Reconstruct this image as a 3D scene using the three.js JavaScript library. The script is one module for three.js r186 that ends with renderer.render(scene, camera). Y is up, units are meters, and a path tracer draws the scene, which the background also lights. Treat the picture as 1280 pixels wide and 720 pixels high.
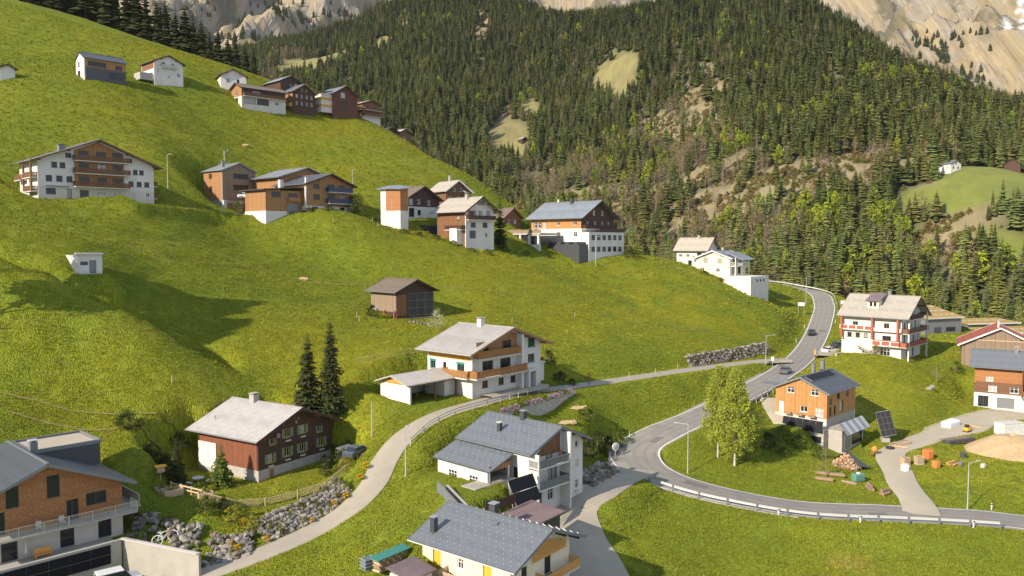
import * as THREE from 'three';
import { mergeGeometries } from 'three/addons/utils/BufferGeometryUtils.js';
import { RoundedBoxGeometry } from 'three/addons/geometries/RoundedBoxGeometry.js';

// ---------------------------------------------------------------- camera, sky, sun, exposure
const scene = new THREE.Scene();
const camera = new THREE.PerspectiveCamera(39.6, 1280 / 720, 1, 12000);
camera.position.set(0, 40, 0);
camera.rotation.x = -3.205 * Math.PI / 180;
const renderer = new THREE.WebGLRenderer({ antialias: true });
renderer.toneMapping = THREE.LinearToneMapping;
renderer.toneMappingExposure = 1.52;
renderer.shadowMap.enabled = true;
const SUN = new THREE.Vector3(-0.66, 0.48, 0.61).normalize();
{ // a bright, slightly hazy spring sky: pale near the horizon, light blue overhead, the same all round
  const w = 64, h = 128, d = new Float32Array(w * h * 4);
  for (let j = 0; j < h; j++) for (let i = 0; i < w; i++) {
    const e = Math.sin(((j + 0.5) / h - 0.5) * Math.PI), t = Math.pow(Math.max(e, 0), 0.45), k = (j * w + i) * 4;
    const lo = [0.62, 0.64, 0.65], hi = [0.27, 0.37, 0.55];
    for (let c = 0; c < 3; c++) d[k + c] = lo[c] + (hi[c] - lo[c]) * t;
    d[k + 3] = 1;
  }
  const t = new THREE.DataTexture(d, w, h, THREE.RGBAFormat, THREE.FloatType);
  t.mapping = THREE.EquirectangularReflectionMapping; t.magFilter = t.minFilter = THREE.LinearFilter; t.needsUpdate = true;
  scene.background = t; scene.environment = t;
}
const sun = new THREE.DirectionalLight(0xfff0dc, 5.0);
sun.name = 'sun';
sun.position.copy(SUN).multiplyScalar(600).add(new THREE.Vector3(20, 0, -180));
sun.target.position.set(20, 0, -180);
sun.castShadow = true;
sun.shadow.mapSize.set(4096, 4096);
Object.assign(sun.shadow.camera, { left: -260, right: 260, top: 260, bottom: -260, near: 10, far: 1600 });
scene.add(sun, sun.target);

// ---------------------------------------------------------------- helpers
let seed = 12345;
const rnd = () => { seed = (seed * 1664525 + 1013904223) >>> 0; return seed / 4294967296; };
const rr = (a, b) => a + (b - a) * rnd();
const hash = (i, j, k = 0) => { let h = (i * 374761393 + j * 668265263 + k * 2147483647) | 0; h = Math.imul(h ^ (h >>> 13), 1274126177); h ^= h >>> 16; return (h >>> 0) / 4294967296; };
const sm = (t) => t * t * (3 - 2 * t);
const clamp = (x, a = 0, b = 1) => Math.min(b, Math.max(a, x));
const ss = (a, b, x) => sm(clamp((x - a) / (b - a)));
const mix = (a, b, t) => a + (b - a) * t;
function vn(x, y, p = 0, k = 0) {                       // value noise, periodic when p is given
  const xi = Math.floor(x), yi = Math.floor(y), fx = sm(x - xi), fy = sm(y - yi);
  const w = (n) => p ? ((n % p) + p) % p : n;
  const a = hash(w(xi), w(yi), k), b = hash(w(xi + 1), w(yi), k), c = hash(w(xi), w(yi + 1), k), d = hash(w(xi + 1), w(yi + 1), k);
  return mix(mix(a, b, fx), mix(c, d, fx), fy);
}
function fbm(x, y, o = 4, p = 0, k = 0) {
  let s = 0, a = 0.5, n = 0;
  for (let i = 0; i < o; i++) { s += a * vn(x, y, p, k + i * 7); n += a; x *= 2; y *= 2; p *= 2; a *= 0.5; }
  return s / n;
}
const names = {};
function numbered(n) { if (!(n in names)) { names[n] = 0; return n; } names[n]++; return n + '_' + String(names[n]).padStart(3, '0'); }
function tag(o, label, category, group, kind) {
  if (label) o.userData.label = label;
  if (category) o.userData.category = category;
  if (group) o.userData.group = group;
  if (kind) o.userData.kind = kind;
  return o;
}
function shadows(o) { o.traverse((m) => { if (m.isMesh) { m.castShadow = true; m.receiveShadow = true; } }); return o; }
function thing(name, label, category, x = 0, y = 0, z = 0, turn = 0, group) {
  const g = new THREE.Group();
  g.name = numbered(name); g.position.set(x, y, z); g.rotation.y = turn * Math.PI / 180;
  tag(g, label, category, group); scene.add(g);
  return g;
}
function part(parent, name, geo, mat, label) {
  const m = new THREE.Mesh(geo, mat); m.name = name; m.castShadow = m.receiveShadow = true;
  if (label) m.userData.label = label;
  parent.add(m); return m;
}
function struct(name, geo, mat, label, kind = 'structure') {
  const m = part(scene, numbered(name), geo, mat); tag(m, label, null, null, kind); return m;
}
const T = (g, x = 0, y = 0, z = 0, rx = 0, ry = 0, rz = 0) => { if (rx) g.rotateX(rx); if (rz) g.rotateZ(rz); if (ry) g.rotateY(ry); return g.translate(x, y, z); };
const bx = (w, h, d, x = 0, y = 0, z = 0, rx = 0, ry = 0, rz = 0) => T(new THREE.BoxGeometry(w, h, d), x, y, z, rx, ry, rz);
function boxUV(g) {                                     // uv in metres from the face's dominant axis
  const n = g.toNonIndexed ? (g.index ? g.toNonIndexed() : g) : g; n.computeVertexNormals();
  const p = n.attributes.position, nm = n.attributes.normal, uv = new Float32Array(p.count * 2);
  for (let i = 0; i < p.count; i++) {
    const ax = Math.abs(nm.getX(i)), ay = Math.abs(nm.getY(i)), az = Math.abs(nm.getZ(i));
    if (ay > ax && ay > az) { uv[2 * i] = p.getX(i); uv[2 * i + 1] = p.getZ(i); }
    else if (ax > az) { uv[2 * i] = p.getZ(i); uv[2 * i + 1] = p.getY(i); }
    else { uv[2 * i] = p.getX(i); uv[2 * i + 1] = p.getY(i); }
  }
  n.setAttribute('uv', new THREE.BufferAttribute(uv, 2)); return n;
}
const mg = (list) => mergeGeometries(list.map((g) => { const n = g.index ? g.toNonIndexed() : g; for (const k of Object.keys(n.attributes)) if (!['position', 'normal', 'uv'].includes(k)) n.deleteAttribute(k); return n; }));
const bar = (a, b, r, seg = 6, r2 = r) => {             // a round bar from a to b
  const A = new THREE.Vector3(...a), B = new THREE.Vector3(...b), d = B.clone().sub(A), l = d.length();
  const g = new THREE.CylinderGeometry(r2, r, l, seg); g.translate(0, l / 2, 0);
  g.applyQuaternion(new THREE.Quaternion().setFromUnitVectors(new THREE.Vector3(0, 1, 0), d.normalize()));
  return g.translate(...a);
};
const beam = (a, b, w, h = w) => {                      // a squared timber from a to b
  const A = new THREE.Vector3(...a), B = new THREE.Vector3(...b), d = B.clone().sub(A), l = d.length();
  const g = new THREE.BoxGeometry(w, h, l); g.translate(0, 0, l / 2);
  const m = new THREE.Matrix4().lookAt(B, A, Math.abs(d.y) > 0.98 * l ? new THREE.Vector3(0, 0, 1) : new THREE.Vector3(0, 1, 0));
  return g.applyMatrix4(m).translate(...a);
};
function geom(pos, uv, idx, col) {
  const g = new THREE.BufferGeometry();
  g.setAttribute('position', new THREE.Float32BufferAttribute(pos, 3));
  if (uv) g.setAttribute('uv', new THREE.Float32BufferAttribute(uv, 2));
  if (col) g.setAttribute('color', new THREE.Float32BufferAttribute(col, 3));
  if (idx) g.setIndex(idx);
  g.computeVertexNormals(); return g;
}

// ---------------------------------------------------------------- textures and materials
const S = (v) => Math.round(255 * clamp(v));
function tex(n, fn, srgb = false, rep = 1, m = n) {
  const d = new Uint8Array(n * m * 4);
  for (let j = 0; j < m; j++) for (let i = 0; i < n; i++) {
    const c = fn(i / n, j / m), k = (j * n + i) * 4;
    if (c.length) { d[k] = S(c[0]); d[k + 1] = S(c[1]); d[k + 2] = S(c[2]); } else d[k] = d[k + 1] = d[k + 2] = S(c);
    d[k + 3] = 255;
  }
  const t = new THREE.DataTexture(d, n, m); t.wrapS = t.wrapT = THREE.RepeatWrapping; t.magFilter = THREE.LinearFilter;
  if (srgb) t.colorSpace = THREE.SRGBColorSpace;
  t.repeat.set(rep, rep); t.needsUpdate = true; return t;
}
const rep = (t, a, b = a) => { const c = t.clone(); c.repeat.set(a, b); c.needsUpdate = true; return c; };
const lin = (r, g, b) => new THREE.Color().setRGB(r, g, b);
const mat = (c, rough = 0.85, o = {}) => new THREE.MeshStandardMaterial({ color: c, roughness: rough, ...o });

const tNoise = tex(512, (u, v) => 0.62 + 0.44 * fbm(u * 5, v * 5, 6, 5));
const tGrass = tex(1024, (u, v) => {
  const a = fbm(u * 24, v * 24, 4, 24), b = vn(u * 256, v * 256, 256, 3), c = vn(u * 128, v * 128, 128, 5), e = fbm(u * 6, v * 6, 3, 6, 9);
  const l = 0.50 + 0.22 * a + 0.3 * (b - 0.5) + 0.3 * (c - 0.5), y = clamp((e - 0.4) * 1.6);
  return [l * (0.92 + 0.12 * y), l, l * (0.84 - 0.16 * y)];
});
const tGrassB = tex(1024, (u, v) => 0.5 * vn(u * 256, v * 256, 256, 3) + 0.5 * vn(u * 128, v * 128, 128, 5), false);
const tAsphalt = tex(512, (u, v) => { const l = 0.62 + 0.4 * fbm(u * 4, v * 4, 5, 4) + 0.12 * (vn(u * 256, v * 256, 256) - 0.5); return [l, l * 0.99, l * 0.97]; });
const tConcrete = tex(512, (u, v) => { const l = 0.78 + 0.22 * fbm(u * 5, v * 5, 6, 5, 2); return [l, l * 0.985, l * 0.95]; });
const tPlaster = tex(512, (u, v) => { const l = 0.82 + 0.2 * fbm(u * 4, v * 4, 5, 4, 4) + 0.04 * (vn(u * 200, v * 200, 200) - 0.5); return [l, l, l * 0.99]; });
const tBoard = tex(512, (u, v) => {                     // eight upright boards on two metres
  const n = 8, b = Math.floor(u * n), f = u * n - b, t = hash(b, 3), g = fbm(u * 96, v * 5 + t * 9, 3, 0, b), gap = f < 0.06 ? 0.45 : 1;
  const l = (0.62 + 0.24 * t + 0.3 * (g - 0.5) + 0.14 * (fbm(u * 6, v * 6, 3, 6) - 0.5)) * gap; return [l, l * 0.97, l * 0.93];
});
const tBoardB = tex(256, (u) => { const f = u * 8 - Math.floor(u * 8); return f < 0.08 ? 0 : 0.9; }, false);
const tShingle = tex(512, (u, v) => {                   // small wooden shingles: 16 rows on two metres
  const R = 16, r = Math.floor(v * R), f = v * R - r, q = u * 20 + (r % 2) * 0.5, c = Math.floor(q), h = hash(((c % 20) + 20) % 20, r, 5);
  const l = (0.6 + 0.4 * h) * (f < 0.12 ? 0.6 : 1) * (q - c < 0.08 ? 0.75 : 1) * (0.85 + 0.3 * fbm(u * 5, v * 5, 4, 5)); return [l, l * (0.92 + 0.08 * h), l * (0.86 + 0.1 * h)];
});
const tShingleB = tex(256, (u, v) => { const R = 16, r = Math.floor(v * R), f = v * R - r; return 1 - f; }, false);
const tScale = tex(512, (u, v) => {                     // interlocking roof plates, 8 x 8 on four metres
  const R = 8, r = Math.floor(v * R), f = v * R - r, q = u * R + (r % 2) * 0.5, c = Math.floor(q), g = q - c, h = hash(((c % R) + R) % R, r, 8);
  const l = (0.83 + 0.1 * h) * (f < 0.1 ? 0.72 : 1) * (g < 0.07 ? 0.8 : 1) * (0.80 + 0.36 * fbm(u * 3, v * 3, 5, 3)); return [l, l * 0.995, l * 0.98];
});
const tScaleB = tex(256, (u, v) => { const R = 8, r = Math.floor(v * R), f = v * R - r, q = u * R + (r % 2) * 0.5, g = q - Math.floor(q); return (1 - f * 0.7) * (g < 0.07 ? 0.4 : 1); }, false);
const tRock = tex(512, (u, v) => { const a = fbm(u * 5, v * 5, 6, 5), b = fbm(u * 20, v * 20, 4, 20, 9), l = 0.45 + 0.5 * a + 0.25 * (b - 0.5); return [l, l * 0.97, l * 0.92]; });
const tRockB = tex(512, (u, v) => fbm(u * 8, v * 8, 6, 8, 1), false);

const M = {
  white: mat(lin(0.62, 0.60, 0.56), 0.9, { map: rep(tPlaster, 0.2) }),
  cream: mat(lin(0.64, 0.59, 0.46), 0.9, { map: rep(tPlaster, 0.2) }),
  ivory: mat(lin(0.72, 0.66, 0.50), 0.9, { map: rep(tPlaster, 0.2) }),
  greyw: mat(lin(0.55, 0.52, 0.47), 0.9, { map: rep(tPlaster, 0.2) }),
  concrete: mat(lin(0.40, 0.38, 0.345), 0.9, { map: rep(tConcrete, 0.25) }),
  stonewash: mat(lin(0.52, 0.50, 0.46), 0.95, { map: rep(tRock, 0.5), bumpMap: rep(tRockB, 0.6), bumpScale: 0.08 }),
  orange: mat(lin(0.55, 0.285, 0.095), 0.75, { map: rep(tBoard, 0.5), bumpMap: rep(tBoardB, 0.5), bumpScale: 0.012 }),
  orangeFlat: mat(lin(0.70, 0.36, 0.06), 0.7, { map: rep(tBoard, 0.5) }),
  redwood: mat(lin(0.25, 0.088, 0.04), 0.75, { map: rep(tBoard, 0.5), bumpMap: rep(tBoardB, 0.5), bumpScale: 0.015 }),
  brownRed: mat(lin(0.15, 0.055, 0.03), 0.75, { map: rep(tBoard, 0.5), bumpMap: rep(tBoardB, 0.5), bumpScale: 0.015 }),
  dark: mat(lin(0.085, 0.04, 0.025), 0.75, { map: rep(tBoard, 0.5), bumpMap: rep(tBoardB, 0.5), bumpScale: 0.015 }),
  brown: mat(lin(0.24, 0.115, 0.05), 0.75, { map: rep(tBoard, 0.5), bumpMap: rep(tBoardB, 0.5), bumpScale: 0.015 }),
  honey: mat(lin(0.42, 0.22, 0.09), 0.75, { map: rep(tBoard, 0.5), bumpMap: rep(tBoardB, 0.5), bumpScale: 0.015 }),
  greywood: mat(lin(0.32, 0.24, 0.17), 0.85, { map: rep(tBoard, 0.5), bumpMap: rep(tBoardB, 0.5), bumpScale: 0.02 }),
  railwood: mat(lin(0.46, 0.21, 0.05), 0.65, { map: rep(tBoard, 0.5) }),
  shOrange: mat(lin(0.44, 0.20, 0.075), 0.8, { map: rep(tShingle, 0.5), bumpMap: rep(tShingleB, 0.5), bumpScale: 0.02 }),
  shBrown: mat(lin(0.21, 0.11, 0.06), 0.85, { map: rep(tShingle, 0.5), bumpMap: rep(tShingleB, 0.5), bumpScale: 0.02 }),
  shHouse: mat(lin(0.34, 0.20, 0.11), 0.85, { map: rep(tShingle, 0.5), bumpMap: rep(tShingleB, 0.5), bumpScale: 0.02 }),
  roofPale: mat(lin(0.44, 0.425, 0.40), 0.8, { map: rep(tScale, 0.25), bumpMap: rep(tScaleB, 0.25), bumpScale: 0.03 }),
  roofBeige: mat(lin(0.47, 0.44, 0.40), 0.55, { map: rep(tNoise, 0.2), metalness: 0.1 }),
  roofSlate: mat(lin(0.17, 0.19, 0.21), 0.5, { map: rep(tScale, 0.5), bumpMap: rep(tScaleB, 0.5), bumpScale: 0.02, metalness: 0.15 }),
  roofDark: mat(lin(0.075, 0.085, 0.10), 0.5, { map: rep(tScale, 0.5), bumpMap: rep(tScaleB, 0.5), bumpScale: 0.02 }),
  roofMetal: mat(lin(0.30, 0.32, 0.34), 0.42, { map: rep(tNoise, 0.2), metalness: 0.35 }),
  roofWood: mat(lin(0.22, 0.175, 0.135), 0.9, { map: rep(tShingle, 0.35), bumpMap: rep(tShingleB, 0.35), bumpScale: 0.05 }),
  roofStone: mat(lin(0.42, 0.38, 0.32), 0.85, { map: rep(tScale, 0.3), bumpMap: rep(tScaleB, 0.3), bumpScale: 0.03 }),
  roofRed: mat(lin(0.36, 0.09, 0.05), 0.7, { map: rep(tScale, 0.6), bumpMap: rep(tScaleB, 0.6), bumpScale: 0.02 }),
  roofMauve: mat(lin(0.20, 0.14, 0.14), 0.5, { map: rep(tNoise, 0.3) }),
  glass: new THREE.MeshPhysicalMaterial({ color: lin(0.022, 0.026, 0.03), roughness: 0.06, specularIntensity: 1 }),
  curtain: mat(lin(0.35, 0.34, 0.31), 0.25),
  frame: mat(lin(0.74, 0.73, 0.70), 0.6),
  frameDark: mat(lin(0.06, 0.06, 0.065), 0.5),
  frameWood: mat(lin(0.28, 0.14, 0.06), 0.6),
  greenShutter: mat(lin(0.17, 0.19, 0.12), 0.7),
  yellowFrame: mat(lin(0.46, 0.42, 0.10), 0.7),
  teal: mat(lin(0.03, 0.20, 0.16), 0.6),
  metal: mat(lin(0.55, 0.56, 0.57), 0.35, { metalness: 0.7 }),
  galv: mat(lin(0.48, 0.48, 0.47), 0.5, { metalness: 0.3 }),
  railSteel: mat(lin(0.50, 0.50, 0.49), 0.55, { metalness: 0.1 }),
  darkMetal: mat(lin(0.05, 0.055, 0.06), 0.45),
  greyMetal: mat(lin(0.16, 0.17, 0.18), 0.5),
  whitePaint: mat(lin(0.80, 0.79, 0.75), 0.6, { map: rep(tNoise, 0.5) }),
  redPanel: mat(lin(0.34, 0.09, 0.05), 0.7),
  redPaint: mat(lin(0.45, 0.03, 0.02), 0.5),
  blue: mat(lin(0.035, 0.055, 0.10), 0.6, { map: rep(tNoise, 0.5) }),
  yellow: mat(lin(0.75, 0.36, 0.03), 0.6),
  slat: mat(lin(0.60, 0.29, 0.06), 0.6),
  solar: new THREE.MeshPhysicalMaterial({ color: lin(0.010, 0.011, 0.014), roughness: 0.45, specularIntensity: 0.25 }),
  rubber: mat(lin(0.02, 0.02, 0.02), 0.8),
  asphalt: mat(lin(0.27, 0.25, 0.22), 0.92, { map: rep(tAsphalt, 0.16) }),
  lane: mat(lin(0.36, 0.32, 0.26), 0.92, { map: rep(tConcrete, 0.16) }),
  gravel: mat(lin(0.45, 0.395, 0.305), 0.95, { map: rep(tConcrete, 0.07), bumpMap: rep(tRockB, 0.8), bumpScale: 0.03 }),
  edge: mat(lin(0.40, 0.37, 0.31), 0.95, { map: rep(tRock, 0.5) }),
  sand: mat(lin(0.52, 0.37, 0.20), 0.95, { map: rep(tNoise, 0.4), bumpMap: rep(tRockB, 1), bumpScale: 0.05 }),
  log: mat(lin(0.36, 0.25, 0.15), 0.9, { map: rep(tRock, 0.6) }),
  plank: mat(lin(0.55, 0.42, 0.27), 0.85, { map: rep(tNoise, 0.6) }),
  tarpWhite: mat(lin(0.78, 0.79, 0.80), 0.5),
  tarpDark: mat(lin(0.06, 0.065, 0.07), 0.55),
  tarpGreen: mat(lin(0.04, 0.20, 0.16), 0.55),
  rust: mat(lin(0.42, 0.13, 0.05), 0.8),
  rock: mat(lin(0.30, 0.285, 0.26), 0.95, { map: rep(tRock, 0.6), bumpMap: rep(tRockB, 0.7), bumpScale: 0.08 }),
  rock2: mat(lin(0.20, 0.19, 0.175), 0.95, { map: rep(tRock, 0.7), bumpMap: rep(tRockB, 0.8), bumpScale: 0.08 }),
  rock3: mat(lin(0.40, 0.37, 0.33), 0.95, { map: rep(tRock, 0.8), bumpMap: rep(tRockB, 0.8), bumpScale: 0.08 }),
  rock4: mat(lin(0.24, 0.20, 0.165), 0.95, { map: rep(tRock, 0.5), bumpMap: rep(tRockB, 0.7), bumpScale: 0.08 }),
  soil: mat(lin(0.30, 0.20, 0.10), 0.95, { map: rep(tRock, 0.8) }),
};

// surveyed ground points (x, height, z)
const CT = [[60.2,0.9,-92.0],[34.9,1.6,-95.0],[14.9,2.8,-91.0],[26.8,3.4,-101.0],[45.5,1.9,-97.0],[0.8,5.5,-74.0],[-13.1,6.5,-80.0],[-11.9,8.2,-83.0],[-11.5,9.9,-94.0],[-7.8,11.2,-96.0],[-4.6,12.1,-91.5],[-8.6,14.2,-106.0],[1.2,14.2,-121.0],[12.7,12.5,-126.0],[12.0,9.4,-118.0],[9.4,8.1,-102.0],[2.3,9.1,-95.0],[22.0,11.7,-136.0],[32.4,12.6,-146.0],[45.4,13.1,-161.0],[0.0,15.9,-119.0],[30.6,7.4,-126.0],[35.0,6.2,-121.0],[42.7,7.9,-132.0],[43.1,4.6,-118.0],[48.2,4.3,-113.0],[54.3,4.5,-134.0],[61.1,3.9,-134.0],[65.2,4.3,-119.0],[73.1,4.0,-120.0],[62.8,4.0,-106.5],[86.1,3.4,-137.0],[66.8,5.4,-142.0],[82.3,10.0,-160.0],[81.0,12.8,-171.0],[86.9,13.9,-178.0],[104.9,12.3,-186.0],[108.6,14.7,-200.0],[123.2,15.0,-215.0],[130.9,14.5,-210.0],[100.5,6.6,-160.0],[95.1,6.8,-168.0],[113.3,7.4,-165.0],[79.4,14.3,-188.0],[79.8,14.8,-196.0],[98.1,17.4,-235.0],[106.2,19.6,-252.0],[71.1,11.3,-172.0],[62.7,10.2,-168.0],[76.9,18.6,-222.0],[63.2,16.4,-203.0],[53.5,20.3,-205.0],[26.6,17.5,-165.0],[38.7,16.1,-175.0],[54.9,14.1,-188.0],[11.8,16.9,-147.0],[9.9,20.8,-165.0],[33.7,24.0,-210.0],[25.5,34.0,-232.0],[26.1,36.2,-237.0],[0.0,38.6,-228.0],[-17.2,41.5,-215.0],[-34.1,45.1,-214.0],[-41.3,47.4,-207.0],[-64.9,47.9,-210.0],[-75.7,48.2,-200.0],[-78.0,48.6,-176.0],[-97.0,50.2,-168.0],[-82.9,49.1,-170.0],[-105.0,51.1,-165.0],[-6.4,24.6,-160.0],[-3.9,33.0,-195.0],[-21.4,25.1,-152.0],[-15.1,24.3,-158.0],[11.4,27.5,-190.0],[-44.4,35.2,-185.0],[-62.8,40.7,-185.0],[-72.4,42.3,-165.0],[-24.5,21.2,-128.0],[-17.3,22.0,-132.0],[-9.8,19.6,-122.0],[-29.5,18.4,-122.0],[-28.9,16.1,-117.0],[-21.1,17.1,-116.0],[-56.1,47.6,-201.0],[-47.8,47.4,-200.0],[-40.5,47.3,-203.0],[-38.1,18.4,-122.0],[5.4,17.5,-135.0],[-5.0,19.1,-125.0],[-69.0,35.7,-129.0],[-78.0,37.8,-122.0],[-70.5,35.6,-121.5],[-59.0,30.5,-120.0],[-53.3,26.9,-120.5],[-47.5,23.5,-121.0],[-40.6,19.6,-122.0],[-57.0,28.2,-129.0],[-51.1,27.1,-134.0],[-43.8,23.8,-128.0],[-63.1,33.7,-137.0],[-46.5,29.7,-145.0],[-74.8,37.3,-129.0],[-82.5,38.8,-129.0],[-54.4,34.2,-160.0],[-88.2,43.5,-145.0],[-60.3,23.7,-111.0],[-68.9,24.3,-107.0],[-62.8,16.9,-97.0],[-56.2,16.5,-103.0],[-48.4,18.5,-109.0],[-45.3,11.9,-97.0],[-39.4,10.4,-97.0],[-34.2,9.8,-99.0],[-30.8,9.2,-101.0],[-26.0,10.1,-107.0],[-23.8,12.7,-112.0],[-45.4,10.5,-95.0],[-73.6,16.2,-92.0],[-83.4,26.7,-105.0],[-94.6,40.5,-120.0],[-109.8,63.1,-205.0],[-126.9,64.6,-200.0],[-125.9,88.3,-250.0],[-150.4,88.3,-240.0],[-182.8,109.6,-290.0],[-207.4,138.3,-330.0],[-199.4,140.9,-350.0],[-147.3,123.2,-340.0],[-101.0,107.0,-330.0],[-108.8,96.3,-290.0],[-118.2,91.5,-272.0],[-82.7,65.3,-245.0],[-93.9,64.3,-215.0],[-92.4,88.2,-292.0],[-67.5,85.7,-310.0],[-49.8,85.1,-335.0],[-63.8,67.6,-268.0],[-38.1,77.7,-320.0],[-11.5,61.3,-290.0],[-22.4,54.7,-250.0],[0.0,52.3,-268.0],[-40.2,57.0,-238.0],[-255.9,138.3,-330.0],[-149.0,59.6,-190.0],[68.4,30.1,-300.0],[64.5,29.1,-243.0],[74.2,24.7,-247.0],[42.9,35.2,-268.0],[53.2,31.3,-280.0],[69.9,2.9,-104.0],[64.1,3.3,-105.0],[51.8,3.7,-106.0],[39.2,4.0,-107.0],[29.1,5.1,-110.0],[23.1,5.8,-114.0],[20.3,6.4,-119.0],[20.3,7.4,-125.0],[25.0,8.7,-130.0],[31.9,9.7,-137.0],[42.4,10.8,-150.0],[55.9,11.9,-168.0],[69.6,12.2,-192.0],[81.5,13.9,-215.0],[93.2,16.9,-240.0],[102.5,20.1,-262.0],[106.8,22.8,-282.0],[98.1,25.0,-288.0],[85.1,26.5,-288.0],[73.1,27.2,-292.0],[59.3,13.0,-184.0],[35.9,14.3,-162.0],[11.1,15.3,-138.0],[1.3,15.9,-128.0],[-4.7,16.5,-117.0],[-10.7,15.8,-111.0],[-14.5,14.2,-106.0],[-16.2,12.3,-102.0],[-17.2,10.2,-97.5],[-19.1,8.7,-94.0],[-22.2,7.2,-91.0],[-27.2,6.2,-86.0],[-33.5,5.0,-82.0],[18.0,6.3,-118.5],[14.3,7.0,-111.5],[10.4,7.7,-104.0],[6.6,7.0,-99.0],[7.1,5.7,-93.5],[8.7,3.9,-89.5],[9.5,2.6,-84.0],[54.8,3.7,-105.5],[58.1,4.1,-115.0],[61.0,4.3,-126.0],[65.6,4.8,-135.0],[76.5,4.9,-144.0],[90.7,5.2,-156.0],[100.6,5.6,-160.0],[-116.2,106.0,-375.0],[-176.0,128.0,-400.0],[-57.8,66.0,-385.0],[-13.4,45.0,-335.0],[0.0,40.0,-310.0],[29.0,28.0,-290.0],[74.8,14.0,-340.0],[95.7,10.0,-330.0],[151.8,6.0,-330.0],[162.4,8.0,-290.0],[172.8,8.0,-270.0],[133.2,-15.0,-370.0],[201.6,-15.0,-360.0],[59.2,-12.0,-370.0],[-16.0,-5.0,-400.0],[-108.0,40.0,-450.0],[-243.0,155.0,-450.0],[-333.0,192.0,-450.0],[190.0,6.0,-250.0],[105.3,4.0,-130.0],[-61.0,28.0,-124.5],[-54.8,25.6,-124.5],[-72.8,32.6,-125.5],[-80.6,35.2,-126.0],[-48.8,23.0,-125.0],[-45.0,8.2,-85.0],[-52.0,8.0,-80.0],[-40.0,6.5,-74.0],[-62.0,9.0,-72.0],[0.0,3.5,-66.0],[-30.0,4.5,-70.0],[30.0,0.0,-70.0],[80.0,0.0,-70.0],[7.0,4.0,-79.0],[-4.0,6.0,-77.0],[-4.5,14.4,-112.0],[-7.5,13.2,-107.0],[0.0,12.0,-110.0],[90.0,13.6,-186.0],[97.0,12.0,-182.0]];
const MT = [[237.8,0.7,-370.0],[211.4,2.5,-390.0],[151.5,12.3,-420.0],[220.4,41.9,-480.0],[179.7,42.0,-500.0],[211.0,92.1,-590.0],[273.5,91.4,-540.0],[280.6,69.9,-470.0],[317.9,84.1,-500.0],[261.9,41.6,-410.0],[406.1,118.6,-640.0],[284.3,200.9,-800.0],[307.9,332.0,-980.0],[375.2,278.5,-930.0],[415.8,221.3,-860.0],[455.1,172.5,-780.0],[463.5,142.5,-720.0],[238.2,263.2,-930.0],[89.4,42.2,-560.0],[36.0,36.4,-600.0],[135.1,31.7,-520.0],[165.4,93.3,-640.0],[119.1,117.3,-750.0],[145.3,225.0,-920.0],[229.0,350.8,-1060.0],[50.6,127.6,-850.0],[62.2,251.1,-1050.0],[0.0,412.3,-1300.0],[-25.5,48.9,-640.0],[-33.8,127.6,-850.0],[-42.6,257.2,-1080.0],[-111.2,122.5,-800.0],[-145.1,251.1,-1050.0],[-252.2,403.2,-1350.0],[-329.0,282.4,-1150.0],[-296.6,211.8,-1000.0],[-182.3,146.1,-800.0],[76.7,396.0,-1300.0],[165.1,374.4,-1200.0],[-110.0,457.2,-1400.0],[237.6,28.6,-440.0],[-443.1,366.8,-1450.0],[-281.7,352.0,-1300.0],[122.4,-30.0,-340.0],[179.2,-25.0,-320.0],[64.0,-20.0,-400.0],[-18.0,-10.0,-450.0],[-132.0,20.0,-550.0],[-238.0,60.0,-700.0],[-432.0,120.0,-800.0],[384.0,300.0,-1200.0],[286.0,310.0,-1300.0],[514.5,190.0,-1050.0],[585.0,140.0,-900.0],[0.0,370.0,-1550.0],[-304.0,340.0,-1600.0],[-510.0,300.0,-1700.0],[567.0,120.0,-700.0],[364.5,30.0,-450.0],[729.0,180.0,-900.0],[529.0,230.0,-1150.0],[203.0,340.0,-1450.0]];
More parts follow.
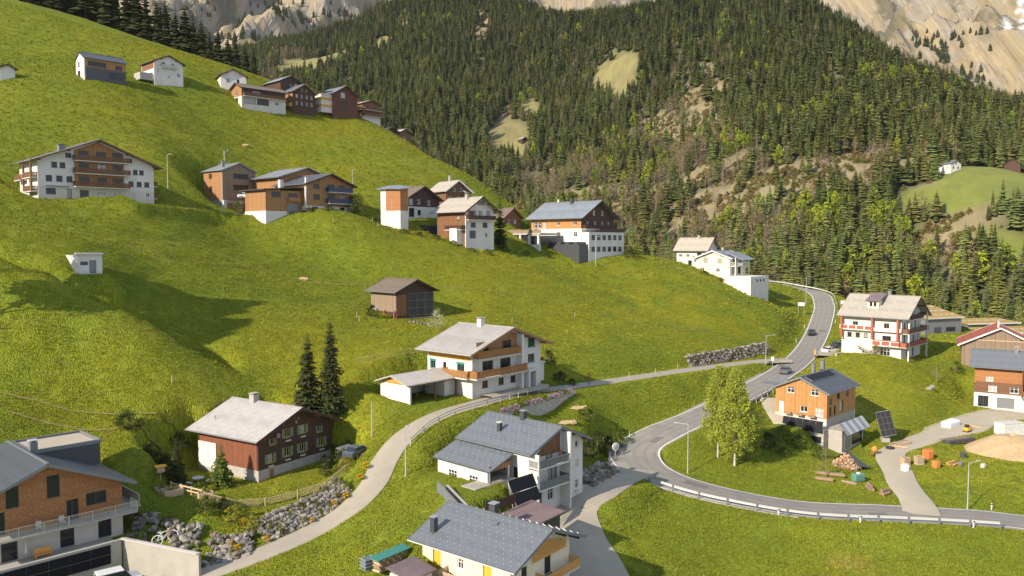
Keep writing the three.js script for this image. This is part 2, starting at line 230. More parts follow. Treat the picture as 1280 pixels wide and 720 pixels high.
const ROAD = [[81.06,2.86,-102.0],[69.9,2.88,-104.0],[64.13,3.29,-105.0],[51.77,3.71,-106.0],[39.18,4.03,-107.0],[29.06,5.07,-110.0],[23.15,5.8,-114.0],[20.28,6.38,-119.0],[20.26,7.38,-125.0],[24.99,8.74,-130.0],[31.85,9.72,-137.0],[42.39,10.83,-150.0],[55.87,11.94,-168.0],[69.57,12.22,-192.0],[81.48,13.89,-215.0],[93.23,16.91,-240.0],[102.45,20.07,-262.0],[106.79,22.79,-282.0],[98.05,25.03,-288.0],[85.05,26.47,-288.0],[73.07,27.16,-292.0]], LANE = [[64.59,12.89,-186.0],[59.27,13.0,-184.0],[35.9,14.26,-162.0],[11.13,15.27,-138.0],[1.29,15.89,-128.0],[-4.73,16.53,-117.0],[-10.66,15.81,-111.0],[-14.48,14.19,-106.0],[-16.23,12.34,-102.0],[-17.23,10.24,-97.5],[-19.12,8.69,-94.0],[-22.25,7.24,-91.0],[-27.2,6.18,-86.0],[-33.53,5.01,-82.0],[-39.96,3.62,-78.0]], DRIVE = [[18.03,6.28,-118.5],[14.26,7.01,-111.5],[10.35,7.72,-104.0],[6.65,7.03,-99.0],[7.15,5.66,-93.5],[8.68,3.87,-89.5],[9.46,2.58,-84.0]], GRAVEL = [[54.76,3.66,-105.5],[58.06,4.07,-115.0],[60.96,4.27,-126.0],[65.64,4.77,-135.0],[76.51,4.93,-144.0],[90.68,5.2,-156.0],[100.56,5.62,-160.0],[107.0,5.24,-158.0]], PARKF = [[49.53,10.63,-151.0],[48.74,9.35,-144.0],[48.49,8.28,-139.0]], HILLTRACK = [[-80.76,48.74,-169.0],[-77.99,48.32,-178.0],[-72.25,47.8,-196.0],[-60.7,46.46,-203.0]];
// clearings and stands of other trees on the far slope (x, z, half widths)
const ZONES = {"grass":[[125,-976,25,61],[21,-979,14,33],[0,-895,23,45],[-296,-1192,48,75],[-190,-1207,17,22],[292,-491,49,35],[265,-420,8,17],[377,-599,8,37]],"bare":[[187,-587,109,34],[265,-449,38,22],[166,-778,30,45],[124,-654,59,21],[70,-700,42,26],[219,-869,9,53],[196,-825,13,71],[259,-501,4,25],[219,-545,5,18],[-224,-1031,7,115],[-47,-1205,10,60],[-38,-1096,5,39],[40,-811,16,34],[158,-839,18,20],[175,-651,26,17],[261,-560,34,11],[0,-945,8,65],[-181,-993,10,25]],"lime":[[157,-688,55,51],[212,-712,28,41],[144,-765,23,40],[355,-742,22,34],[385,-713,29,46],[211,-449,54,55],[167,-524,42,55],[79,-792,32,60],[243,-452,14,26],[138,-493,30,38],[55,-691,41,38],[273,-691,28,20]],"brown":[[156,-748,37,75],[104,-653,52,40],[139,-535,48,60],[180,-624,37,31],[46,-766,46,69],[187,-823,25,71],[-340,-1167,29,117],[233,-432,22,27],[74,-621,37,33],[248,-595,36,16]]};
// ---------------------------------------------------------------- terrain
class Spline2 {                                         // thin-plate surface through surveyed points
  constructor(P, sc, lam) {
    const n = P.length, N = n + 3, A = Array.from({ length: N }, () => new Float64Array(N + 1));
    this.X = P.map((p) => p[0] / sc); this.Z = P.map((p) => p[2] / sc); this.sc = sc; this.n = n;
    for (let i = 0; i < n; i++) {
      for (let j = 0; j < n; j++) A[i][j] = this.k(this.X[i] - this.X[j], this.Z[i] - this.Z[j]) + (i === j ? lam : 0);
      A[i][n] = A[n][i] = 1; A[i][n + 1] = A[n + 1][i] = this.X[i]; A[i][n + 2] = A[n + 2][i] = this.Z[i]; A[i][N] = P[i][1];
    }
    for (let c = 0; c < N; c++) {
      let b = c; for (let r = c + 1; r < N; r++) if (Math.abs(A[r][c]) > Math.abs(A[b][c])) b = r;
      [A[c], A[b]] = [A[b], A[c]];
      for (let r = c + 1; r < N; r++) { const f = A[r][c] / A[c][c]; if (f) for (let q = c; q <= N; q++) A[r][q] -= f * A[c][q]; }
    }
    this.w = new Float64Array(N);
    for (let r = N - 1; r >= 0; r--) { let s = A[r][N]; for (let q = r + 1; q < N; q++) s -= A[r][q] * this.w[q]; this.w[r] = s / A[r][r]; }
  }
  k(x, z) { const r2 = x * x + z * z; return r2 > 0 ? 0.5 * r2 * Math.log(r2) : 0; }
  at(x, z) {
    x /= this.sc; z /= this.sc; const n = this.n, w = this.w; let s = w[n] + w[n + 1] * x + w[n + 2] * z;
    for (let i = 0; i < n; i++) s += w[i] * this.k(x - this.X[i], z - this.Z[i]);
    return s;
  }
}
const near = new Spline2(CT, 100, 3e-4), massif = new Spline2(MT, 1000, 1e-3);

const curve = (pts, step = 1.2) => {
  const c = new THREE.CatmullRomCurve3(pts.map((p) => new THREE.Vector3(...p)), false, 'centripetal');
  return c.getSpacedPoints(Math.ceil(c.getLength() / step));
};
const ROADS = [
  { pts: curve(ROAD), hw: 3.4, blend: 5.5, name: 'main' },
  { pts: curve(LANE), hw: 1.75, blend: 4, name: 'lane' },
  { pts: curve(DRIVE), hw: 4.0, blend: 4, name: 'drive' },
  { pts: curve(GRAVEL), hw: 2.3, blend: 5, name: 'gravel' },
  { pts: curve(PARKF), hw: 2.2, blend: 3, name: 'parkF' },
  { pts: curve(HILLTRACK), hw: 1.3, blend: 3, name: 'hilltrack' },
];
// level pads under houses: x, z, turn, half width, half length, height, blend
const PADS = [
  [-67.6, -128.2, 31, 2.2, 3.0, 35.1, 2.5],
  [-4.34, -129.5, 49, 9.2, 6.2, 16.76, 3], [-14.3, -121.8, 49, 5.2, 5.2, 16.76, 3], [106, -166, 57, 6, 9.5, 5.9, 3.5], [88.5, -192.5, 46, 7.5, 8, 13.6, 3], [-34.3, -110.4, 58.5, 5.6, 5.2, 9.25, 1.6], [-26.8, -105.8, 58.5, 6.2, 2.4, 9.4, 2], [-38, -99.5, 58.5, 5, 4.5, 9.15, 3], [-40.1, -102.8, 58.5, 3, 6, 9.15, 2.4],
  [-53.1, -86.2, 47, 8.2, 6.4, 7.5, 2.2], [-42.5, -76.4, 47, 11, 6.0, 4.6, 0.4], [-6.9, -96.6, 46.5, 3.2, 5.6, 11.1, 1.6, 1], [1.5, -102.8, 46.5, 7.4, 8.6, 11.5, 2.5, 1], [1.5, -102.8, 46.5, 5.3, 7.8, 7.9, 1.4], [-3.2, -91.1, 46.5, 4.2, 3.6, 11.35, 1.0], [4.6, -83.5, 52, 5.2, 6.5, 4.2, 2, 1],
  [-95.2, -180.9, 47, 12.5, 9.5, 49.0, 3.5, 1], [-76.2, -218.4, 52, 5, 5.2, 48.3, 7, 1], [-58, -213, 50, 12, 8, 47.4, 3, 1], [-12.7, -218.4, 44, 6, 8, 41.2, 3, 1], [-31.3, -213.9, 60, 3, 5, 44.3, 3, 1], [18.5, -246.2, 46, 9, 13, 36.3, 4, 1],
];
function padBlend(x, z, y) {
  for (const [px, pz, a, hw, hl, py, bl, cut] of PADS) {
    const c = Math.cos(a * Math.PI / 180), s = Math.sin(a * Math.PI / 180), dx = x - px, dz = z - pz;
    const u = Math.abs(c * dx - s * dz) - hw, v = Math.abs(s * dx + c * dz) - hl, d = Math.hypot(Math.max(u, 0), Math.max(v, 0));
    if (d < bl) y = mix(cut ? Math.min(py, y) : py, y, ss(0, bl, d));
  }
  return y;
}
function roadDist(r, x, z) {
  let best = 1e9, yy = 0; const p = r.pts;
  for (let i = 0; i < p.length - 1; i++) {
    const a = p[i], b = p[i + 1], dx = b.x - a.x, dz = b.z - a.z, t = clamp(((x - a.x) * dx + (z - a.z) * dz) / (dx * dx + dz * dz));
    const ex = x - a.x - t * dx, ez = z - a.z - t * dz, d = ex * ex + ez * ez;
    if (d < best) { best = d; yy = a.y + t * (b.y - a.y); }
  }
  return [Math.sqrt(best), yy];
}
for (const r of ROADS) { r.x0 = Math.min(...r.pts.map((p) => p.x)) - 12; r.x1 = Math.max(...r.pts.map((p) => p.x)) + 12; r.z0 = Math.min(...r.pts.map((p) => p.z)) - 12; r.z1 = Math.max(...r.pts.map((p) => p.z)) + 12; }
function roadKeep(x, z, m = 0.4) { for (const r of ROADS) { if (x < r.x0 || x > r.x1 || z < r.z0 || z > r.z1) continue; if (roadDist(r, x, z)[0] < r.hw + m) return false; } return true; }
const CREST = [[-96.2, -127.0], [-78.0, -122.0], [-70.5, -121.5], [-59.0, -120.0], [-53.3, -120.5], [-47.5, -121.0], [-40.6, -122.0]];   // sharp edge of the near left slope; the ground drops behind it
function crestDip(x, z) {
  let best = 1e9, side = 0, end = 0;
  for (let i = 0; i < CREST.length - 1; i++) {
    const [ax, az] = CREST[i], [bx_, bz] = CREST[i + 1], dx = bx_ - ax, dz = bz - az, l = Math.hypot(dx, dz), t = ((x - ax) * dx + (z - az) * dz) / (l * l), c = clamp(t), ex = x - ax - c * dx, ez = z - az - c * dz, d = Math.hypot(ex, ez);
    if (d < best) { best = d; side = (dx * (z - az) - dz * (x - ax)) / l; end = (i + c) / (CREST.length - 1); }
  }
  if (side > 0) return 0;
  return 3.0 * ss(0, 1.3, best) * (1 - ss(2.2, 7, best)) * (1 - ss(0.86, 1, end)) * ss(3, 8, Math.hypot(x + 67.5, z + 127.5));
}
function rawGround(x, z) {
  let y = near.at(x, z), cap = 1e9;
  y += (fbm(x / 9 + 40, z / 9, 3) - 0.5) * 0.35 * ss(4, 14, Math.abs(y - 4)) + (fbm(x / 3 + 9, z / 3, 2) - 0.5) * 0.22;
  { const st = ss(6, 16, Math.abs(y - 5)) * (x < 75 ? 1 : 0), q = y / 2.1 + fbm(x / 16, z / 16, 3, 0, 33) * 1.6, f = q - Math.floor(q); y += 0.26 * st * (f < 0.75 ? f / 0.75 - 0.5 : 0.5 - (f - 0.75) / 0.25); }   // cattle steps along the contours
  if (x < -30 && z > -142 && z < -100) y -= crestDip(x, z);
  y = padBlend(x, z, y);
  for (const r of ROADS) {
    if (x < r.x0 || x > r.x1 || z < r.z0 || z > r.z1) continue;
    const [d, ry] = roadDist(r, x, z), w = ss(r.hw + 0.9, r.hw + r.blend, d);
    if (w < 1) y = mix(ry - 0.14, y, w);
    if (d < r.hw + 1.5) cap = Math.min(cap, ry - 0.14);
  }
  return Math.min(y, cap);
}
const axis = (list) => { const o = []; for (const [a, b, s] of list) { const n = Math.round(Math.abs(b - a) / s); for (let i = 0; i < n; i++) o.push(a + (b - a) * i / n); } o.push(list[list.length - 1][1]); return o; };
const XS = axis([[-260, -80, 4.5], [-80, 116, 1.2], [116, 280, 4.5]]), ZS = axis([[-50, -72, 3], [-72, -172, 1.2], [-172, -300, 2.2], [-300, -470, 5]]);
const NX = XS.length, NZ = ZS.length, H = new Float32Array(NX * NZ);
for (let j = 0; j < NZ; j++) for (let i = 0; i < NX; i++) H[j * NX + i] = rawGround(XS[i], ZS[j]);
function find(A, v, desc) { let lo = 0, hi = A.length - 2; while (lo < hi) { const m = (lo + hi + 1) >> 1; if (desc ? A[m] >= v : A[m] <= v) lo = m; else hi = m - 1; } return lo; }
function ground(x, z) {
  const i = find(XS, x, false), j = find(ZS, z, true), a = clamp((x - XS[i]) / (XS[i + 1] - XS[i])), b = clamp((z - ZS[j]) / (ZS[j + 1] - ZS[j]));
  const q = H[j * NX + i], r = H[j * NX + i + 1], s = H[(j + 1) * NX + i], t = H[(j + 1) * NX + i + 1];
  return a + b < 1 ? q + a * (r - q) + b * (s - q) : t + (1 - a) * (s - t) + (1 - b) * (r - t);
}
function grassColor(x, z) {                             // sward: fresh green, yellow with dandelions, darker herbs, dry straw
  const a = fbm(x / 40, z / 40, 4, 0, 3), b = fbm(x / 7 + 5, z / 7, 3, 0, 8), c = fbm(x / 14, z / 14 + 9, 3, 0, 12), e = fbm(x / 2.2, z / 2.2, 2, 0, 17);
  let r = 0.172, g = 0.192, bl = 0.0215;
  const yel = Math.max(ss(0.48, 0.7, a), 1.5 * ss(0.42, 0.62, fbm(x / 5, z / 5, 3, 0, 21)) * Math.exp(-(((x - 42) / 30) ** 2) - ((z + 212) / 24) ** 2)), dry = ss(0.55, 0.72, c) * ss(0.45, 0.7, b), drk = ss(0.5, 0.7, 1 - c);
  r *= mix(1, 1.22, yel); g *= mix(1, 1.08, yel);
  r *= mix(1, 0.88, drk); g *= mix(1, 0.93, drk);
  const low = ss(-110, -96, z) * ss(5, 25, x), k = dry * (0.25 + low);
  r = mix(r, 0.30, 0.5 * k); g = mix(g, 0.24, 0.4 * k); bl = mix(bl, 0.07, 0.5 * k);
  const v = (0.92 + 0.16 * b) * (0.92 + 0.16 * e); return [r * v, g * v, bl * v];
}
{ // meadow
  const pos = [], uv = [], col = [], idx = [];
  for (let j = 0; j < NZ; j++) for (let i = 0; i < NX; i++) {
    const x = XS[i], z = ZS[j]; pos.push(x, H[j * NX + i], z); uv.push(x / 18, z / 18);
    col.push(...grassColor(x, z).map((c) => c / 0.6));    // the grass map's mean is 0.6
  }
  for (let j = 0; j < NZ - 1; j++) for (let i = 0; i < NX - 1; i++) { const q = j * NX + i; idx.push(q, q + 1, q + NX, q + 1, q + NX + 1, q + NX); }
  struct('meadow_ground', geom(pos, uv, idx, col), new THREE.MeshPhysicalMaterial({ vertexColors: true, map: tGrass, bumpMap: tGrassB, bumpScale: 0.25, roughness: 1, specularIntensity: 0.15 }), 'steep green alpine meadow covering the hillside and valley shelf');
}
// ---------------------------------------------------------------- far slopes
const inZone = (list, x, z, soft = 0.25) => { let m = 0; const wx = (fbm(x / 34, z / 34, 3, 0, 85) - 0.5) * 34, wz = (fbm(x / 34 + 50, z / 34, 3, 0, 86) - 0.5) * 44; x += wx; z += wz; for (const [cx, cz, rx, rz] of list) { const q = Math.hypot((x - cx) / rx, (z - cz) / rz); m = Math.max(m, 1 - ss(1 - soft, 1 + soft, q)); } return m; };
function slopeY(x, z) {
  const d = -z, a = ss(380, 600, d);
  const n = (fbm(x / 90, z / 140, 5, 0, 31) - 0.5) * 34 * (0.25 + 0.75 * a) * ss(330, 420, d) + (fbm(x / 25, z / 25, 3, 0, 37) - 0.5) * 6;
  return massif.at(x, z) + n * (1 - 0.8 * inZone(ZONES.grass, x, z, 0.5));
}
function gridMesh(xs, zs, fy, fc, uvs) {
  const pos = [], uv = [], col = [], idx = [], nx = xs.length;
  for (const z of zs) for (const x of xs) { const y = fy(x, z); pos.push(x, y, z); uv.push(x / uvs, (z + y) / uvs); col.push(...fc(x, z, y)); }
  for (let j = 0; j < zs.length - 1; j++) for (let i = 0; i < nx - 1; i++) { const q = j * nx + i; idx.push(q, q + 1, q + nx, q + 1, q + nx + 1, q + nx); }
  return geom(pos, uv, idx, col);
}
const slopeX = axis([[-620, 620, 8]]), slopeZ = axis([[-325, -700, 7], [-700, -1700, 11]]);
struct('forested_mountainside', gridMesh(slopeX, slopeZ, slopeY, (x, z) => {
  const g = inZone(ZONES.grass, x, z), b = inZone(ZONES.bare, x, z), n = fbm(x / 30, z / 30, 4, 0, 41), m = fbm(x / 9, z / 9, 3, 0, 43);
  let c = [mix(0.07, 0.13, n), mix(0.075, 0.125, n), mix(0.03, 0.06, n)];
  const bc = [mix(0.20, 0.31, m), mix(0.165, 0.25, m), mix(0.085, 0.135, m)];
  c = c.map((v, i) => mix(v, bc[i], Math.max(b, ss(0.62, 0.72, n) * 0.6)));
  const far = ss(700, 900, -z), gc = [mix(0.17, 0.24, far) * (0.8 + 0.4 * n), mix(0.195, 0.21, far) * (0.8 + 0.4 * n), mix(0.03, 0.075, far)];
  return c.map((v, i) => mix(v, gc[i], g));
}, 22), new THREE.MeshStandardMaterial({ vertexColors: true, map: rep(tNoise, 1), roughness: 1 }), 'dark conifer-clad mountainside across the gorge');
function peakY(x, z) {
  const d = -z, t = Math.max(0, d - 1150), side = x > 250 ? 1 : 0;
  let y = 190 + t * 0.43 - 60 * ss(1500, 1150, d);
  y += 130 * ss(-200, -1000, x) * ss(1300, 2000, d) * 0.4;
  const w = x / 300 + fbm(x / 500, z / 500, 3, 0, 60) * 2.4, rid = 1 - Math.abs(2 * (w - Math.floor(w)) - 1);
  y += (rid - 0.5) * 130 * ss(1200, 1900, d) + (fbm(x / 160, z / 260, 6, 0, 63) - 0.5) * 190 * ss(1150, 1700, d) + (fbm(x / 40, z / 70, 4, 0, 66) - 0.5) * 62 - 46 * ss(1250, 1700, d) * Math.pow(Math.abs(2 * fbm(x / 75 + z / 400, z / 330, 4, 0, 69) - 1), 0.6);
  return y;
}
struct('rocky_peaks', gridMesh(axis([[-1200, 1900, 10]]), axis([[-1150, -2500, 9], [-2500, -3200, 40]]), peakY, (x, z, y) => {
  const n = fbm(x / 120, z / 120, 5, 0, 71), m = fbm(x / 25, z / 55, 4, 0, 73), s = fbm(x / 45 + z / 90, z / 320, 4, 0, 77), rock = ss(0.42, 0.62, m);
  let c = [mix(0.32, 0.42, n), mix(0.265, 0.345, n), mix(0.16, 0.215, n)].map((v, i) => mix(v, [0.35, 0.315, 0.265][i], rock * 0.8));
  const sh = ss(0.55, 0.64, fbm(x / 80, z / 150, 5, 0, 79)) * 0.75; c = c.map((v, i) => mix(v, [0.10, 0.09, 0.045][i], sh));
  const gr = inZone([[-420, -1500, 90, 190]], x, z, 0.4); c = c.map((v, i) => mix(v, [0.25, 0.22, 0.075][i], gr));
  const sn = ss(0.725, 0.74, s) * ss(800, 1000, x) * ss(480, 560, y); return c.map((v, i) => mix(v, [0.8, 0.82, 0.85][i], sn));
}, 60), new THREE.MeshStandardMaterial({ vertexColors: true, map: rep(tRock, 1), bumpMap: rep(tRockB, 1), bumpScale: 5, roughness: 1 }), 'bare brown rocky peaks with old snow behind the forest');

// ---------------------------------------------------------------- roads
function ribbon(pts, o0, o1, lift, skirt = 0, uvs = 1) {
  const pos = [], uv = [], idx = []; let s = 0;
  pts.forEach((p, i) => {
    const a = pts[Math.max(0, i - 1)], b = pts[Math.min(pts.length - 1, i + 1)], dx = b.x - a.x, dz = b.z - a.z, l = Math.hypot(dx, dz), nx = -dz / l, nz = dx / l;
    if (i) s += Math.hypot(p.x - pts[i - 1].x, p.z - pts[i - 1].z);
    const w0 = typeof o0 === 'function' ? o0(s) : o0, w1 = typeof o1 === 'function' ? o1(s) : o1;
    const row = skirt ? [[w0 - 0.05, -skirt], [w0, 0], [(w0 + w1) / 2, 0], [w1, 0], [w1 + 0.05, -skirt]] : [[w0, 0], [w1, 0]];
    for (const [w, dy] of row) { pos.push(p.x + nx * w, p.y + lift + dy, p.z + nz * w); uv.push(w * uvs, s * uvs); }
  });
  const k = skirt ? 5 : 2;
  for (let i = 0; i < pts.length - 1; i++) for (let j = 0; j < k - 1; j++) { const a = i * k + j, b = a + k; idx.push(a, a + 1, b, a + 1, b + 1, b); }
  const g = geom(pos, uv, idx); 
  if (g.attributes.normal.getY(k >> 1) < 0) { const id = g.index.array; for (let i = 0; i < id.length; i += 3) { const t = id[i]; id[i] = id[i + 1]; id[i + 1] = t; } g.computeVertexNormals(); }
  return g;
}
const RP = Object.fromEntries(ROADS.map((r) => [r.name, r.pts]));
const mainW = (s) => 3.3 + 1.6 * Math.exp(-(((s - 72) / 16) ** 2));
struct('road', ribbon(RP.main, (s) => -mainW(s), 3.3, 0, 0.5), M.asphalt, 'grey asphalt mountain road winding through a hairpin bend');
struct('lane', ribbon(RP.lane, -1.7, 1.7, -0.012, 0.5), M.lane, 'pale narrow lane past the white house with the carport');
struct('driveway', ribbon(RP.drive, (s) => -4.0 + 0.2 * Math.sin(s / 4), (s) => 4.2 + 1.2 * Math.exp(-((s - 12) ** 2) / 40), -0.016, 0.5), M.lane, 'pale concrete driveway between the two grey roofed houses');
struct('gravel_track', ribbon(RP.gravel, (s) => -2.2 + 0.35 * Math.sin(s * 0.4) - 3 * ss(44, 58, s), (s) => 2.2 + 0.4 * Math.sin(s * 0.33 + 1) + 2.2 * ss(42, 56, s), -0.02, 0.5), M.gravel, 'gravel farm track leading to the brown shingled house');
struct('parking_area', ribbon(RP.parkF, -2.4, 2.4, -0.02, 0.6), M.gravel, 'gravel forecourt beside the orange timber house');
struct('hill_track', ribbon(RP.hilltrack, -1.1, 1.1, -0.02, 0.4), M.lane, 'narrow pale track below the big white guesthouse');
scene.fog = new THREE.FogExp2(0xcfd8e0, 0.000022);
// ---------------------------------------------------------------- trees
const soup = () => ({ p: [], c: [] });
const tri = (s, a, b, c, k) => { s.p.push(...a, ...b, ...c); if (k) for (let i = 0; i < 3; i++) s.c.push(...k); };
const done = (s) => { const g = new THREE.BufferGeometry(); g.setAttribute('position', new THREE.Float32BufferAttribute(s.p, 3)); if (s.c.length) g.setAttribute('color', new THREE.Float32BufferAttribute(s.c, 3)); g.computeVertexNormals(); return g; };
// a conifer crown: tiers of drooping branches, each a ridged blade with side fronds when fine
function spruceCrown(h, r, tiers, per, fine, base = 0.08, ragged = 0.35) {
  const s = soup();
  for (let i = 0; i < tiers; i++) {
    const t = (i + rnd() * 0.6) / tiers, y = h * mix(base, 0.985, Math.pow(t, 0.92)), n = Math.max(3, Math.round(per * (1 - 0.55 * t)));
    const R = r * Math.pow(1 - t, 0.78) * rr(1 - ragged * 0.6, 1 + ragged * 0.25) + 0.04 * r;
    for (let k = 0; k < n; k++) {
      const th = (k + rnd() * 0.8 + i * 0.37) / n * Math.PI * 2, l = R * rr(1 - ragged, 1.08), dr = rr(0.18, 0.5) * (1 - 0.55 * t), w = l * rr(0.24, 0.4) * (fine ? 0.62 : 1.15) + 0.05 * r;
      const cx = Math.cos(th), cz = Math.sin(th), v = rr(0.75, 1.2), col = [v * rr(0.9, 1.15), v, v * rr(0.8, 1.05)];
      const P = (d, o, dy) => [cx * d - cz * o, y + dy, cz * d + cx * o];
      const up = rr(0.03, 0.1) * l, a = P(0, 0, up), m = P(l * 0.55, 0, up - dr * l * 0.42), e = P(l, 0, -dr * l * 0.8), L = P(l * 0.55, w, -dr * l * 0.62 - 0.1 * w), Q = P(l * 0.55, -w, -dr * l * 0.62 - 0.1 * w);
      tri(s, a, m, L, col); tri(s, a, Q, m, col); tri(s, m, e, L, col); tri(s, m, Q, e, col);
      if (fine) for (let q = 0; q < fine; q++) {
        const d = l * rr(0.25, 1), o = rr(-1, 1) * w * 1.3, dy = -dr * d * 0.75, z = l * rr(0.08, 0.16), c2 = col.map((x) => x * rr(0.8, 1.2));
        tri(s, P(d - z, o, dy + 0.3 * z), P(d + z * 0.6, o + z * rr(-1, 1), dy - z * rr(0.2, 1)), P(d, o + z * rr(-0.8, 0.8), dy - z * 1.6), c2);
      }
    }
  }
  if (!fine) { const n = 6; for (let k = 0; k < n; k++) { const a = k / n * 6.283, b = (k + 1) / n * 6.283; tri(s, [Math.cos(a) * r * 0.5, h * base, Math.sin(a) * r * 0.5], [0, h * 0.93, 0], [Math.cos(b) * r * 0.5, h * base, Math.sin(b) * r * 0.5], [0.6, 0.62, 0.55]); } }
  return done(s);
}
// a leafy crown: clumps of small leaf faces round limb ends
function leafCrown(h, rad, y0, clumps, per, size, squash = 1) {
  const s = soup();
  for (let i = 0; i < clumps; i++) {
    const t = Math.pow(rnd(), 0.8), th = rnd() * 6.283, env = Math.sin(Math.PI * Math.pow(mix(0.12, 0.97, t), 0.75)), q = Math.sqrt(rnd()) * rad * env;
    const c = [Math.cos(th) * q, mix(y0, h, t), Math.sin(th) * q], cr = rad * rr(0.16, 0.34), tone = rr(0.72, 1.22);
    for (let k = 0; k < per; k++) {
      const u = rr(-1, 1), a = rnd() * 6.283, f = Math.cbrt(rnd()) * cr, w = Math.sqrt(1 - u * u), z = size * rr(0.6, 1.35);
      const p = [c[0] + f * w * Math.cos(a), c[1] + f * u * squash, c[2] + f * w * Math.sin(a)];
      const d1 = [rr(-1, 1), rr(-1, 1), rr(-1, 1)], d2 = [rr(-1, 1), rr(-1, 1), rr(-1, 1)], v = tone * rr(0.8, 1.2), col = [v * rr(0.9, 1.1), v, v * rr(0.7, 1.1)];
      const A = d1.map((x, n) => p[n] + x * z), B = d2.map((x, n) => p[n] + x * z), C = d1.map((x, n) => p[n] - x * z * 0.8 + d2[n] * z * 0.3);
      tri(s, A, B, C, col);
    }
  }
  return done(s);
}
function limbs(h, r, n, reach, lean = 0, y0 = 0.3, twigs = 3) {
  const g = [bar([0, -0.4, 0], [lean * 0.5, h * 0.5, 0], r, 6, r * 0.7), bar([lean * 0.5, h * 0.5, 0], [lean, h * 0.95, 0], r * 0.7, 5, r * 0.15)];
  for (let i = 0; i < n; i++) {
    const t = mix(y0, 0.9, i / n), a = i * 2.4 + rr(-0.4, 0.4), l = reach * (1.1 - t) * rr(0.7, 1.2), x = lean * t, e = [x + Math.cos(a) * l, h * t + l * rr(0.5, 1.0), Math.sin(a) * l];
    g.push(bar([x, h * t, 0], e, r * 0.35 * (1.1 - t) + 0.01, 4, r * 0.08));
    for (let k = 0; k < twigs; k++) { const f = rr(0.4, 0.95), b = a + rr(-0.9, 0.9), m = l * rr(0.25, 0.5), o = [mix(x, e[0], f), mix(h * t, e[1], f), e[2] * f]; g.push(bar(o, [o[0] + Math.cos(b) * m, o[1] + m * rr(0.4, 1), o[2] + Math.sin(b) * m], r * 0.12, 3, r * 0.03)); }
  }
  return mg(g);
}
const MT_ = {
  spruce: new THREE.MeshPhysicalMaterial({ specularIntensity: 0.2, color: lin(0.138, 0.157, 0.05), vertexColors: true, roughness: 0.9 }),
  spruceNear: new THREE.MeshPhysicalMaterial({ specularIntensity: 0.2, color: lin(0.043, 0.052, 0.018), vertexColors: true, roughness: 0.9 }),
  fir: new THREE.MeshPhysicalMaterial({ specularIntensity: 0.2, color: lin(0.075, 0.10, 0.02), vertexColors: true, roughness: 0.9 }),
  lime: new THREE.MeshPhysicalMaterial({ specularIntensity: 0.2, color: lin(0.20, 0.245, 0.03), vertexColors: true, roughness: 0.9 }),
  haze: new THREE.MeshPhysicalMaterial({ specularIntensity: 0.2, color: lin(0.20, 0.165, 0.08), vertexColors: true, roughness: 0.9 }),
  birch: new THREE.MeshPhysicalMaterial({ color: lin(0.29, 0.33, 0.022), vertexColors: true, roughness: 0.95, transmission: 0.22, thickness: 0 }),
  scrub: new THREE.MeshPhysicalMaterial({ specularIntensity: 0.2, color: lin(0.24, 0.20, 0.09), vertexColors: true, roughness: 0.9 }),
  shrub: new THREE.MeshPhysicalMaterial({ specularIntensity: 0.2, color: lin(0.10, 0.125, 0.022), vertexColors: true, roughness: 0.9 }),
  shrubDark: new THREE.MeshPhysicalMaterial({ specularIntensity: 0.2, color: lin(0.055, 0.07, 0.02), vertexColors: true, roughness: 0.9 }),
  shrubYellow: new THREE.MeshPhysicalMaterial({ specularIntensity: 0.2, color: lin(0.22, 0.21, 0.03), vertexColors: true, roughness: 0.9 }),
  bloom: new THREE.MeshPhysicalMaterial({ specularIntensity: 0.2, color: lin(0.75, 0.42, 0.01), vertexColors: true, roughness: 0.8 }),
  lilac: new THREE.MeshPhysicalMaterial({ specularIntensity: 0.2, color: lin(0.36, 0.24, 0.42), vertexColors: true, roughness: 0.8 }),
  grass: new THREE.MeshPhysicalMaterial({ specularIntensity: 0.2, color: lin(1, 1, 1), vertexColors: true, roughness: 0.9 }),
  bark: mat(lin(0.12, 0.085, 0.06), 0.95, { map: rep(tRock, 1) }),
  birchBark: mat(lin(0.55, 0.52, 0.46), 0.9, { map: rep(tNoise, 1) }),
  twig: mat(lin(0.22, 0.17, 0.12), 0.95),
};
seed = 77;
const FAR = [0, 1, 2, 3, 4].map((i) => spruceCrown(1, [0.215, 0.24, 0.2, 0.23, 0.26][i], 16 + i % 3, 9, 0, 0.06 + 0.03 * i));
const FINE = [0, 1, 2, 3].map((i) => spruceCrown(1, [0.2, 0.225, 0.18, 0.24][i], 26, 9, 2, 0.05 + 0.03 * i, 0.5));
const TRUNK = bar([0, -0.12, 0], [0, 0.6, 0], 0.017, 5, 0.008);
const LIME = [0, 1, 2].map(() => leafCrown(1, 0.3, 0.15, 46, 12, 0.06));
const LIMET = limbs(0.85, 0.02, 7, 0.36, 0.02, 0.3, 1);
const BARE = [0, 1].map(() => leafCrown(1, 0.26, 0.2, 34, 6, 0.034)), BARET = limbs(0.95, 0.02, 16, 0.42, 0.02, 0.22, 3);
const fwd = (x, y, z) => { const c = Math.cos(0.05594), s = Math.sin(0.05594), f = -z * c - (y - 40) * s; return [640 + 1000 * x / f, 360 - 1000 * ((y - 40) * c - z * s) / f, f]; };
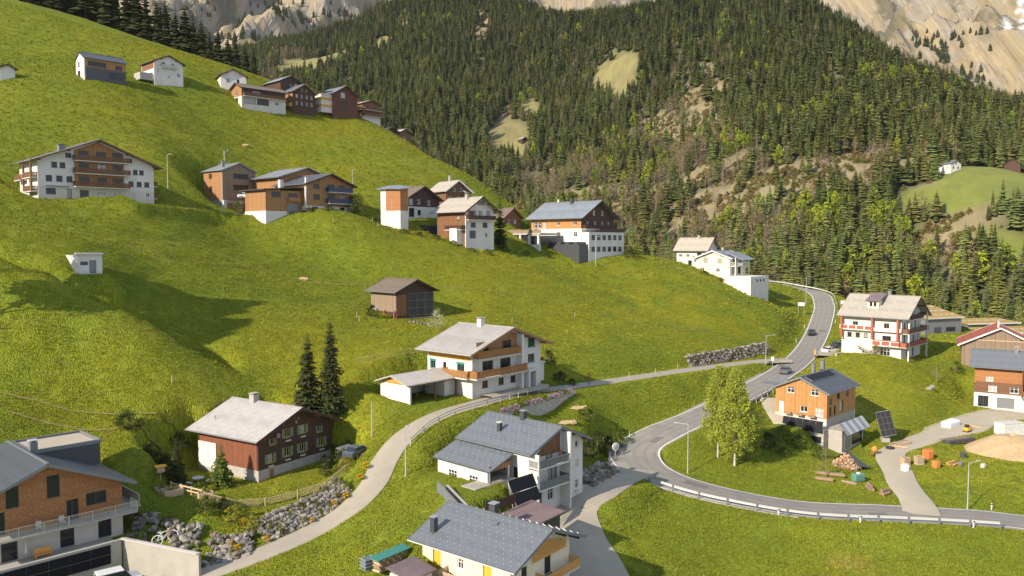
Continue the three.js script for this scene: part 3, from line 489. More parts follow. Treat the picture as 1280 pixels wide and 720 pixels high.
{ // the forest: every tree gets a place; the nearest of each kind stand as trees of their own
  const kinds = { spruce: [], lime: [], bare: [] };
  for (let d = 345; d < 1500; d += 5.7) for (let x = -0.70 * d; x < 0.72 * d; x += 5.7) {
    const px = x + rr(-2.8, 2.8), pz = -d + rr(-2.8, 2.8);
    if (px < -600 || px > 600) continue;
    const y = slopeY(px, pz), [u, v] = fwd(px, y + 12, pz);
    if (u < -30 || u > 1310 || v < -60 || v > 470) continue;
    if (u < 330 && v < 140 && d < 900) continue;
    if (d < 420 && u < 740) continue;
    const g = inZone(ZONES.grass, px, pz, 0.12), b = inZone(ZONES.bare, px, pz, 0.3), l = inZone(ZONES.lime, px, pz, 0.6), br = inZone(ZONES.brown, px, pz, 0.5), gap = fbm(px / 38, pz / 38, 3, 0, 51);
    const q = rnd();
    if (q < g * 1.2 || rnd() < b * 0.93 || gap < 0.28 && rnd() < 0.5) continue;
    if (rnd() < 0.06) continue;
    const k = rnd(), cl = fbm(px / 26, pz / 26, 3, 0, 53);
    let kind = 'spruce';
    if (k < br * 0.6 + 0.05) kind = 'bare'; else if (rnd() < l * ss(0.36, 0.6, cl) * 0.55 + 0.02) kind = 'lime';
    const hh = kind === 'spruce' ? mix(9, 26, Math.pow(rnd(), 0.8)) * mix(0.8, 1.15, cl) : rr(10, 17);
    kinds[kind].push({ x: px, y, z: pz, h: hh, w: rr(0.8, 1.2), a: rnd() * 6.283, v: Math.floor(rnd() * 15), t: rr(0.62, 1.35), u: rr(0.85, 1.15), d, v0: v, uu: u });
  }
  const m4 = new THREE.Matrix4(), Q = new THREE.Quaternion(), Y = new THREE.Vector3(0, 1, 0);
  const set = {
    spruce: [FAR, TRUNK, MT_.spruce, MT_.bark, 'spruce_tree', 'tall dark spruce in the nearest rows of the forest across the gorge', 'spruces on the near forest edge', 'spruce_forest', 'dark spruce forest spread over the far mountainside'],
    lime: [LIME, LIMET, MT_.lime, MT_.bark, 'beech_tree', 'fresh lime green broadleaf tree among the dark spruces', 'lime green trees in the forest', 'broadleaf_wood', 'pale green broadleaf trees mixed into the upper forest'],
    bare: [BARE, BARET, MT_.haze, MT_.twig, 'bare_tree', 'greyish brown budding tree with bare limbs in the forest', 'budding brown trees in the forest', 'budding_wood', 'brownish budding trees scattered over the far slope'],
  };
  for (const k in kinds) {
    const [crowns, trunk, cm, tm, nm, lb, gr, nmS, lbS] = set[k], all = kinds[k].filter((t) => t.v0 > -40).sort((a, b) => a.d - b.d), cap = 290;
    const tints = [0, 1, 2].map((i) => { const m = cm.clone(); m.color.multiply(lin([0.72, 1, 1.25][i], [0.76, 1, 1.18][i], [0.95, 1, 0.9][i])); return m; });
    all.slice(0, cap).forEach((t, i) => {
      const g = new THREE.Group(); g.name = numbered(nm); g.position.set(t.x, t.y, t.z); g.rotation.y = t.a; g.scale.set(t.h * t.w, t.h, t.h * t.w);
      tag(g, lb, 'tree', gr); scene.add(g); part(g, 'trunk', trunk, tm); part(g, 'crown', k === 'spruce' ? FINE[t.v % 4] : crowns[t.v % crowns.length], tints[t.v % 3]);
    });
    const rest = all.slice(cap);
    if (!rest.length) continue;
    const root = new THREE.Group(); root.name = numbered(nmS); tag(root, lbS, 'forest', null, 'stuff'); scene.add(root);
    crowns.forEach((c, n) => {
      const sub = rest.filter((t) => t.v % crowns.length === n), im = new THREE.InstancedMesh(c, cm, sub.length); im.name = 'crown'; im.userData.kind = 'stuff'; im.castShadow = im.receiveShadow = true;
      sub.forEach((t, i) => { m4.compose(new THREE.Vector3(t.x, t.y, t.z), Q.setFromAxisAngle(Y, t.a), new THREE.Vector3(t.h * t.w, t.h, t.h * t.w)); im.setMatrixAt(i, m4); im.setColorAt(i, lin(t.t * t.u, t.t, t.t)); });
      root.add(im);
    });
    const im = new THREE.InstancedMesh(trunk, tm, rest.length); im.name = 'trunk'; im.userData.kind = 'stuff'; im.castShadow = im.receiveShadow = true;
    rest.forEach((t, i) => { m4.compose(new THREE.Vector3(t.x, t.y, t.z), Q.setFromAxisAngle(Y, t.a), new THREE.Vector3(t.h * t.w, t.h, t.h * t.w)); im.setMatrixAt(i, m4); });
    root.add(im);
  }
  // low scrub on the bare ground between the trees
  const sb = []; for (let i = 0; i < 90000 && sb.length < 9000; i++) { const d = rr(360, 1250), x = rr(-0.4, 0.7) * d; if (inZone(ZONES.bare, x, -d, 0.5) + 0.05 < rnd() || inZone(ZONES.grass, x, -d) > 0.4 || fbm(x / 12, d / 12, 3, 0, 97) < 0.46) continue; sb.push([x, slopeY(x, -d), -d]); }
  const si = new THREE.InstancedMesh(LIME[0], MT_.scrub, sb.length); si.name = 'hillside_scrub'; si.castShadow = si.receiveShadow = true; tag(si, 'low brownish scrub on the open slopes between the trees', 'scrub', null, 'stuff');
  sb.forEach(([x, y, z], i) => { const h = rr(1.5, 5); m4.compose(new THREE.Vector3(x, y - 0.4 * h, z), Q.setFromAxisAngle(Y, rnd() * 6), new THREE.Vector3(h * 1.6, h, h * 1.6)); si.setMatrixAt(i, m4); const g = rnd(); si.setColorAt(i, lin(mix(1, 0.7, g), mix(0.8, 0.95, g), mix(0.9, 0.5, g)).multiplyScalar(rr(0.6, 1.2))); }); scene.add(si);
  // scattered conifers under the bare peaks
  const pk = [];
  for (let i = 0; i < 9000; i++) {
    const d = rr(1250, 2500), x = rr(-0.5, 0.75) * d, y = peakY(x, -d), [u, v] = fwd(x, y, -d);
    const right = u > 1140 && u < 1240 && v > 35 && v < 150 && rnd() < 0.9, r2 = u > 1230 && v > 60 && rnd() < 0.5, left = u > 225 && u < 520 && v > 5 && v < 110 && fbm(x / 90, d / 90, 3, 0, 91) > 0.52;
    if ((right && fbm(x / 60, d / 60, 3, 0, 95) > 0.4) || (r2 && fbm(x / 70, d / 70, 3, 0, 95) > 0.5) || left) pk.push([x, y, -d]);
  }
  const im = new THREE.InstancedMesh(FAR[1], MT_.spruce, pk.length); im.name = 'distant_conifers'; im.castShadow = im.receiveShadow = true; tag(im, 'distant dark conifers sprinkled below the rocky peaks', 'forest', null, 'stuff');
  pk.forEach(([x, y, z], i) => { const h = rr(13, 24); m4.compose(new THREE.Vector3(x, y, z), Q.setFromAxisAngle(Y, rnd() * 6), new THREE.Vector3(h * 1.3, h, h * 1.3)); im.setMatrixAt(i, m4); im.setColorAt(i, lin(1, 1, 1).multiplyScalar(rr(0.7, 1.1))); });
  scene.add(im);
}
// ---------------------------------------------------------------- building kit
const D2R = Math.PI / 180, GEO = {};
const cached = (k, f) => GEO[k] || (GEO[k] = f());
const unitPlane = (w, h, d) => cached('p' + [w, h, d], () => bx(w, h, d));
function frameGeo(w, h, mul, tr, b = 0.08, d = 0.1) {
  return cached('f' + [w, h, mul, tr, b], () => {
    const g = [bx(w, b, d, 0, b / 2, 0), bx(w, b, d, 0, h - b / 2, 0), bx(b, h - 2 * b, d, -w / 2 + b / 2, h / 2, 0), bx(b, h - 2 * b, d, w / 2 - b / 2, h / 2, 0)];
    for (let i = 1; i < mul; i++) g.push(bx(b * 0.9, h - 2 * b, d * 0.8, -w / 2 + w * i / mul, h / 2, 0));
    if (tr) g.push(bx(w - 2 * b, b * 0.7, d * 0.7, 0, h * tr, 0));
    return mg(g);
  });
}
function clipV(poly, lo, hi) {
  const cut = (P, v, keepAbove) => { const o = []; P.forEach((a, i) => { const b = P[(i + 1) % P.length], ia = keepAbove ? a[1] >= v : a[1] <= v, ib = keepAbove ? b[1] >= v : b[1] <= v; if (ia) o.push(a); if (ia !== ib) { const t = (v - a[1]) / (b[1] - a[1]); o.push([a[0] + t * (b[0] - a[0]), v]); } }); return o; };
  return cut(cut(poly, lo, true), hi, false);
}
function wallGeo(poly, holes, t) {
  const s = new THREE.Shape(poly.map((p) => new THREE.Vector2(...p)));
  for (const [u, v, w, h] of holes) { const p = new THREE.Path(); p.moveTo(u - w / 2, v); p.lineTo(u - w / 2, v + h); p.lineTo(u + w / 2, v + h); p.lineTo(u + w / 2, v); p.closePath(); s.holes.push(p); }
  return new THREE.ExtrudeGeometry(s, { depth: t, bevelEnabled: false }).translate(0, 0, -t);
}
function slab(a, b, c, d, th) {                         // four top corners in order, uv in metres: u along a-b, v along a-d
  const V = (p) => new THREE.Vector3(...p), A = V(a), B = V(b), C = V(c), Dd = V(d), n = B.clone().sub(A).cross(Dd.clone().sub(A)).normalize(); if (n.y < 0) n.negate();
  const lo = [A, B, C, Dd].map((p) => p.clone().addScaledVector(n, -th)), U = B.clone().sub(A).normalize(), W = Dd.clone().sub(A); W.addScaledVector(U, -W.dot(U)).normalize();
  const pos = [], uv = [], q = (p, r, s, t) => { for (const x of [p, r, s, p, s, t]) { pos.push(x.x, x.y, x.z); const e = x.clone().sub(A); uv.push(e.dot(U), e.dot(W)); } };
  const flip = B.clone().sub(A).cross(Dd.clone().sub(A)).y < 0, Q = (p, r, s, t) => flip ? q(t, s, r, p) : q(p, r, s, t);
  Q(A, B, C, Dd); Q(lo[3], lo[2], lo[1], lo[0]); Q(lo[0], lo[1], B, A); Q(lo[1], lo[2], C, B); Q(lo[2], lo[3], Dd, C); Q(lo[3], lo[0], A, Dd);
  const g = new THREE.BufferGeometry(); g.setAttribute('position', new THREE.Float32BufferAttribute(pos, 3)); g.setAttribute('uv', new THREE.Float32BufferAttribute(uv, 2)); g.computeVertexNormals(); return g;
}
const FACE = { front: 0, left: -90, right: 90, back: 180 };
class House {
  constructor(name, label, category, o) {
    this.o = o; const W = o.W, L = o.L; this.W = W; this.L = L; this.t = o.t || 0.3;
    this.g = thing(name, label, category, o.c[0], o.c[1], o.c[2], o.a);
    const ov = o.ov ?? 0.9, of = o.of ?? 1.0, ob = o.ob ?? of, Wr = W + 2 * ov, th = o.th ?? 0.22; Object.assign(this, { ov, of, ob, Wr, th });
    const he = o.he, hr = o.hr; this.s = (hr - he) / (Wr / 2); this.hw = he + this.s * ov - th * 1.1; this.hru = hr - th * 1.1;
    if (o.k) this.g.scale.setScalar(o.k);
    this.walls();
    if (o.roof) this.makeRoof();
  }
  poly(f) {
    const W = this.W / 2, L = this.L / 2 - this.t, b = -(this.o.deep ?? 2.5);
    return f === 'front' || f === 'back' ? [[-W, b], [W, b], [W, this.hw], [0, this.hru], [-W, this.hw]] : [[-L, b], [L, b], [L, this.hw], [-L, this.hw]];
  }
  pos(f, u, v, n = 0) {                                 // face coordinates to the house's own
    const a = FACE[f] * D2R, o = f === 'front' ? [0, this.L / 2] : f === 'back' ? [0, -this.L / 2] : f === 'left' ? [-this.W / 2, 0] : [this.W / 2, 0];
    return [o[0] + u * Math.cos(a) + n * Math.sin(a), v, o[1] - u * Math.sin(a) + n * Math.cos(a)];
  }
  put(m, f, u, v, n = 0) { m.position.set(...this.pos(f, u, v, n)); m.rotation.y = FACE[f] * D2R; return m; }
  add(name, geo, m, f, u, v, n = 0, label) { return this.put(part(this.g, name, geo, m, label), f, u, v, n); }
  walls() {
    const o = this.o, skip = o.skip || [];
    for (const f of ['front', 'left', 'right', 'back']) {
      if (skip.includes(f)) continue;
      const bands = (o.bandsF && o.bandsF[f]) || o.bands, wins = (o.wins && o.wins[f]) || [], P = this.poly(f);
      const cutIn = new Set(); let lo = -99;
      for (const [hi, m] of bands) {
        const q = clipV(P, lo, hi), hs = [];
        if (q.length > 2) {
          for (const w of wins) if (w[1] > lo + 0.04 && w[1] + w[3] < hi - 0.04 && w[1] + w[3] < this.top(f, w[0], w[2]) - 0.05) { hs.push(w); cutIn.add(w); }
          this.add('wall', wallGeo(q, hs, this.t), M[m], f, 0, 0);
        }
        lo = hi;
      }
      for (const w of wins) this.window(f, ...w, cutIn.has(w));
    }
  }
  top(f, u, w) { return f === 'front' || f === 'back' ? this.hw + (this.W / 2 - Math.abs(u) - w / 2) * (this.hru - this.hw) / (this.W / 2) : this.hw; }
  window(f, u, v, w, h, k = 'w', cut = true) {
    const n = cut ? -0.17 : 0.03, q = k.split(':'), K = q[0], x = q[1];
    if (K === 'door' || K === 'gar') {
      const d = this.add(K === 'gar' ? 'garage_door' : 'door', unitPlane(w, h, 0.06), M[x || 'frameWood'], f, u, v + h / 2, n);
      if (K === 'gar') { const s = []; for (let i = 1; i < 5; i++) s.push(bx(w - 0.1, 0.03, 0.02, 0, -h / 2 + h * i / 5, 0.035)); part(d, 'ridge', mg(s), M.greyMetal); } else { const hd = part(d, 'handle', cached('handle', () => bx(0.14, 0.04, 0.06)), M.metal); hd.position.set(w * 0.36, -0.05, 0.06); }
      return d;
    }
    const fm = { w: 'frame', d: 'frameDark', o: 'frameWood', y: 'yellowFrame', t: 'teal', g: 'frameDark' }[K] || 'frame', mul = K === 'g' ? Math.max(1, Math.round(w / 1.1)) : w > 0.75 ? Math.max(2, Math.round(w / 0.8)) : 1;
    const wn = this.add('window', frameGeo(w, h, mul, K === 'w' && h > 1 ? 0.66 : 0), M[fm], f, u, v, n);
    const p = part(wn, 'pane', unitPlane(w - 0.02, h - 0.02, 0.03), hash(Math.round(u * 10), Math.round(v * 10), Math.round(w * 9)) > 0.74 ? M.curtain : M.glass); p.position.set(0, h / 2, -0.03);
    if (K !== 'g') { const s = part(wn, 'sill', unitPlane(w + 0.16, 0.05, 0.22), M[x === 'ws' ? 'frame' : fm]); s.position.set(0, -0.03, 0.11 + (cut ? 0.08 : 0)); }
    if (x === 'sh' || x === 'shb') for (const sgn of [-1, 1]) this.add('shutter', unitPlane(w * 0.5, h + 0.06, 0.05), M[x === 'sh' ? 'greenShutter' : 'frameWood'], f, u + sgn * (w * 0.77), v + h / 2, 0.035);
    if (x === 'bl') this.add('blind_box', unitPlane(w + 0.1, 0.32, 0.12), M.teal, f, u, v + h + 0.12, 0.05);
    if (x === 'fl') { this.add('flower_box', unitPlane(w, 0.22, 0.22), M.greyw, f, u, v - 0.3, 0.16); }
    return wn;
  }
  makeRoof() {
    const o = this.o, { Wr, th } = this, he = o.he, hr = o.hr, z1 = this.L / 2 + this.of, z0 = -this.L / 2 - this.ob, m = M[o.roof];
    const r = part(this.g, 'roof', mg([slab([-Wr / 2, he, z0], [-Wr / 2, he, z1], [0, hr, z1], [0, hr, z0], th), slab([Wr / 2, he, z1], [Wr / 2, he, z0], [0, hr, z0], [0, hr, z1], th)]), m);
    this.roof = r;
    part(r, 'ridge_cap', bx(0.3, 0.09, z1 - z0 + 0.04, 0, hr + 0.02, (z0 + z1) / 2), M[o.trim || 'greyMetal']);
    const l = Math.hypot(Wr / 2, hr - he), an = Math.atan2(hr - he, Wr / 2), cs = Math.cos(an);
    for (const z of [z1 + 0.025, z0 - 0.025]) for (const sg of [-1, 1]) part(r, 'barge_board', bx(l, th + 0.1, 0.05, sg * Wr / 4, (he + hr) / 2 - th / 2 / cs - 0.02, z, 0, 0, -sg * an), M[o.barge || 'dark']);
    for (const sg of [-1, 1]) part(r, 'gutter', bar([sg * (Wr / 2 + 0.06), he - 0.1, z0], [sg * (Wr / 2 + 0.06), he - 0.1, z1], 0.075, 6), M[o.gut || 'greyMetal']);
    if (o.seams) { const s = []; for (let z = z0 + 0.3; z < z1; z += o.seams) for (const sg of [-1, 1]) s.push(bx(l, 0.045, 0.03, sg * Wr / 4, (he + hr) / 2 + 0.025, z, 0, 0, -sg * an)); tag(part(r, 'standing_seams', mg(s), m), null, null, null, 'stuff'); }
    if (o.guards) { const s = []; let k = 0; for (let q = 0.6; q < l - 0.3; q += o.guards, k++) for (let z = z0 + 0.5 + (k % 2) * o.guards * 0.75; z < z1 - 0.2; z += o.guards * 1.5) for (const sg of [-1, 1]) s.push(bx(0.05, 0.07, 0.1, sg * (Wr / 2 - q * cs), he + q * Math.sin(an) + 0.06, z, 0, 0, -sg * an)); tag(part(r, 'snow_guards', mg(s), M.galv), null, null, null, 'stuff'); }
    if (o.purlins !== 0) { const s = []; for (const x of [-this.W / 2 + 0.15, 0, this.W / 2 - 0.15, -this.W / 4, this.W / 4]) s.push(bx(0.22, 0.3, this.of + 0.4, x, this.under(x) - 0.17, this.L / 2 + this.of / 2 - 0.3)); for (const g of s) part(this.g, 'purlin', g, M[o.purlin || 'brown']); }
  }
  under(x) { return this.o.hr - Math.abs(x) * this.s - this.th * 1.1; }
  chimney(x, z, w, h, m = 'greyMetal', cap = 'metal', label) {
    const y = this.o.hr - Math.abs(x) * this.s, c = part(this.roof, 'chimney', boxUV(bx(w, h + 0.8, w, x, y + h / 2 - 0.3, z)), M[m], label);
    part(this.roof, 'chimney_cap', mg([bx(w + 0.16, 0.08, w + 0.16, x, y + h + 0.28, z), bx(0.06, 0.2, 0.06, x - w / 3, y + h + 0.17, z - w / 3), bx(0.06, 0.2, 0.06, x + w / 3, y + h + 0.17, z + w / 3), bx(0.06, 0.2, 0.06, x - w / 3, y + h + 0.17, z + w / 3), bx(0.06, 0.2, 0.06, x + w / 3, y + h + 0.17, z - w / 3)]), M[cap]);
    return c;
  }
  balcony(f, u0, u1, v, dep, style, m, o = {}) {
    const w = u1 - u0, b = this.add('balcony', unitPlane(w, 0.18, dep), M[o.floor || 'greyw'], f, (u0 + u1) / 2, v - 0.09, dep / 2 + 0.003), hh = o.h || 1.0, n = dep / 2 - 0.04;
    const rails = [[-w / 2, -dep / 2, -w / 2, n], [-w / 2, n, w / 2, n], [w / 2, n, w / 2, -dep / 2]].filter((_, i) => !(o.open || []).includes(i));
    for (const [x0, z0, x1, z1] of rails) {
      const l = Math.hypot(x1 - x0, z1 - z0), ry = Math.atan2(-(z1 - z0), x1 - x0), g = []; if (l < 0.05) continue;
      if (style === 'boards') { const k = Math.max(1, Math.round(l / 0.22)); for (let i = 0; i < k; i++) g.push(bx(l / k - (i % 4 ? 0.04 : 0.1), hh - 0.16, 0.035, -l / 2 + (i + 0.5) * l / k, 0.1 + hh / 2 - 0.02 * (i % 2), 0)); g.push(bx(l, 0.09, 0.13, 0, hh + 0.06, 0), bx(l, 0.08, 0.07, 0, 0.14, -0.05)); }
      else if (style === 'slats') { for (let y = 0.12; y < hh; y += 0.15) g.push(bx(l, 0.1, 0.035, 0, y, 0)); for (let x = -l / 2 + 0.05; x <= l / 2; x += 1.4) g.push(bx(0.06, hh, 0.06, x, hh / 2, -0.05)); }
      else if (style === 'bars') { for (let x = -l / 2; x <= l / 2 + 0.01; x += 0.14) g.push(bx(0.022, hh, 0.022, x, hh / 2 + 0.05, 0)); for (let x = -l / 2; x <= l / 2 + 0.01; x += l / Math.ceil(l / 2.4)) g.push(bx(0.07, hh + 0.1, 0.07, x, hh / 2 + 0.05, 0)); g.push(bx(l, 0.05, 0.06, 0, hh + 0.07, 0), bx(l, 0.04, 0.04, 0, 0.12, 0)); }
      else if (style === 'solid') { g.push(bx(l, hh, 0.05, 0, hh / 2 + 0.04, 0), bx(l, 0.06, 0.1, 0, hh + 0.07, 0)); }
      else if (style === 'panels') {
        const k = Math.max(1, Math.round(l / (o.step || 2.0))); for (let i = 0; i <= k; i++) g.push(bx(0.32, hh, 0.1, -l / 2 + i * l / k, hh / 2, 0)); g.push(bx(l, 0.1, 0.14, 0, hh + 0.05, 0), bx(l, 0.08, 0.1, 0, 0.05, 0));
        for (let i = 0; i < k; i++) { const p = part(b, 'panel', unitPlane(l / k - 0.36, hh - 0.14, 0.05), M[o.panel || 'redPanel']); p.position.set((x0 + x1) / 2 + Math.cos(ry) * (-l / 2 + (i + 0.5) * l / k), 0.09 + hh / 2, (z0 + z1) / 2 - Math.sin(ry) * (-l / 2 + (i + 0.5) * l / k)); p.rotation.y = ry; }
      }
      const r = part(b, 'railing', mg(g), M[m]); r.position.set((x0 + x1) / 2, 0.09, (z0 + z1) / 2); r.rotation.y = ry;
    }
    return b;
  }
  done() { return this.g; }
}
// a plain box body in a house's frame, with uv in metres
const hb = (H, name, m, w, h, d, x, y, z, ry = 0, label) => part(H.g || H, name, T(boxUV(bx(w, h, d)), x, y, z, 0, ry), typeof m === 'string' ? M[m] : m, label);
// from the roof's front-left eave corner to the middle of the footprint
const fromCorner = (x, z, a, Wr, Lr) => { const A = a * D2R; return [x + Math.cos(A) * Wr / 2 - Math.sin(A) * Lr / 2, z - Math.sin(A) * Wr / 2 - Math.cos(A) * Lr / 2]; };
const grid = (us, v, w, h, k) => us.map((u) => [u, v, w, h, k]);
// ---------------------------------------------------------------- houses near the lanes
{ // dark timber house above the stone bank
  const Wr = 15.6, Lr = 14.2, a = 58.5, [x, z] = fromCorner(-32.3, -100, a, Wr, Lr), base = 9.3;
  const h = new House('chalet', 'dark brown timber house with pale plate roof and antlers on its gable', 'house', {
    c: [x, base, z], a, W: 13.2, L: 11.8, ov: 1.2, of: 1.2, ob: 1.2, he: 5.5, hr: 8.6, roof: 'roofPale', barge: 'dark', trim: 'roofPale', deep: 3,
    bands: [[1.35, 'stonewash'], [99, 'dark']], bandsF: { left: [[1.35, 'stonewash'], [99, 'redwood']] },
    wins: {
      front: [[-4.6, 2.0, 0.9, 1.15, 'y:sh'], [-1.7, 2.2, 0.95, 1.2, 'y:sh'], [1.0, 2.2, 0.95, 1.2, 'y:sh'], [4.6, 2.2, 0.95, 1.2, 'y:sh'], [-1.6, 4.75, 0.95, 1.15, 'y:sh'], [1.1, 4.75, 0.95, 1.15, 'y:sh'], [-4.2, 4.3, 0.6, 0.8, 'y:sh'], [4.2, 4.3, 0.6, 0.8, 'y:sh'], [-4.4, -0.8, 0.75, 1.9, 'door:frameWood']],
      left: [],
    },
  });
  hb(h, 'white_bay', 'white', 0.16, 3.4, 3.6, -6.66, 2.2, -4.0);
  h.window('left', -4.0, 2.3, 1.5, 1.2, 'w:sh', false); h.window('left', -2.6, 2.0, 0.8, 1.8, 'w', false);
  h.chimney(-0.2, 3.2 - 5.4, 0.9, 0.9, 'concrete', 'concrete');
  for (const [u, v] of [[-4.6, 1.55], [-1.7, 1.75], [1.0, 1.75], [4.6, 1.75], [-1.6, 4.3], [1.1, 4.3]]) h.add('flower_box', unitPlane(0.9, 0.16, 0.2), M.greyw, 'front', u, v, 0.13);
  h.add('antlers', mg([bar([0, 0, 0], [-0.35, 0.35, 0.1], 0.03), bar([-0.35, 0.35, 0.1], [-0.25, 0.75, 0.12], 0.025), bar([0, 0, 0], [0.35, 0.35, 0.1], 0.03), bar([0.35, 0.35, 0.1], [0.6, 0.6, 0.1], 0.025), bar([0.35, 0.35, 0.1], [0.2, 0.6, 0.12], 0.02), bx(0.2, 0.3, 0.12, 0, -0.08, 0.04)]), M.plank, 'front', -0.1, 6.55, 0.05, 'pale antlers on the gable');
  h.add('dish', new THREE.CylinderGeometry(0.35, 0.3, 0.08, 14).rotateX(1.4), mat(lin(0.30, 0.16, 0.15), 0.7), 'front', -3.4, 5.35, 0.25);
  part(h.roof, 'aerial', mg([bar([-5, 6.4, -4.4], [-5, 7.2, -4.4], 0.03), bx(0.5, 0.03, 0.03, -5, 7.1, -4.4), bx(0.03, 0.03, 0.4, -5, 6.9, -4.4)]), M.darkMetal);
  shadows(h.g);
}
{ // white house with the carport
  const Wr = 19.2, Lr = 12.0, a = 49, [x, z] = [-4.34, -129.46], base = 16.81;
  const h = new House('guesthouse', 'white three storey house with pale seamed roof, carved wooden balconies and carport', 'house', {
    k: 1.026, c: [x, base, z], a, W: 16.0, L: 9.6, ov: 1.6, of: 1.3, ob: 1.1, he: 6.4, hr: 9.7, roof: 'roofBeige', barge: 'frameWood', trim: 'roofBeige', gut: 'roofBeige', seams: 0.55, deep: 2.5, purlin: 'honey',
    bands: [[99, 'white']], bandsF: { left: [[5.2, 'white'], [99, 'orangeFlat']] },
    wins: {
      front: [[-5.2, 0.95, 1.3, 1.05, 'd'], [-1.6, 0.95, 1.2, 1.05, 'd'], [1.2, 0.95, 1.2, 1.05, 'd'], [4.6, 0.05, 1.3, 2.1, 'g'], [-4.6, 2.95, 2.4, 2.0, 'g'], [-0.6, 2.95, 2.4, 2.0, 'g'], [5.6, 3.6, 1.6, 1.35, 't'], [5.6, 6.1, 1.6, 1.45, 't']],
      left: [[2.4, 3.4, 1.5, 1.2, 't:bl'], [-1.0, 2.9, 0.7, 1.7, 'd'], [-3.6, 3.4, 1.2, 1.2, 't:bl']],
    },
  });
  // recessed wooden attic front with its loggia
  hb(h, 'loggia_wall', 'honey', 9.2, 2.3, 0.06, -2.6, 6.75, 4.83 + 0.032);
  h.add('attic_gable', wallGeo([[-6.2, 7.2], [2.0, 7.2], [2.0, 8.55], [0.6, 9.0], [-0.6, 9.0]], [], 0.06), M.honey, 'front', 0, 0, 0.068);
  h.window('front', -5.2, 5.75, 1.3, 1.35, 'g', false); h.window('front', -0.4, 5.75, 1.9, 1.95, 'g', false);
  for (const m of h.g.children.filter((c) => c.name === 'window').slice(-2)) m.position.add(new THREE.Vector3(0, 0, 0.08));
  h.balcony('front', -8.0, 1.6, 5.6, 1.3, 'boards', 'railwood');
  h.balcony('front', -8.6, 3.0, 2.75, 1.5, 'boards', 'railwood');
  h.balcony('left', -0.4, 4.8, 2.75, 1.2, 'boards', 'railwood');
  hb(h, 'pier', 'white', 0.5, 8.6, 1.0, 2.4, 4.2, 5.3);
  h.chimney(-0.4, -0.6, 0.9, 1.0, 'greyw', 'metal');
  h.add('arch', mg([bx(0.35, 2.4, 1.3, -0.9, 1.2, 0.65), bx(0.35, 2.4, 1.3, 0.9, 1.2, 0.65), bx(2.15, 0.3, 1.3, 0, 2.55, 0.65)]), M.white, 'front', 4.6, 0, 0.01);
  hb(h, 'side_annexe', 'white', 3.4, 3.0, 4.4, 9.8, 1.2, 0.5); hb(h, 'annexe_roof', 'greyw', 3.8, 0.2, 4.9, 9.8, 2.8, 0.5);
  // carport: a low gable roof whose ridge runs out from the house
  const cr = part(h.g, 'carport_roof', mg([slab([-18.6, 2.7, 2.4], [-8.1, 2.7, 2.4], [-8.1, 3.8, -1.2], [-18.6, 3.8, -1.2], 0.16), slab([-8.1, 2.7, -4.8], [-18.6, 2.7, -4.8], [-18.6, 3.8, -1.2], [-8.1, 3.8, -1.2], 0.16)]), M.roofBeige);
  const rs = []; for (let xx = -18.3; xx < -8.1; xx += 0.55) rs.push(bx(0.03, 0.045, 3.76, xx, 3.28, 0.6, 0.2965), bx(0.03, 0.045, 3.76, xx, 3.28, -3.0, -0.2965)); tag(part(cr, 'standing_seams', mg(rs), M.roofBeige), null, null, null, 'stuff');
  h.g.add(part(h.g, 'carport_gable', T(wallGeo([[-3.3, 0], [3.3, 0], [0, 0.95]], [], 0.1), -17.9, 2.6, -1.2, 0, -Math.PI / 2), M.orangeFlat));
  hb(h, 'carport_wall', 'white', 0.25, 3.0, 6.4, -17.6, 1.0, -1.2); hb(h, 'carport_wall', 'white', 9.4, 3.0, 0.25, -12.8, 1.0, -4.3);
  for (const px of [-12.9, -8.6]) hb(h, 'carport_post', 'redwood', 0.22, 3.4, 0.22, px, 1.0, 2.0);
  hb(h, 'carport_beam', 'redwood', 9.6, 0.24, 0.2, -13.0, 2.5, 2.0);
  hb(h, 'storage_wall', 'white', 2.2, 2.9, 4.2, -9.2, 1.2, -0.8);
}
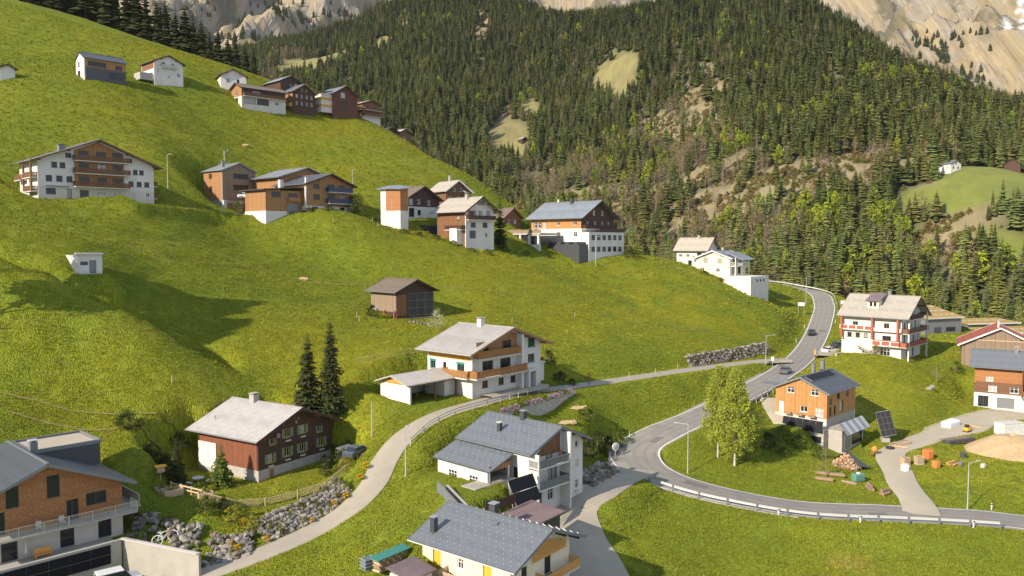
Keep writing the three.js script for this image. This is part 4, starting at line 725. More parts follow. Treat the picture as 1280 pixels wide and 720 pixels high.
{ // white house with grey studded roof by the hairpin
  const Wr = 12.8, Lr = 14.1, a = 46.5, [x, z] = [1.48, -102.76], base = 7.82;
  const h = new House('white_house', 'white three storey house with grey studded roof beside the hairpin', 'house', {
    k: 0.93, c: [x, base, z], a, W: 11.2, L: 12.2, ov: 0.8, of: 1.0, ob: 0.9, he: 7.5, hr: 10.2, roof: 'roofSlate', guards: 0.6, barge: 'greyMetal', trim: 'roofSlate', deep: 3,
    bands: [[99, 'white']],
    wins: {
      front: [[2.2, 6.3, 0.95, 1.2, 'w'], [4.3, 6.4, 0.7, 0.9, 'w'], [2.2, 3.5, 0.95, 1.2, 'w'], [4.3, 3.6, 0.8, 1.1, 'w'], [2.2, 0.6, 0.95, 1.25, 'w:fl'], [4.3, 0.6, 0.8, 1.25, 'w:fl'], [-1.2, 0.3, 1.2, 1.6, 'w'], [-0.9, 2.95, 1.9, 2.1, 'g'], [-4.2, 3.6, 1.3, 1.1, 'w'], [-4.2, 0.1, 2.4, 2.0, 'g']],
      left: [[3.7, 3.2, 0.8, 2.0, 'd'], [1.3, 4.2, 1.1, 1.2, 'w'], [-3, 5.2, 1, 1.1, 'w']],
    },
  });
  h.add('attic_gable', wallGeo([[-4.6, 6.55], [0.6, 6.55], [0.6, 9.6], [-0.4, 9.65]], [], 0.06), M.brown, 'front', 0, 0, 0.07);
  h.window('front', -1.6, 6.0, 1.2, 1.7, 'g', false);
  h.balcony('front', -5.6, 0.75, 5.5, 1.6, 'boards', 'greyMetal', { floor: 'white', h: 0.95 }); h.balcony('front', -5.6, 0.75, 2.7, 1.6, 'boards', 'greyMetal', { floor: 'white', h: 0.95 });
  hb(h, 'pier', 'white', 0.3, 10, 1.7, -5.45, 2.4, 6.96); hb(h, 'pier', 'white', 0.3, 12.0, 1.7, 0.95, 3.35, 6.96);
  h.add('parasol', new THREE.ConeGeometry(0.45, 1.6, 10), mat(lin(0.35, 0.09, 0.08), 0.8), 'front', -0.4, 6.5, 1.0, 'folded red parasol');
  h.chimney(-3.3, -1.4, 0.55, 0.9, 'darkMetal', 'greyw'); h.chimney(-0.1, 4.0 - 5.5 + 1.6, 0.7, 0.9, 'darkMetal', 'metal');
  // lower wing with its own roof
  const roof2 = part(h.g, 'wing_roof', slab([-10.7, 5.6, -7.0], [-10.7, 5.6, 4.0], [-6.3, 7.15, 4.0], [-6.3, 7.15, -7.0], 0.2), M.roofSlate);
  const gs = []; for (let k = 0; k < 6; k++) for (let zz = -6.6 + (k % 2) * 0.55; zz < 3.8; zz += 1.1) gs.push(bx(0.05, 0.08, 0.1, -10.3 + k * 0.72, 5.8 + k * 0.255, zz)); tag(part(roof2, 'snow_guards', mg(gs), M.galv), null, null, null, 'stuff');
  hb(h, 'wing_wall', 'white', 0.3, 6.4, 9.6, -10.0, 2.4, -1.7); hb(h, 'wing_wall', 'white', 3.6, 6.2, 0.3, -7.9, 2.6, -6.2); hb(h, 'wing_wall', 'white', 4.2, 4.0, 0.3, -7.8, 1.2, 1.2);
  hb(h, 'porch_gable', 'honey', 4.0, 0.7, 0.1, -8.2, 5.7, 3.4);
  for (const zz of [-3.4, 0.6]) { const w = part(h.g, 'window', frameGeo(1.7, 1.2, 3, 0.6), M.frame); w.position.set(-10.17, 3.2, zz); w.rotation.y = -90 * D2R; const p = part(w, 'pane', unitPlane(1.68, 1.18, 0.03), M.glass); p.position.set(0, 0.6, -0.03); for (const s of [-1, 1]) { const q = part(w, 'shutter', unitPlane(0.55, 1.25, 0.05), M.whitePaint); q.position.set(s * 1.2, 0.6, 0.02); } }
  hb(h, 'porch_post', 'greyMetal', 0.2, 3.2, 0.2, -10.2, 4.0, 3.6); hb(h, 'porch_post', 'white', 0.2, 3.2, 0.2, -6.6, 4.0, 3.4);
  hb(h, 'terrace', 'concrete', 7.4, 4.4, 2.6, -9.5, 1.7, 2.7);
}
{ // cream house with orange doors in front
  const Wr = 13.2, Lr = 15.0, a = 52, [x, z] = [-1.63, -81.67], base = 3.92;
  const h = new House('cream_house', 'cream house with grey studded roof and orange doors at the bottom edge', 'house', {
    k: 0.93, c: [x, base, z], a, W: 10.8, L: 12.4, ov: 1.2, of: 1.5, ob: 1.1, he: 6.0, hr: 8.6, roof: 'roofSlate', guards: 0.65, barge: 'greyMetal', trim: 'roofSlate', gut: 'greyw', deep: 2, purlin: 'dark',
    bands: [[99, 'cream']], bandsF: { front: [[99, 'ivory']] },
    wins: { left: [[3.2, 3.0, 1.15, 2.15, 'door:yellow'], [-0.6, 3.9, 0.8, 1.15, 'w'], [-4.0, 3.0, 1.15, 2.15, 'door:yellow'], [5.2, 0.6, 1.0, 1.2, 'w'], [0.5, 0.4, 1.4, 1.2, 'w']], front: [[1.2, 3.0, 1.2, 2.1, 'd'], [-3.0, 3.0, 1.0, 2.1, 'd'], [-1.0, 0.2, 1.2, 1.4, 'w'], [3, 0.2, 1.2, 1.4, 'w']] },
  });
  for (const u of [3.2, -4.0]) h.add('door_surround', frameGeo(1.4, 2.3, 1, 0, 0.12, 0.06), M.greyw, 'left', u, 3.0, 0.02);
  h.balcony('left', -6.2, -2.4, 2.9, 1.5, 'slats', 'plank', { floor: 'greyw' }); h.balcony('left', -2.39, 6.0, 2.9, 1.5, 'slats', 'plank', { floor: 'greyw' });
  h.balcony('front', -1.0, 5.4, 2.9, 1.5, 'slats', 'slat', { floor: 'greyw' });
  h.add('slatted_gable', mg(Array.from({ length: 9 }, (_, i) => bx(6.0 - Math.max(0, i - 4) * 0.9, 0.13, 0.05, 1.2 - Math.max(0, i - 4) * 0.3, 5.25 + i * 0.2, 0))), M.slat, 'front', 0, 0, 0.35, 'orange horizontal slats under the gable');
  h.chimney(-4.6, -5.2, 0.62, 1.4, 'darkMetal', 'metal'); h.chimney(0.7, -0.9, 0.85, 0.9, 'darkMetal', 'metal');
  hb(h, 'hatch', 'greyMetal', 0.7, 0.1, 0.7, -1.2, 8.2, 1.0);
}
{ // orange timber house with the solar skirt
  const a = -45, base = 4.4, A = a * D2R, Wl = 10.4, Ls = 12.8, X = 54.5 - Math.cos(A) * Wl / 2 - Math.sin(A) * Ls / 2, Z = -136.2 + Math.sin(A) * Wl / 2 - Math.cos(A) * Ls / 2;
  const h = new House('timber_house', 'orange timber house with grey roof and a skirt of solar panels', 'house', {
    c: [X, base, Z], a, W: 9.4, L: 12.2, ov: 0.6, of: 0.5, ob: 0.7, he: 9.7, hr: 12.1, roof: 'roofDark', barge: 'greyMetal', trim: 'greyMetal', deep: 2, purlins: 0,
    bands: [[5.2, 'greyw'], [99, 'orange']], bandsF: { right: [[5.2, 'concrete'], [99, 'orange']] },
    wins: { front: [[-1.9, 9.0, 1.35, 1.05, 'w'], [2.5, 9.0, 1.4, 1.1, 'w'], [0.6, 5.9, 1.35, 1.0, 'w'], [3.4, 5.5, 1.35, 1.5, 'w'], [-3.6, 5.3, 1.0, 2.0, 'door:whitePaint'], [2.9, 1.4, 2.6, 1.3, 'd']], right: [[-4.6, 7.6, 0.9, 1.0, 'd'], [-1.4, 8.2, 1.2, 0.9, 'd'], [2.4, 8.2, 1.2, 0.9, 'd'], [-4.6, 5.6, 0.8, 1.5, 'd'], [-2.8, 5.6, 0.8, 1.5, 'd'], [0, 5.6, 1.6, 2.0, 'g']] },
  });
  hb(h, 'canopy', 'greyMetal', 2.9, 0.14, 3.2, -6.2, 10.0, 5.0);
  h.chimney(-1.0, -1.0, 0.5, 1.7, 'greyMetal', 'greyMetal'); h.chimney(-0.8, -4.4, 0.6, 1.9, 'greyMetal', 'greyMetal');
  const an = Math.atan2(2.4, 5.3); for (let i = 0; i < 6; i++) { const p = part(h.roof, 'solar_panel', bx(1.55, 0.06, 1.55), M.solar); p.position.set(1.1, 12.1 - 1.1 * h.s + 0.14, 4.6 - i * 1.65); p.rotation.z = -an; const q = part(h.roof, 'panel_frame', bx(1.62, 0.04, 1.62), M.galv); q.position.set(1.1, 12.1 - 1.1 * h.s + 0.1, 4.6 - i * 1.65); q.rotation.z = -an; }
  // stone plinth terrace under the panels
  hb(h, 'terrace', 'stonewash', 7.4, 4.2, 2.6, 1.6, 1.6, 7.2); hb(h, 'side_terrace', 'concrete', 3.0, 4.4, 9.0, 6.2, 1.5, 2.2);
  for (let i = 0; i < 6; i++) { const p = part(h.g, 'solar_panel', bx(1.16, 1.9, 0.06), M.solar); p.position.set(-1.4 + i * 1.2, 4.3, 8.75); p.rotation.x = -0.28; }
  for (let i = 0; i < 8; i++) { const p = part(h.g, 'roof_panel', bx(2.3, 0.06, 1.16), i % 2 ? M.galv : M.roofMetal); p.position.set(8.1, 4.1, 6.6 - i * 1.22); p.rotation.z = -0.85; }
  hb(h, 'glazing', M.glass, 0.08, 2.6, 4.2, 7.74, 2.0, 0.4); hb(h, 'side_door', 'roofMetal', 0.08, 2.8, 2.2, 7.74, 1.9, 4.6); hb(h, 'low_window', M.glass, 2.6, 1.1, 0.08, 3.6, 2.0, 8.53);
  for (const i of [0, 1, 2]) part(h.g, 'planter', bx(1.2, 0.35, 0.4, -2.0 + i * 2.2, 5.45, 6.8), M.log);
}
{ // tall white house with red balcony panels
  const a = 46, Lr = 16.2, Wr = 16, [x, z] = fromCorner(88.1, -178, a, Wr, Lr), base = 13.6;
  const h = new House('balcony_house', 'tall white house with big pale roof and red panelled balconies', 'house', {
    c: [x, base, z], a, W: 13.2, L: 13.4, ov: 1.4, of: 1.9, ob: 0.9, he: 9.4, hr: 14.2, roof: 'roofStone', barge: 'dark', trim: 'roofStone', deep: 3, purlin: 'dark',
    bands: [[99, 'white']], bandsF: { front: [[12, 'white'], [99, 'dark']] },
    wins: {
      left: [[-4.9, 4.4, 1.0, 1.1, 'd'], [-3.0, 4.4, 1.0, 1.1, 'd'], [-1.1, 4.4, 1.0, 1.1, 'd'], [-3.6, 6.9, 1.2, 1.2, 'o'], [3.4, 6.9, 1.2, 1.2, 'o'], [3.5, 3.7, 1.9, 1.5, 'd'], [3.2, 0.6, 2.2, 1.6, 'w'], [-1.6, 1.0, 0.5, 0.6, 'd']],
      front: [[-4.6, 6.7, 1.0, 1.6, 'd'], [-2.4, 6.5, 0.9, 2.0, 'd'], [0, 6.7, 1.1, 1.6, 'w'], [2.6, 6.5, 0.9, 2.0, 'd'], [4.8, 6.7, 1.0, 1.6, 'w'], [-4.6, 3.6, 0.9, 1.9, 'd'], [-1.8, 3.6, 1.0, 1.9, 'd'], [1.6, 3.4, 0.9, 2.1, 'd'], [4.6, 3.6, 1.0, 1.5, 'w'], [-1.5, 9.5, 1.0, 1.7, 'w'], [1.5, 9.5, 1.0, 1.7, 'w'], [-2.6, 0.5, 1.1, 2.0, 'd'], [1.5, 0.3, 1.0, 2.2, 'd']],
    },
  });
  h.balcony('left', -6.7, 0.6, 6.3, 1.0, 'panels', 'whitePaint', { step: 1.7, h: 0.95 }); h.balcony('left', 0.65, 6.7, 6.3, 0.7, 'panels', 'whitePaint', { step: 2.1, panel: 'whitePaint', h: 0.6 });
  h.balcony('left', 0.6, 6.7, 3.0, 1.2, 'panels', 'whitePaint', { step: 2.0, h: 1.0, open: [2] });
  h.balcony('front', -7.8, 6.6, 3.0, 1.6, 'panels', 'dark', { step: 1.5, panel: 'redPanel' }); h.balcony('front', -6.6, 6.6, 6.0, 1.6, 'panels', 'dark', { step: 1.5, panel: 'brown' }); h.balcony('front', -4.2, 4.2, 9.0, 1.4, 'boards', 'dark');
  for (const u of [-6.4, 0.6, 6.2]) { h.add('red_post', unitPlane(0.42, 5.0, 0.42), M.redPanel, 'left', u, 6.8, 1.1); }
  for (const [px, pz] of [[-6.4, 8.2], [6.2, 8.2]]) hb(h, 'post', 'white', 0.3, 12, 0.3, px, 4.4, pz);
  for (const v of [3.1, 5.0]) h.add('red_beam', unitPlane(6, 0.22, 0.25), M.redPanel, 'left', 3.6, v + 1.0, 0.16);
  for (const u of [-3.95, -2.05]) h.add('shutter', unitPlane(0.5, 1.1, 0.06), mat(lin(0.6, 0.42, 0.3), 0.7), 'left', u, 4.95, 0.04);
  // dormer
  const dz = -0.3, dx = -4.2; const d = part(h.roof, 'dormer', boxUV(bx(2.2, 2.2, 2.6, dx + 0.4, 11.9, dz)), M.ivory);
  part(h.roof, 'dormer_roof', slab([dx - 1.2, 13.0, dz - 1.7], [dx - 1.2, 13.0, dz + 1.7], [dx + 3.4, 14.6, dz + 1.7], [dx + 3.4, 14.6, dz - 1.7], 0.14), M.roofMauve);
  for (const s of [-0.45, 0.45]) part(h.roof, 'dormer_window', bx(0.05, 1.0, 0.6, dx - 0.72, 12.2, dz + s), M.glass);
  h.chimney(0.4, 1.6, 0.7, 1.1, 'greyMetal', 'greyMetal');
  // outside stair
  const st = []; for (let i = 0; i < 10; i++) st.push(bx(0.5, 0.16, 1.1, -7.4, 2.4 - i * 0.26, -2.6 + i * 0.52, 0, Math.PI / 2)); part(h.g, 'outdoor_stair', mg(st), M.concrete);
  part(h.g, 'stair_rail', mg([beam([-7.95, 3.5, -2.8], [-7.95, 0.8, 2.4], 0.06), beam([-7.95, 2.9, -2.8], [-7.95, 0.2, 2.4], 0.06), ...[0, 1, 2, 3].map((i) => beam([-7.95, 1.6 - i * 0.8 + 0.4, -2.4 + i * 1.55], [-7.95, 3.3 - i * 0.8, -2.4 + i * 1.55], 0.05))]), M.greyw);
}
{ // brown shingled house with a grey roof at the right edge, long side to the valley
  const h = new House('shingle_house', 'brown shingled house with grey roof and garage on the right', 'house', {
    c: [106.0, 5.9, -166.2], a: 57, W: 9.0, L: 15.4, ov: 1.1, of: 0.9, ob: 0.9, he: 8.4, hr: 11.6, roof: 'roofSlate', barge: 'greyMetal', trim: 'roofSlate', deep: 1.5,
    bands: [[2.9, 'white'], [5.0, 'shBrown'], [99, 'shOrange']], bandsF: { left: [[2.9, 'white'], [5.3, 'shBrown'], [99, 'shOrange']] },
    wins: { left: [[-6.0, 0.0, 1.9, 2.3, 'g'], [-2.0, 0.0, 3.1, 2.2, 'gar:greyMetal'], [-5.0, 5.45, 1.3, 1.0, 'w:ws'], [-4.4, 3.3, 1.5, 1.3, 'w:ws'], [-0.6, 3.3, 1.5, 1.3, 'w:ws'], [3.6, 3.1, 3.6, 2.2, 'g'], [4.0, 0.1, 2.2, 2.3, 'g'], [4.2, 5.5, 2.4, 1.3, 'g']] },
  });
  h.balcony('left', 1.0, 7.7, 2.9, 1.4, 'boards', 'greywood'); hb(h, 'balcony_post', 'greywood', 0.2, 5.6, 0.2, -5.8, 5.2, 4.0); hb(h, 'balcony_post', 'greywood', 0.2, 8.4, 0.2, -5.8, 3.9, 7.2); hb(h, 'cheek_wall', 'shBrown', 1.4, 5.4, 0.25, -5.2, 5.4, 0.8);
  h.add('balcony_beam', unitPlane(6.4, 0.16, 0.12), M.plank, 'left', 4.4, 5.3, 1.3);
  h.chimney(-0.6, -0.4, 0.7, 1.0, 'greyMetal', 'galv');
}
{ // grey boarded barn with the red roof
  const h = new House('barn', 'weathered grey board barn with a red roof behind the shingled house', 'barn', {
    c: [114, 7.2, -186.5], a: -28, W: 15.2, L: 13, ov: 0.9, of: 0.8, ob: 0.8, he: 9.4, hr: 13.7, roof: 'roofRed', barge: 'frame', trim: 'roofRed', deep: 1, bands: [[99, 'greywood']], wins: {}, purlin: 'brown',
  });
  for (const v of [10.6]) h.add('tie_beam', unitPlane(9.5, 0.2, 0.12), M.plank, 'front', 0, v, 0.07);
  h.chimney(-0.4, 4.8, 0.42, 1.3, 'galv', 'galv');
}
{ // low flat houses with planted roofs behind the tall white house
  const sedum = mat(lin(0.46, 0.32, 0.07), 0.95, { map: rep(tRock, 0.4) }), flat = (x, y, z, w, d, hh, a, label, strips, tilt = 0.24) => {
    const g = thing('flat_roofed_house', label, 'house', x, y, z, a);
    part(g, 'wall', boxUV(bx(w, hh + 2, d, 0, hh / 2 - 1.2, 0)), M.greyMetal); for (const sg of [-1, 1]) part(g, 'cheek', T(wallGeo([[-d / 2, hh - 0.25], [d / 2, hh - 0.25], [d / 2, hh - 0.2 + d * tilt]], [], 0.2), sg * (w / 2 - 0.1) + 0.1, 0, 0, 0, Math.PI / 2), M.greyMetal); part(g, 'fascia', bx(w + 0.8, 0.4, 0.14, 0, hh + 0.1, d / 2 + 0.62), M.greyw);
    const up = d * tilt, r = part(g, 'planted_roof', slab([-w / 2 - 0.4, hh + 0.3, d / 2 + 0.5], [w / 2 + 0.4, hh + 0.3, d / 2 + 0.5], [w / 2 + 0.4, hh + 0.3 + up, -d / 2 - 0.5], [-w / 2 - 0.4, hh + 0.3 + up, -d / 2 - 0.5], 0.4), sedum);
    for (let i = 0; i < strips; i++) for (let k = 0; k < 6; k++) part(r, 'roof_light', bx(w / 11, 0.12, 0.9, -w / 2 + (k + 0.7) * w / 6.4, hh + 0.36 + up * (1 - (i + 0.5) / strips), -d / 2 + (i + 0.5) * d / strips, Math.atan(tilt)), M.concrete);
    part(g, 'door', bx(2.4, 2.2, 0.1, -w / 6, 1.1, d / 2 + 0.03), M.frameDark); part(g, 'window', bx(w / 4, 1.2, 0.08, w / 5, 1.5, d / 2 + 0.03), M.glass);
    return g;
  };
  flat(116, 15.0, -222, 13, 10, 4.6, 20, 'low flat house with planted roof right behind the red balcony house', 3);
  flat(137, 12.6, -232, 17, 8, 4.4, 12, 'low dark flat house with planted roof furthest back by the forest', 1, 0.07);
  flat(136, 11.6, -217, 18, 8, 4.4, 12, 'low dark flat house with planted roof just behind the red roofed barn', 1, 0.07);
}
{ // timber house with long balcony, bottom left
  const h = new House('balcony_chalet', 'orange shingled house with dark roof and long balcony in the lower left corner', 'house', {
    c: [-53.1, 7.6, -86.2], a: 47, W: 15.4, L: 12, ov: 1.1, of: 1.2, ob: 0.8, he: 5.9, hr: 9.7, roof: 'roofDark', barge: 'greyMetal', trim: 'greyMetal', deep: 3, purlins: 0,
    bands: [[2.9, 'greyw'], [99, 'shOrange']],
    wins: { front: [[-5.0, 3.0, 2.6, 2.3, 'g'], [-3.0, 5.5, 1.2, 2.2, 'g'], [0.8, 5.7, 1.25, 2.4, 'g'], [2.6, 3.0, 1.2, 2.1, 'd'], [5.0, 4.0, 2.1, 1.4, 'g'], [-3.4, 0.1, 1.5, 2.2, 'g'], [2.0, 0.1, 1.4, 2.2, 'g'], [5.8, 0.1, 1.4, 2.2, 'g']] },
  });
  h.balcony('front', -7.7, 8.6, 2.85, 1.9, 'bars', 'metal', { floor: 'concrete', h: 1.0 });
  hb(h, 'side_balcony', 'concrete', 2.0, 0.2, 7.0, 8.72, 2.74, 2.48); hb(h, 'balcony_screen', 'concrete', 0.12, 1.2, 6.9, 9.6, 3.4, 2.4);
  const dm = part(h.roof, 'dormer_box', boxUV(bx(7.2, 2.6, 6.4, 4.2, 8.0, -3.6)), M.darkMetal); part(h.roof, 'dormer_deck', bx(6.8, 0.1, 6.0, 4.2, 9.32, -3.6), M.gravel); part(h.roof, 'dormer_rim', mg([bx(7.5, 0.4, 0.22, 4.2, 9.4, -0.35), bx(7.5, 0.4, 0.22, 4.2, 9.4, -6.85), bx(0.22, 0.4, 6.28, 0.56, 9.4, -3.6), bx(0.22, 0.4, 6.28, 7.84, 9.4, -3.6)]), M.greyMetal);
  h.chimney(0.9, -0.6, 0.75, 1.1, 'greyMetal', 'galv');
  const ch = (u, n) => h.add('balcony_chair', mg([bx(0.5, 0.05, 0.5, 0, 0.42, 0), bx(0.5, 0.5, 0.05, 0, 0.7, -0.24), bx(0.04, 0.42, 0.04, -0.2, 0.21, 0.2), bx(0.04, 0.42, 0.04, 0.2, 0.21, 0.2), bx(0.04, 0.42, 0.04, -0.2, 0.21, -0.2), bx(0.04, 0.42, 0.04, 0.2, 0.21, -0.2)]), M.greyw, 'front', u, 2.86, n); ch(-0.9, 0.9); ch(1.3, 0.8);
}
// ---------------------------------------------------------------- houses up the hill
{ // big white guesthouse
  const h = new House('guesthouse', 'big white guesthouse with three long brown balconies on the left hillside', 'hotel', {
    c: [-95.2, 50.2, -180.9], a: 47, W: 24, L: 12, ov: 1.6, of: 1.5, ob: 1, he: 7.0, hr: 12.4, roof: 'roofSlate', barge: 'brown', deep: 4,
    bands: [[1.6, 'greyw'], [99, 'white']], bandsF: { left: [[99, 'white']] },
    wins: {
      front: [...grid([-9.9, -7.9, -5.9], 2.9, 1.2, 1.25, 'd'), ...grid([-8.8, -7.2], 5.8, 1.1, 1.2, 'd'), ...grid([6.9, 8.7, 10.4], 2.6, 1.1, 1.15, 'd'), ...grid([7.9, 9.3], 5.3, 1.0, 1.1, 'd'), [-6.0, 8.1, 1.2, 1.0, 'd'], [6.7, 7.9, 1.1, 0.9, 'd'], [-9.6, 0.1, 1.9, 1.35, 'g'], [-6, -0.6, 1.0, 2.0, 'd'], [-3, -0.6, 1.8, 1.9, 'g'], [0.5, 0.2, 2.0, 1.0, 'w'], [4, 0.2, 1.8, 1.0, 'w'], [7.2, -0.9, 0.9, 2.0, 'door:greyw'], [10.6, 0.3, 0.8, 1.0, 'w']],
      left: [[-3.4, 4.6, 1.6, 1.9, 'g'], [1.6, 4.6, 1.6, 1.9, 'g'], [-3.4, 1.4, 1.6, 1.9, 'g'], [1.6, 1.4, 1.6, 1.9, 'g']],
    },
  });
  h.add('gable_boarding', wallGeo([[-4.9, 1.9], [5.4, 1.9], [5.4, 9.6], [0, 11.9], [-4.9, 9.75]], [], 0.08), M.honey, 'front', 0, 0, 0.09);
  for (const [u, v] of [[-3, 2.6], [0.6, 2.6], [4, 2.6], [-3, 5.5], [0.6, 5.5], [4, 5.5], [-3, 8.2], [0.6, 8.2], [4, 8.2]]) { const w = h.window('front', u, v, 2.0, 1.6, 'g', false); w.position.add(new THREE.Vector3(0, 0, 0.1)); }
  for (const v of [2.0, 4.9, 7.6]) h.balcony('front', -5.2, 6.3, v, 1.5, 'boards', 'brown');
  for (const v of [3.6, 0.7]) { h.balcony('left', 0.2, 5.6, v, 1.3, 'boards', 'brown'); }
  h.balcony('left', -5.4, -1.2, 3.4, 1.3, 'boards', 'brown');
  for (const v of [3.0, 0.2]) h.balcony('right', -5, 3, v, 1.2, 'boards', 'brown');
  h.add('awning', unitPlane(4.6, 0.14, 0.5), M.greyMetal, 'front', -8.4, 1.9, 0.27);
  h.chimney(-5.6, 0.5, 1.3, 0.9, 'greyMetal', 'greyMetal');
  for (const [px, pz] of [[-13.2, 5.6], [-13.2, 0.6]]) hb(h, 'post', 'honey', 0.25, 6.6, 0.25, px, 4.2, pz);
}
{ // narrow timber house on garages
  const h = new House('tower_house', 'narrow weathered timber house above two brown garage doors', 'house', {
    c: [-77.1, 48.4, -219.7], a: 52, W: 10, L: 9, ov: 0.5, of: 0.5, ob: 0.5, he: 10.9, hr: 13.2, roof: 'roofMetal', barge: 'greyMetal', trim: 'roofMetal', purlins: 0, deep: 3,
    bands: [[3.0, 'concrete'], [99, 'greywood']], bandsF: { left: [[3.0, 'concrete'], [99, 'honey']] },
    wins: { front: [[0.5, 9.0, 4.6, 1.3, 'd'], [0.5, 5.9, 4.6, 1.4, 'd'], [-2.2, 0.1, 3.0, 2.2, 'gar:frameWood'], [2.4, 0.1, 3.0, 2.2, 'gar:frameWood']], left: [[-1.2, 8.9, 1.5, 1.3, 'o'], [-1.2, 5.4, 1.5, 1.5, 'o']] },
  });
  for (const u of [-4.6, 0.1, 4.6]) h.add('pier', unitPlane(0.9, 3.6, 0.5), M.white, 'front', u, 1.2, 0.26);
  h.chimney(-2.6, 1.0, 0.7, 1.4, 'greyMetal', 'greyMetal'); part(h.roof, 'mast', mg([bar([0.4, 12.6, -3], [0.4, 17.2, -3], 0.08), bar([0.4, 16, -3], [1.6, 17.4, -3], 0.05)]), M.greyw);
}
{ // timber house with blue balconies, its wing and rear block
  const h = new House('timber_lodge', 'honey coloured timber lodge with dark blue balconies', 'house', {
    c: [-52.2, 47.6, -212.4], a: 50, W: 15, L: 13, ov: 0.8, of: 1.2, ob: 0.6, he: 7.3, hr: 10.3, roof: 'roofDark', barge: 'dark', deep: 3, bands: [[1.9, 'white'], [99, 'honey']],
    wins: { front: [[-4.2, 3.5, 1.9, 1.4, 'd'], [-4.2, 6.3, 1.8, 1.2, 'd'], [-4.6, 0.4, 1.9, 1.3, 'd'], [0.2, 0.4, 2, 1.4, 'd'], [4, 0.4, 1.6, 1.4, 'd'], [0.4, 3.2, 2.2, 1.9, 'd'], [4.2, 3.2, 2.0, 1.9, 'd'], [0.4, 6.0, 2.2, 1.6, 'd'], [3.6, 6.0, 1.6, 1.5, 'd']], left: [[3, 4.2, 2.6, 1.4, 'd'], [-2, 4.2, 1.6, 1.3, 'o']] },
  });
  h.balcony('front', -1.2, 7.8, 2.7, 1.5, 'solid', 'blue', { h: 1.1 }); h.balcony('front', -1.2, 6.4, 5.6, 1.5, 'solid', 'blue', { h: 1.1 });
  h.add('corner_strut', beam([0, -0.5, 0], [0.25, 9, 0], 0.4), M.white, 'front', -7.6, 0, 0.1);
  const A = [-13.2, 0, 1.0]; hb(h, 'wing_wall', 'honey', 10.5, 7.0, 9, -12.7, 2.0, 0.5); hb(h, 'wing_base', 'white', 10.7, 5.0, 9.2, -12.7, -2.2, 0.5);
  part(h.g, 'wing_roof', slab([-19, 5.6, 6.0], [-7.2, 6.6, 6.0], [-7.2, 6.6, -5], [-19, 5.6, -5], 0.25), M.roofDark);
  hb(h, 'wing_window', M.glass, 2.4, 1.3, 0.1, -15, 4.4, 5.02); hb(h, 'wing_window', M.glass, 2.6, 1.3, 0.1, -10.2, 4.2, 5.02); hb(h, 'wing_garage', 'greyMetal', 3.2, 2.4, 0.12, -10.4, 1.0, 5.12); h.g.children.at(-1);
  hb(h, 'wing_railing', 'honey', 3.6, 0.9, 0.08, -10.2, 3.3, 5.9); hb(h, 'chimney', 'greyw', 1.0, 2.2, 1.0, -11.6, 7.2, 2);
  hb(h, 'rear_wall', 'honey', 16, 11, 12, 2.0, 4.6, -12.2);
  part(h.g, 'rear_roof', mg([slab([-7.4, 9.8, -19], [-7.4, 9.8, -5.2], [2, 12.9, -5.2], [2, 12.9, -19], 0.25), slab([11.4, 9.8, -5.2], [11.4, 9.8, -19], [2, 12.9, -19], [2, 12.9, -5.2], 0.25)]), M.roofMetal);
  h.g.add(part(h.g, 'rear_gable', T(wallGeo([[-8, 0], [8, 0], [0, 2.5]], [], 0.2), 2, 10.08, -6.2), M.honey));
}
{ // tower annexe and brown gabled house
  const t = thing('annexe_tower', 'narrow white tower with orange shingled corner and metal roof', 'building', -31.3, 44.3, -213.9, 60);
  part(t, 'wall', boxUV(bx(3.4, 12, 6.6, 0, 3.9, 0)), M.white); part(t, 'shingled_corner', boxUV(bx(3.3, 5.8, 4.8, -0.12, 7.2, 0.95)), M.shOrange); part(t, 'roof', mg([slab([-2.6, 10.1, -4.2], [-2.6, 10.1, 0], [2.6, 11.3, 0], [2.6, 11.3, -4.2], 0.2), slab([-2.6, 10.1, 0.0], [-2.6, 9.9, 4.2], [2.6, 10.6, 4.2], [2.6, 11.3, 0.0], 0.2)]), M.roofMetal); part(t, 'door', bx(0.1, 2.6, 1.8, -1.74, 1.6, 1.2), M.whitePaint);
  const h = new House('gabled_house', 'brown boarded house with white lower storey beside the shingled tower', 'house', {
    c: [-28.8, 45.8, -229.8], a: 48, W: 12.5, L: 10, ov: 0.9, of: 1.0, he: 6.3, hr: 10.3, roof: 'roofWood', barge: 'dark', deep: 3, bands: [[4.4, 'white'], [99, 'dark']],
    wins: { front: [[-4.4, 4.9, 1.4, 1.7, 'w'], [-1.6, 5.2, 1.2, 1.3, 'w'], [2.2, 5.0, 1.2, 1.3, 'w'], [-4.2, 1.6, 1.9, 2.4, 'd'], [-1.4, 2.1, 1.2, 1.4, 'd'], [2.6, -0.2, 1.2, 1.4, 'w'], [-4.4, -1.2, 1.1, 1.2, 'd']] },
  });
  h.chimney(-2.5, -1, 0.9, 1.2, 'greyMetal', 'greyMetal');
  hb(h, 'low_garage', 'darkMetal', 12, 2.6, 5, 1.5, -2.2, 8.2);
}
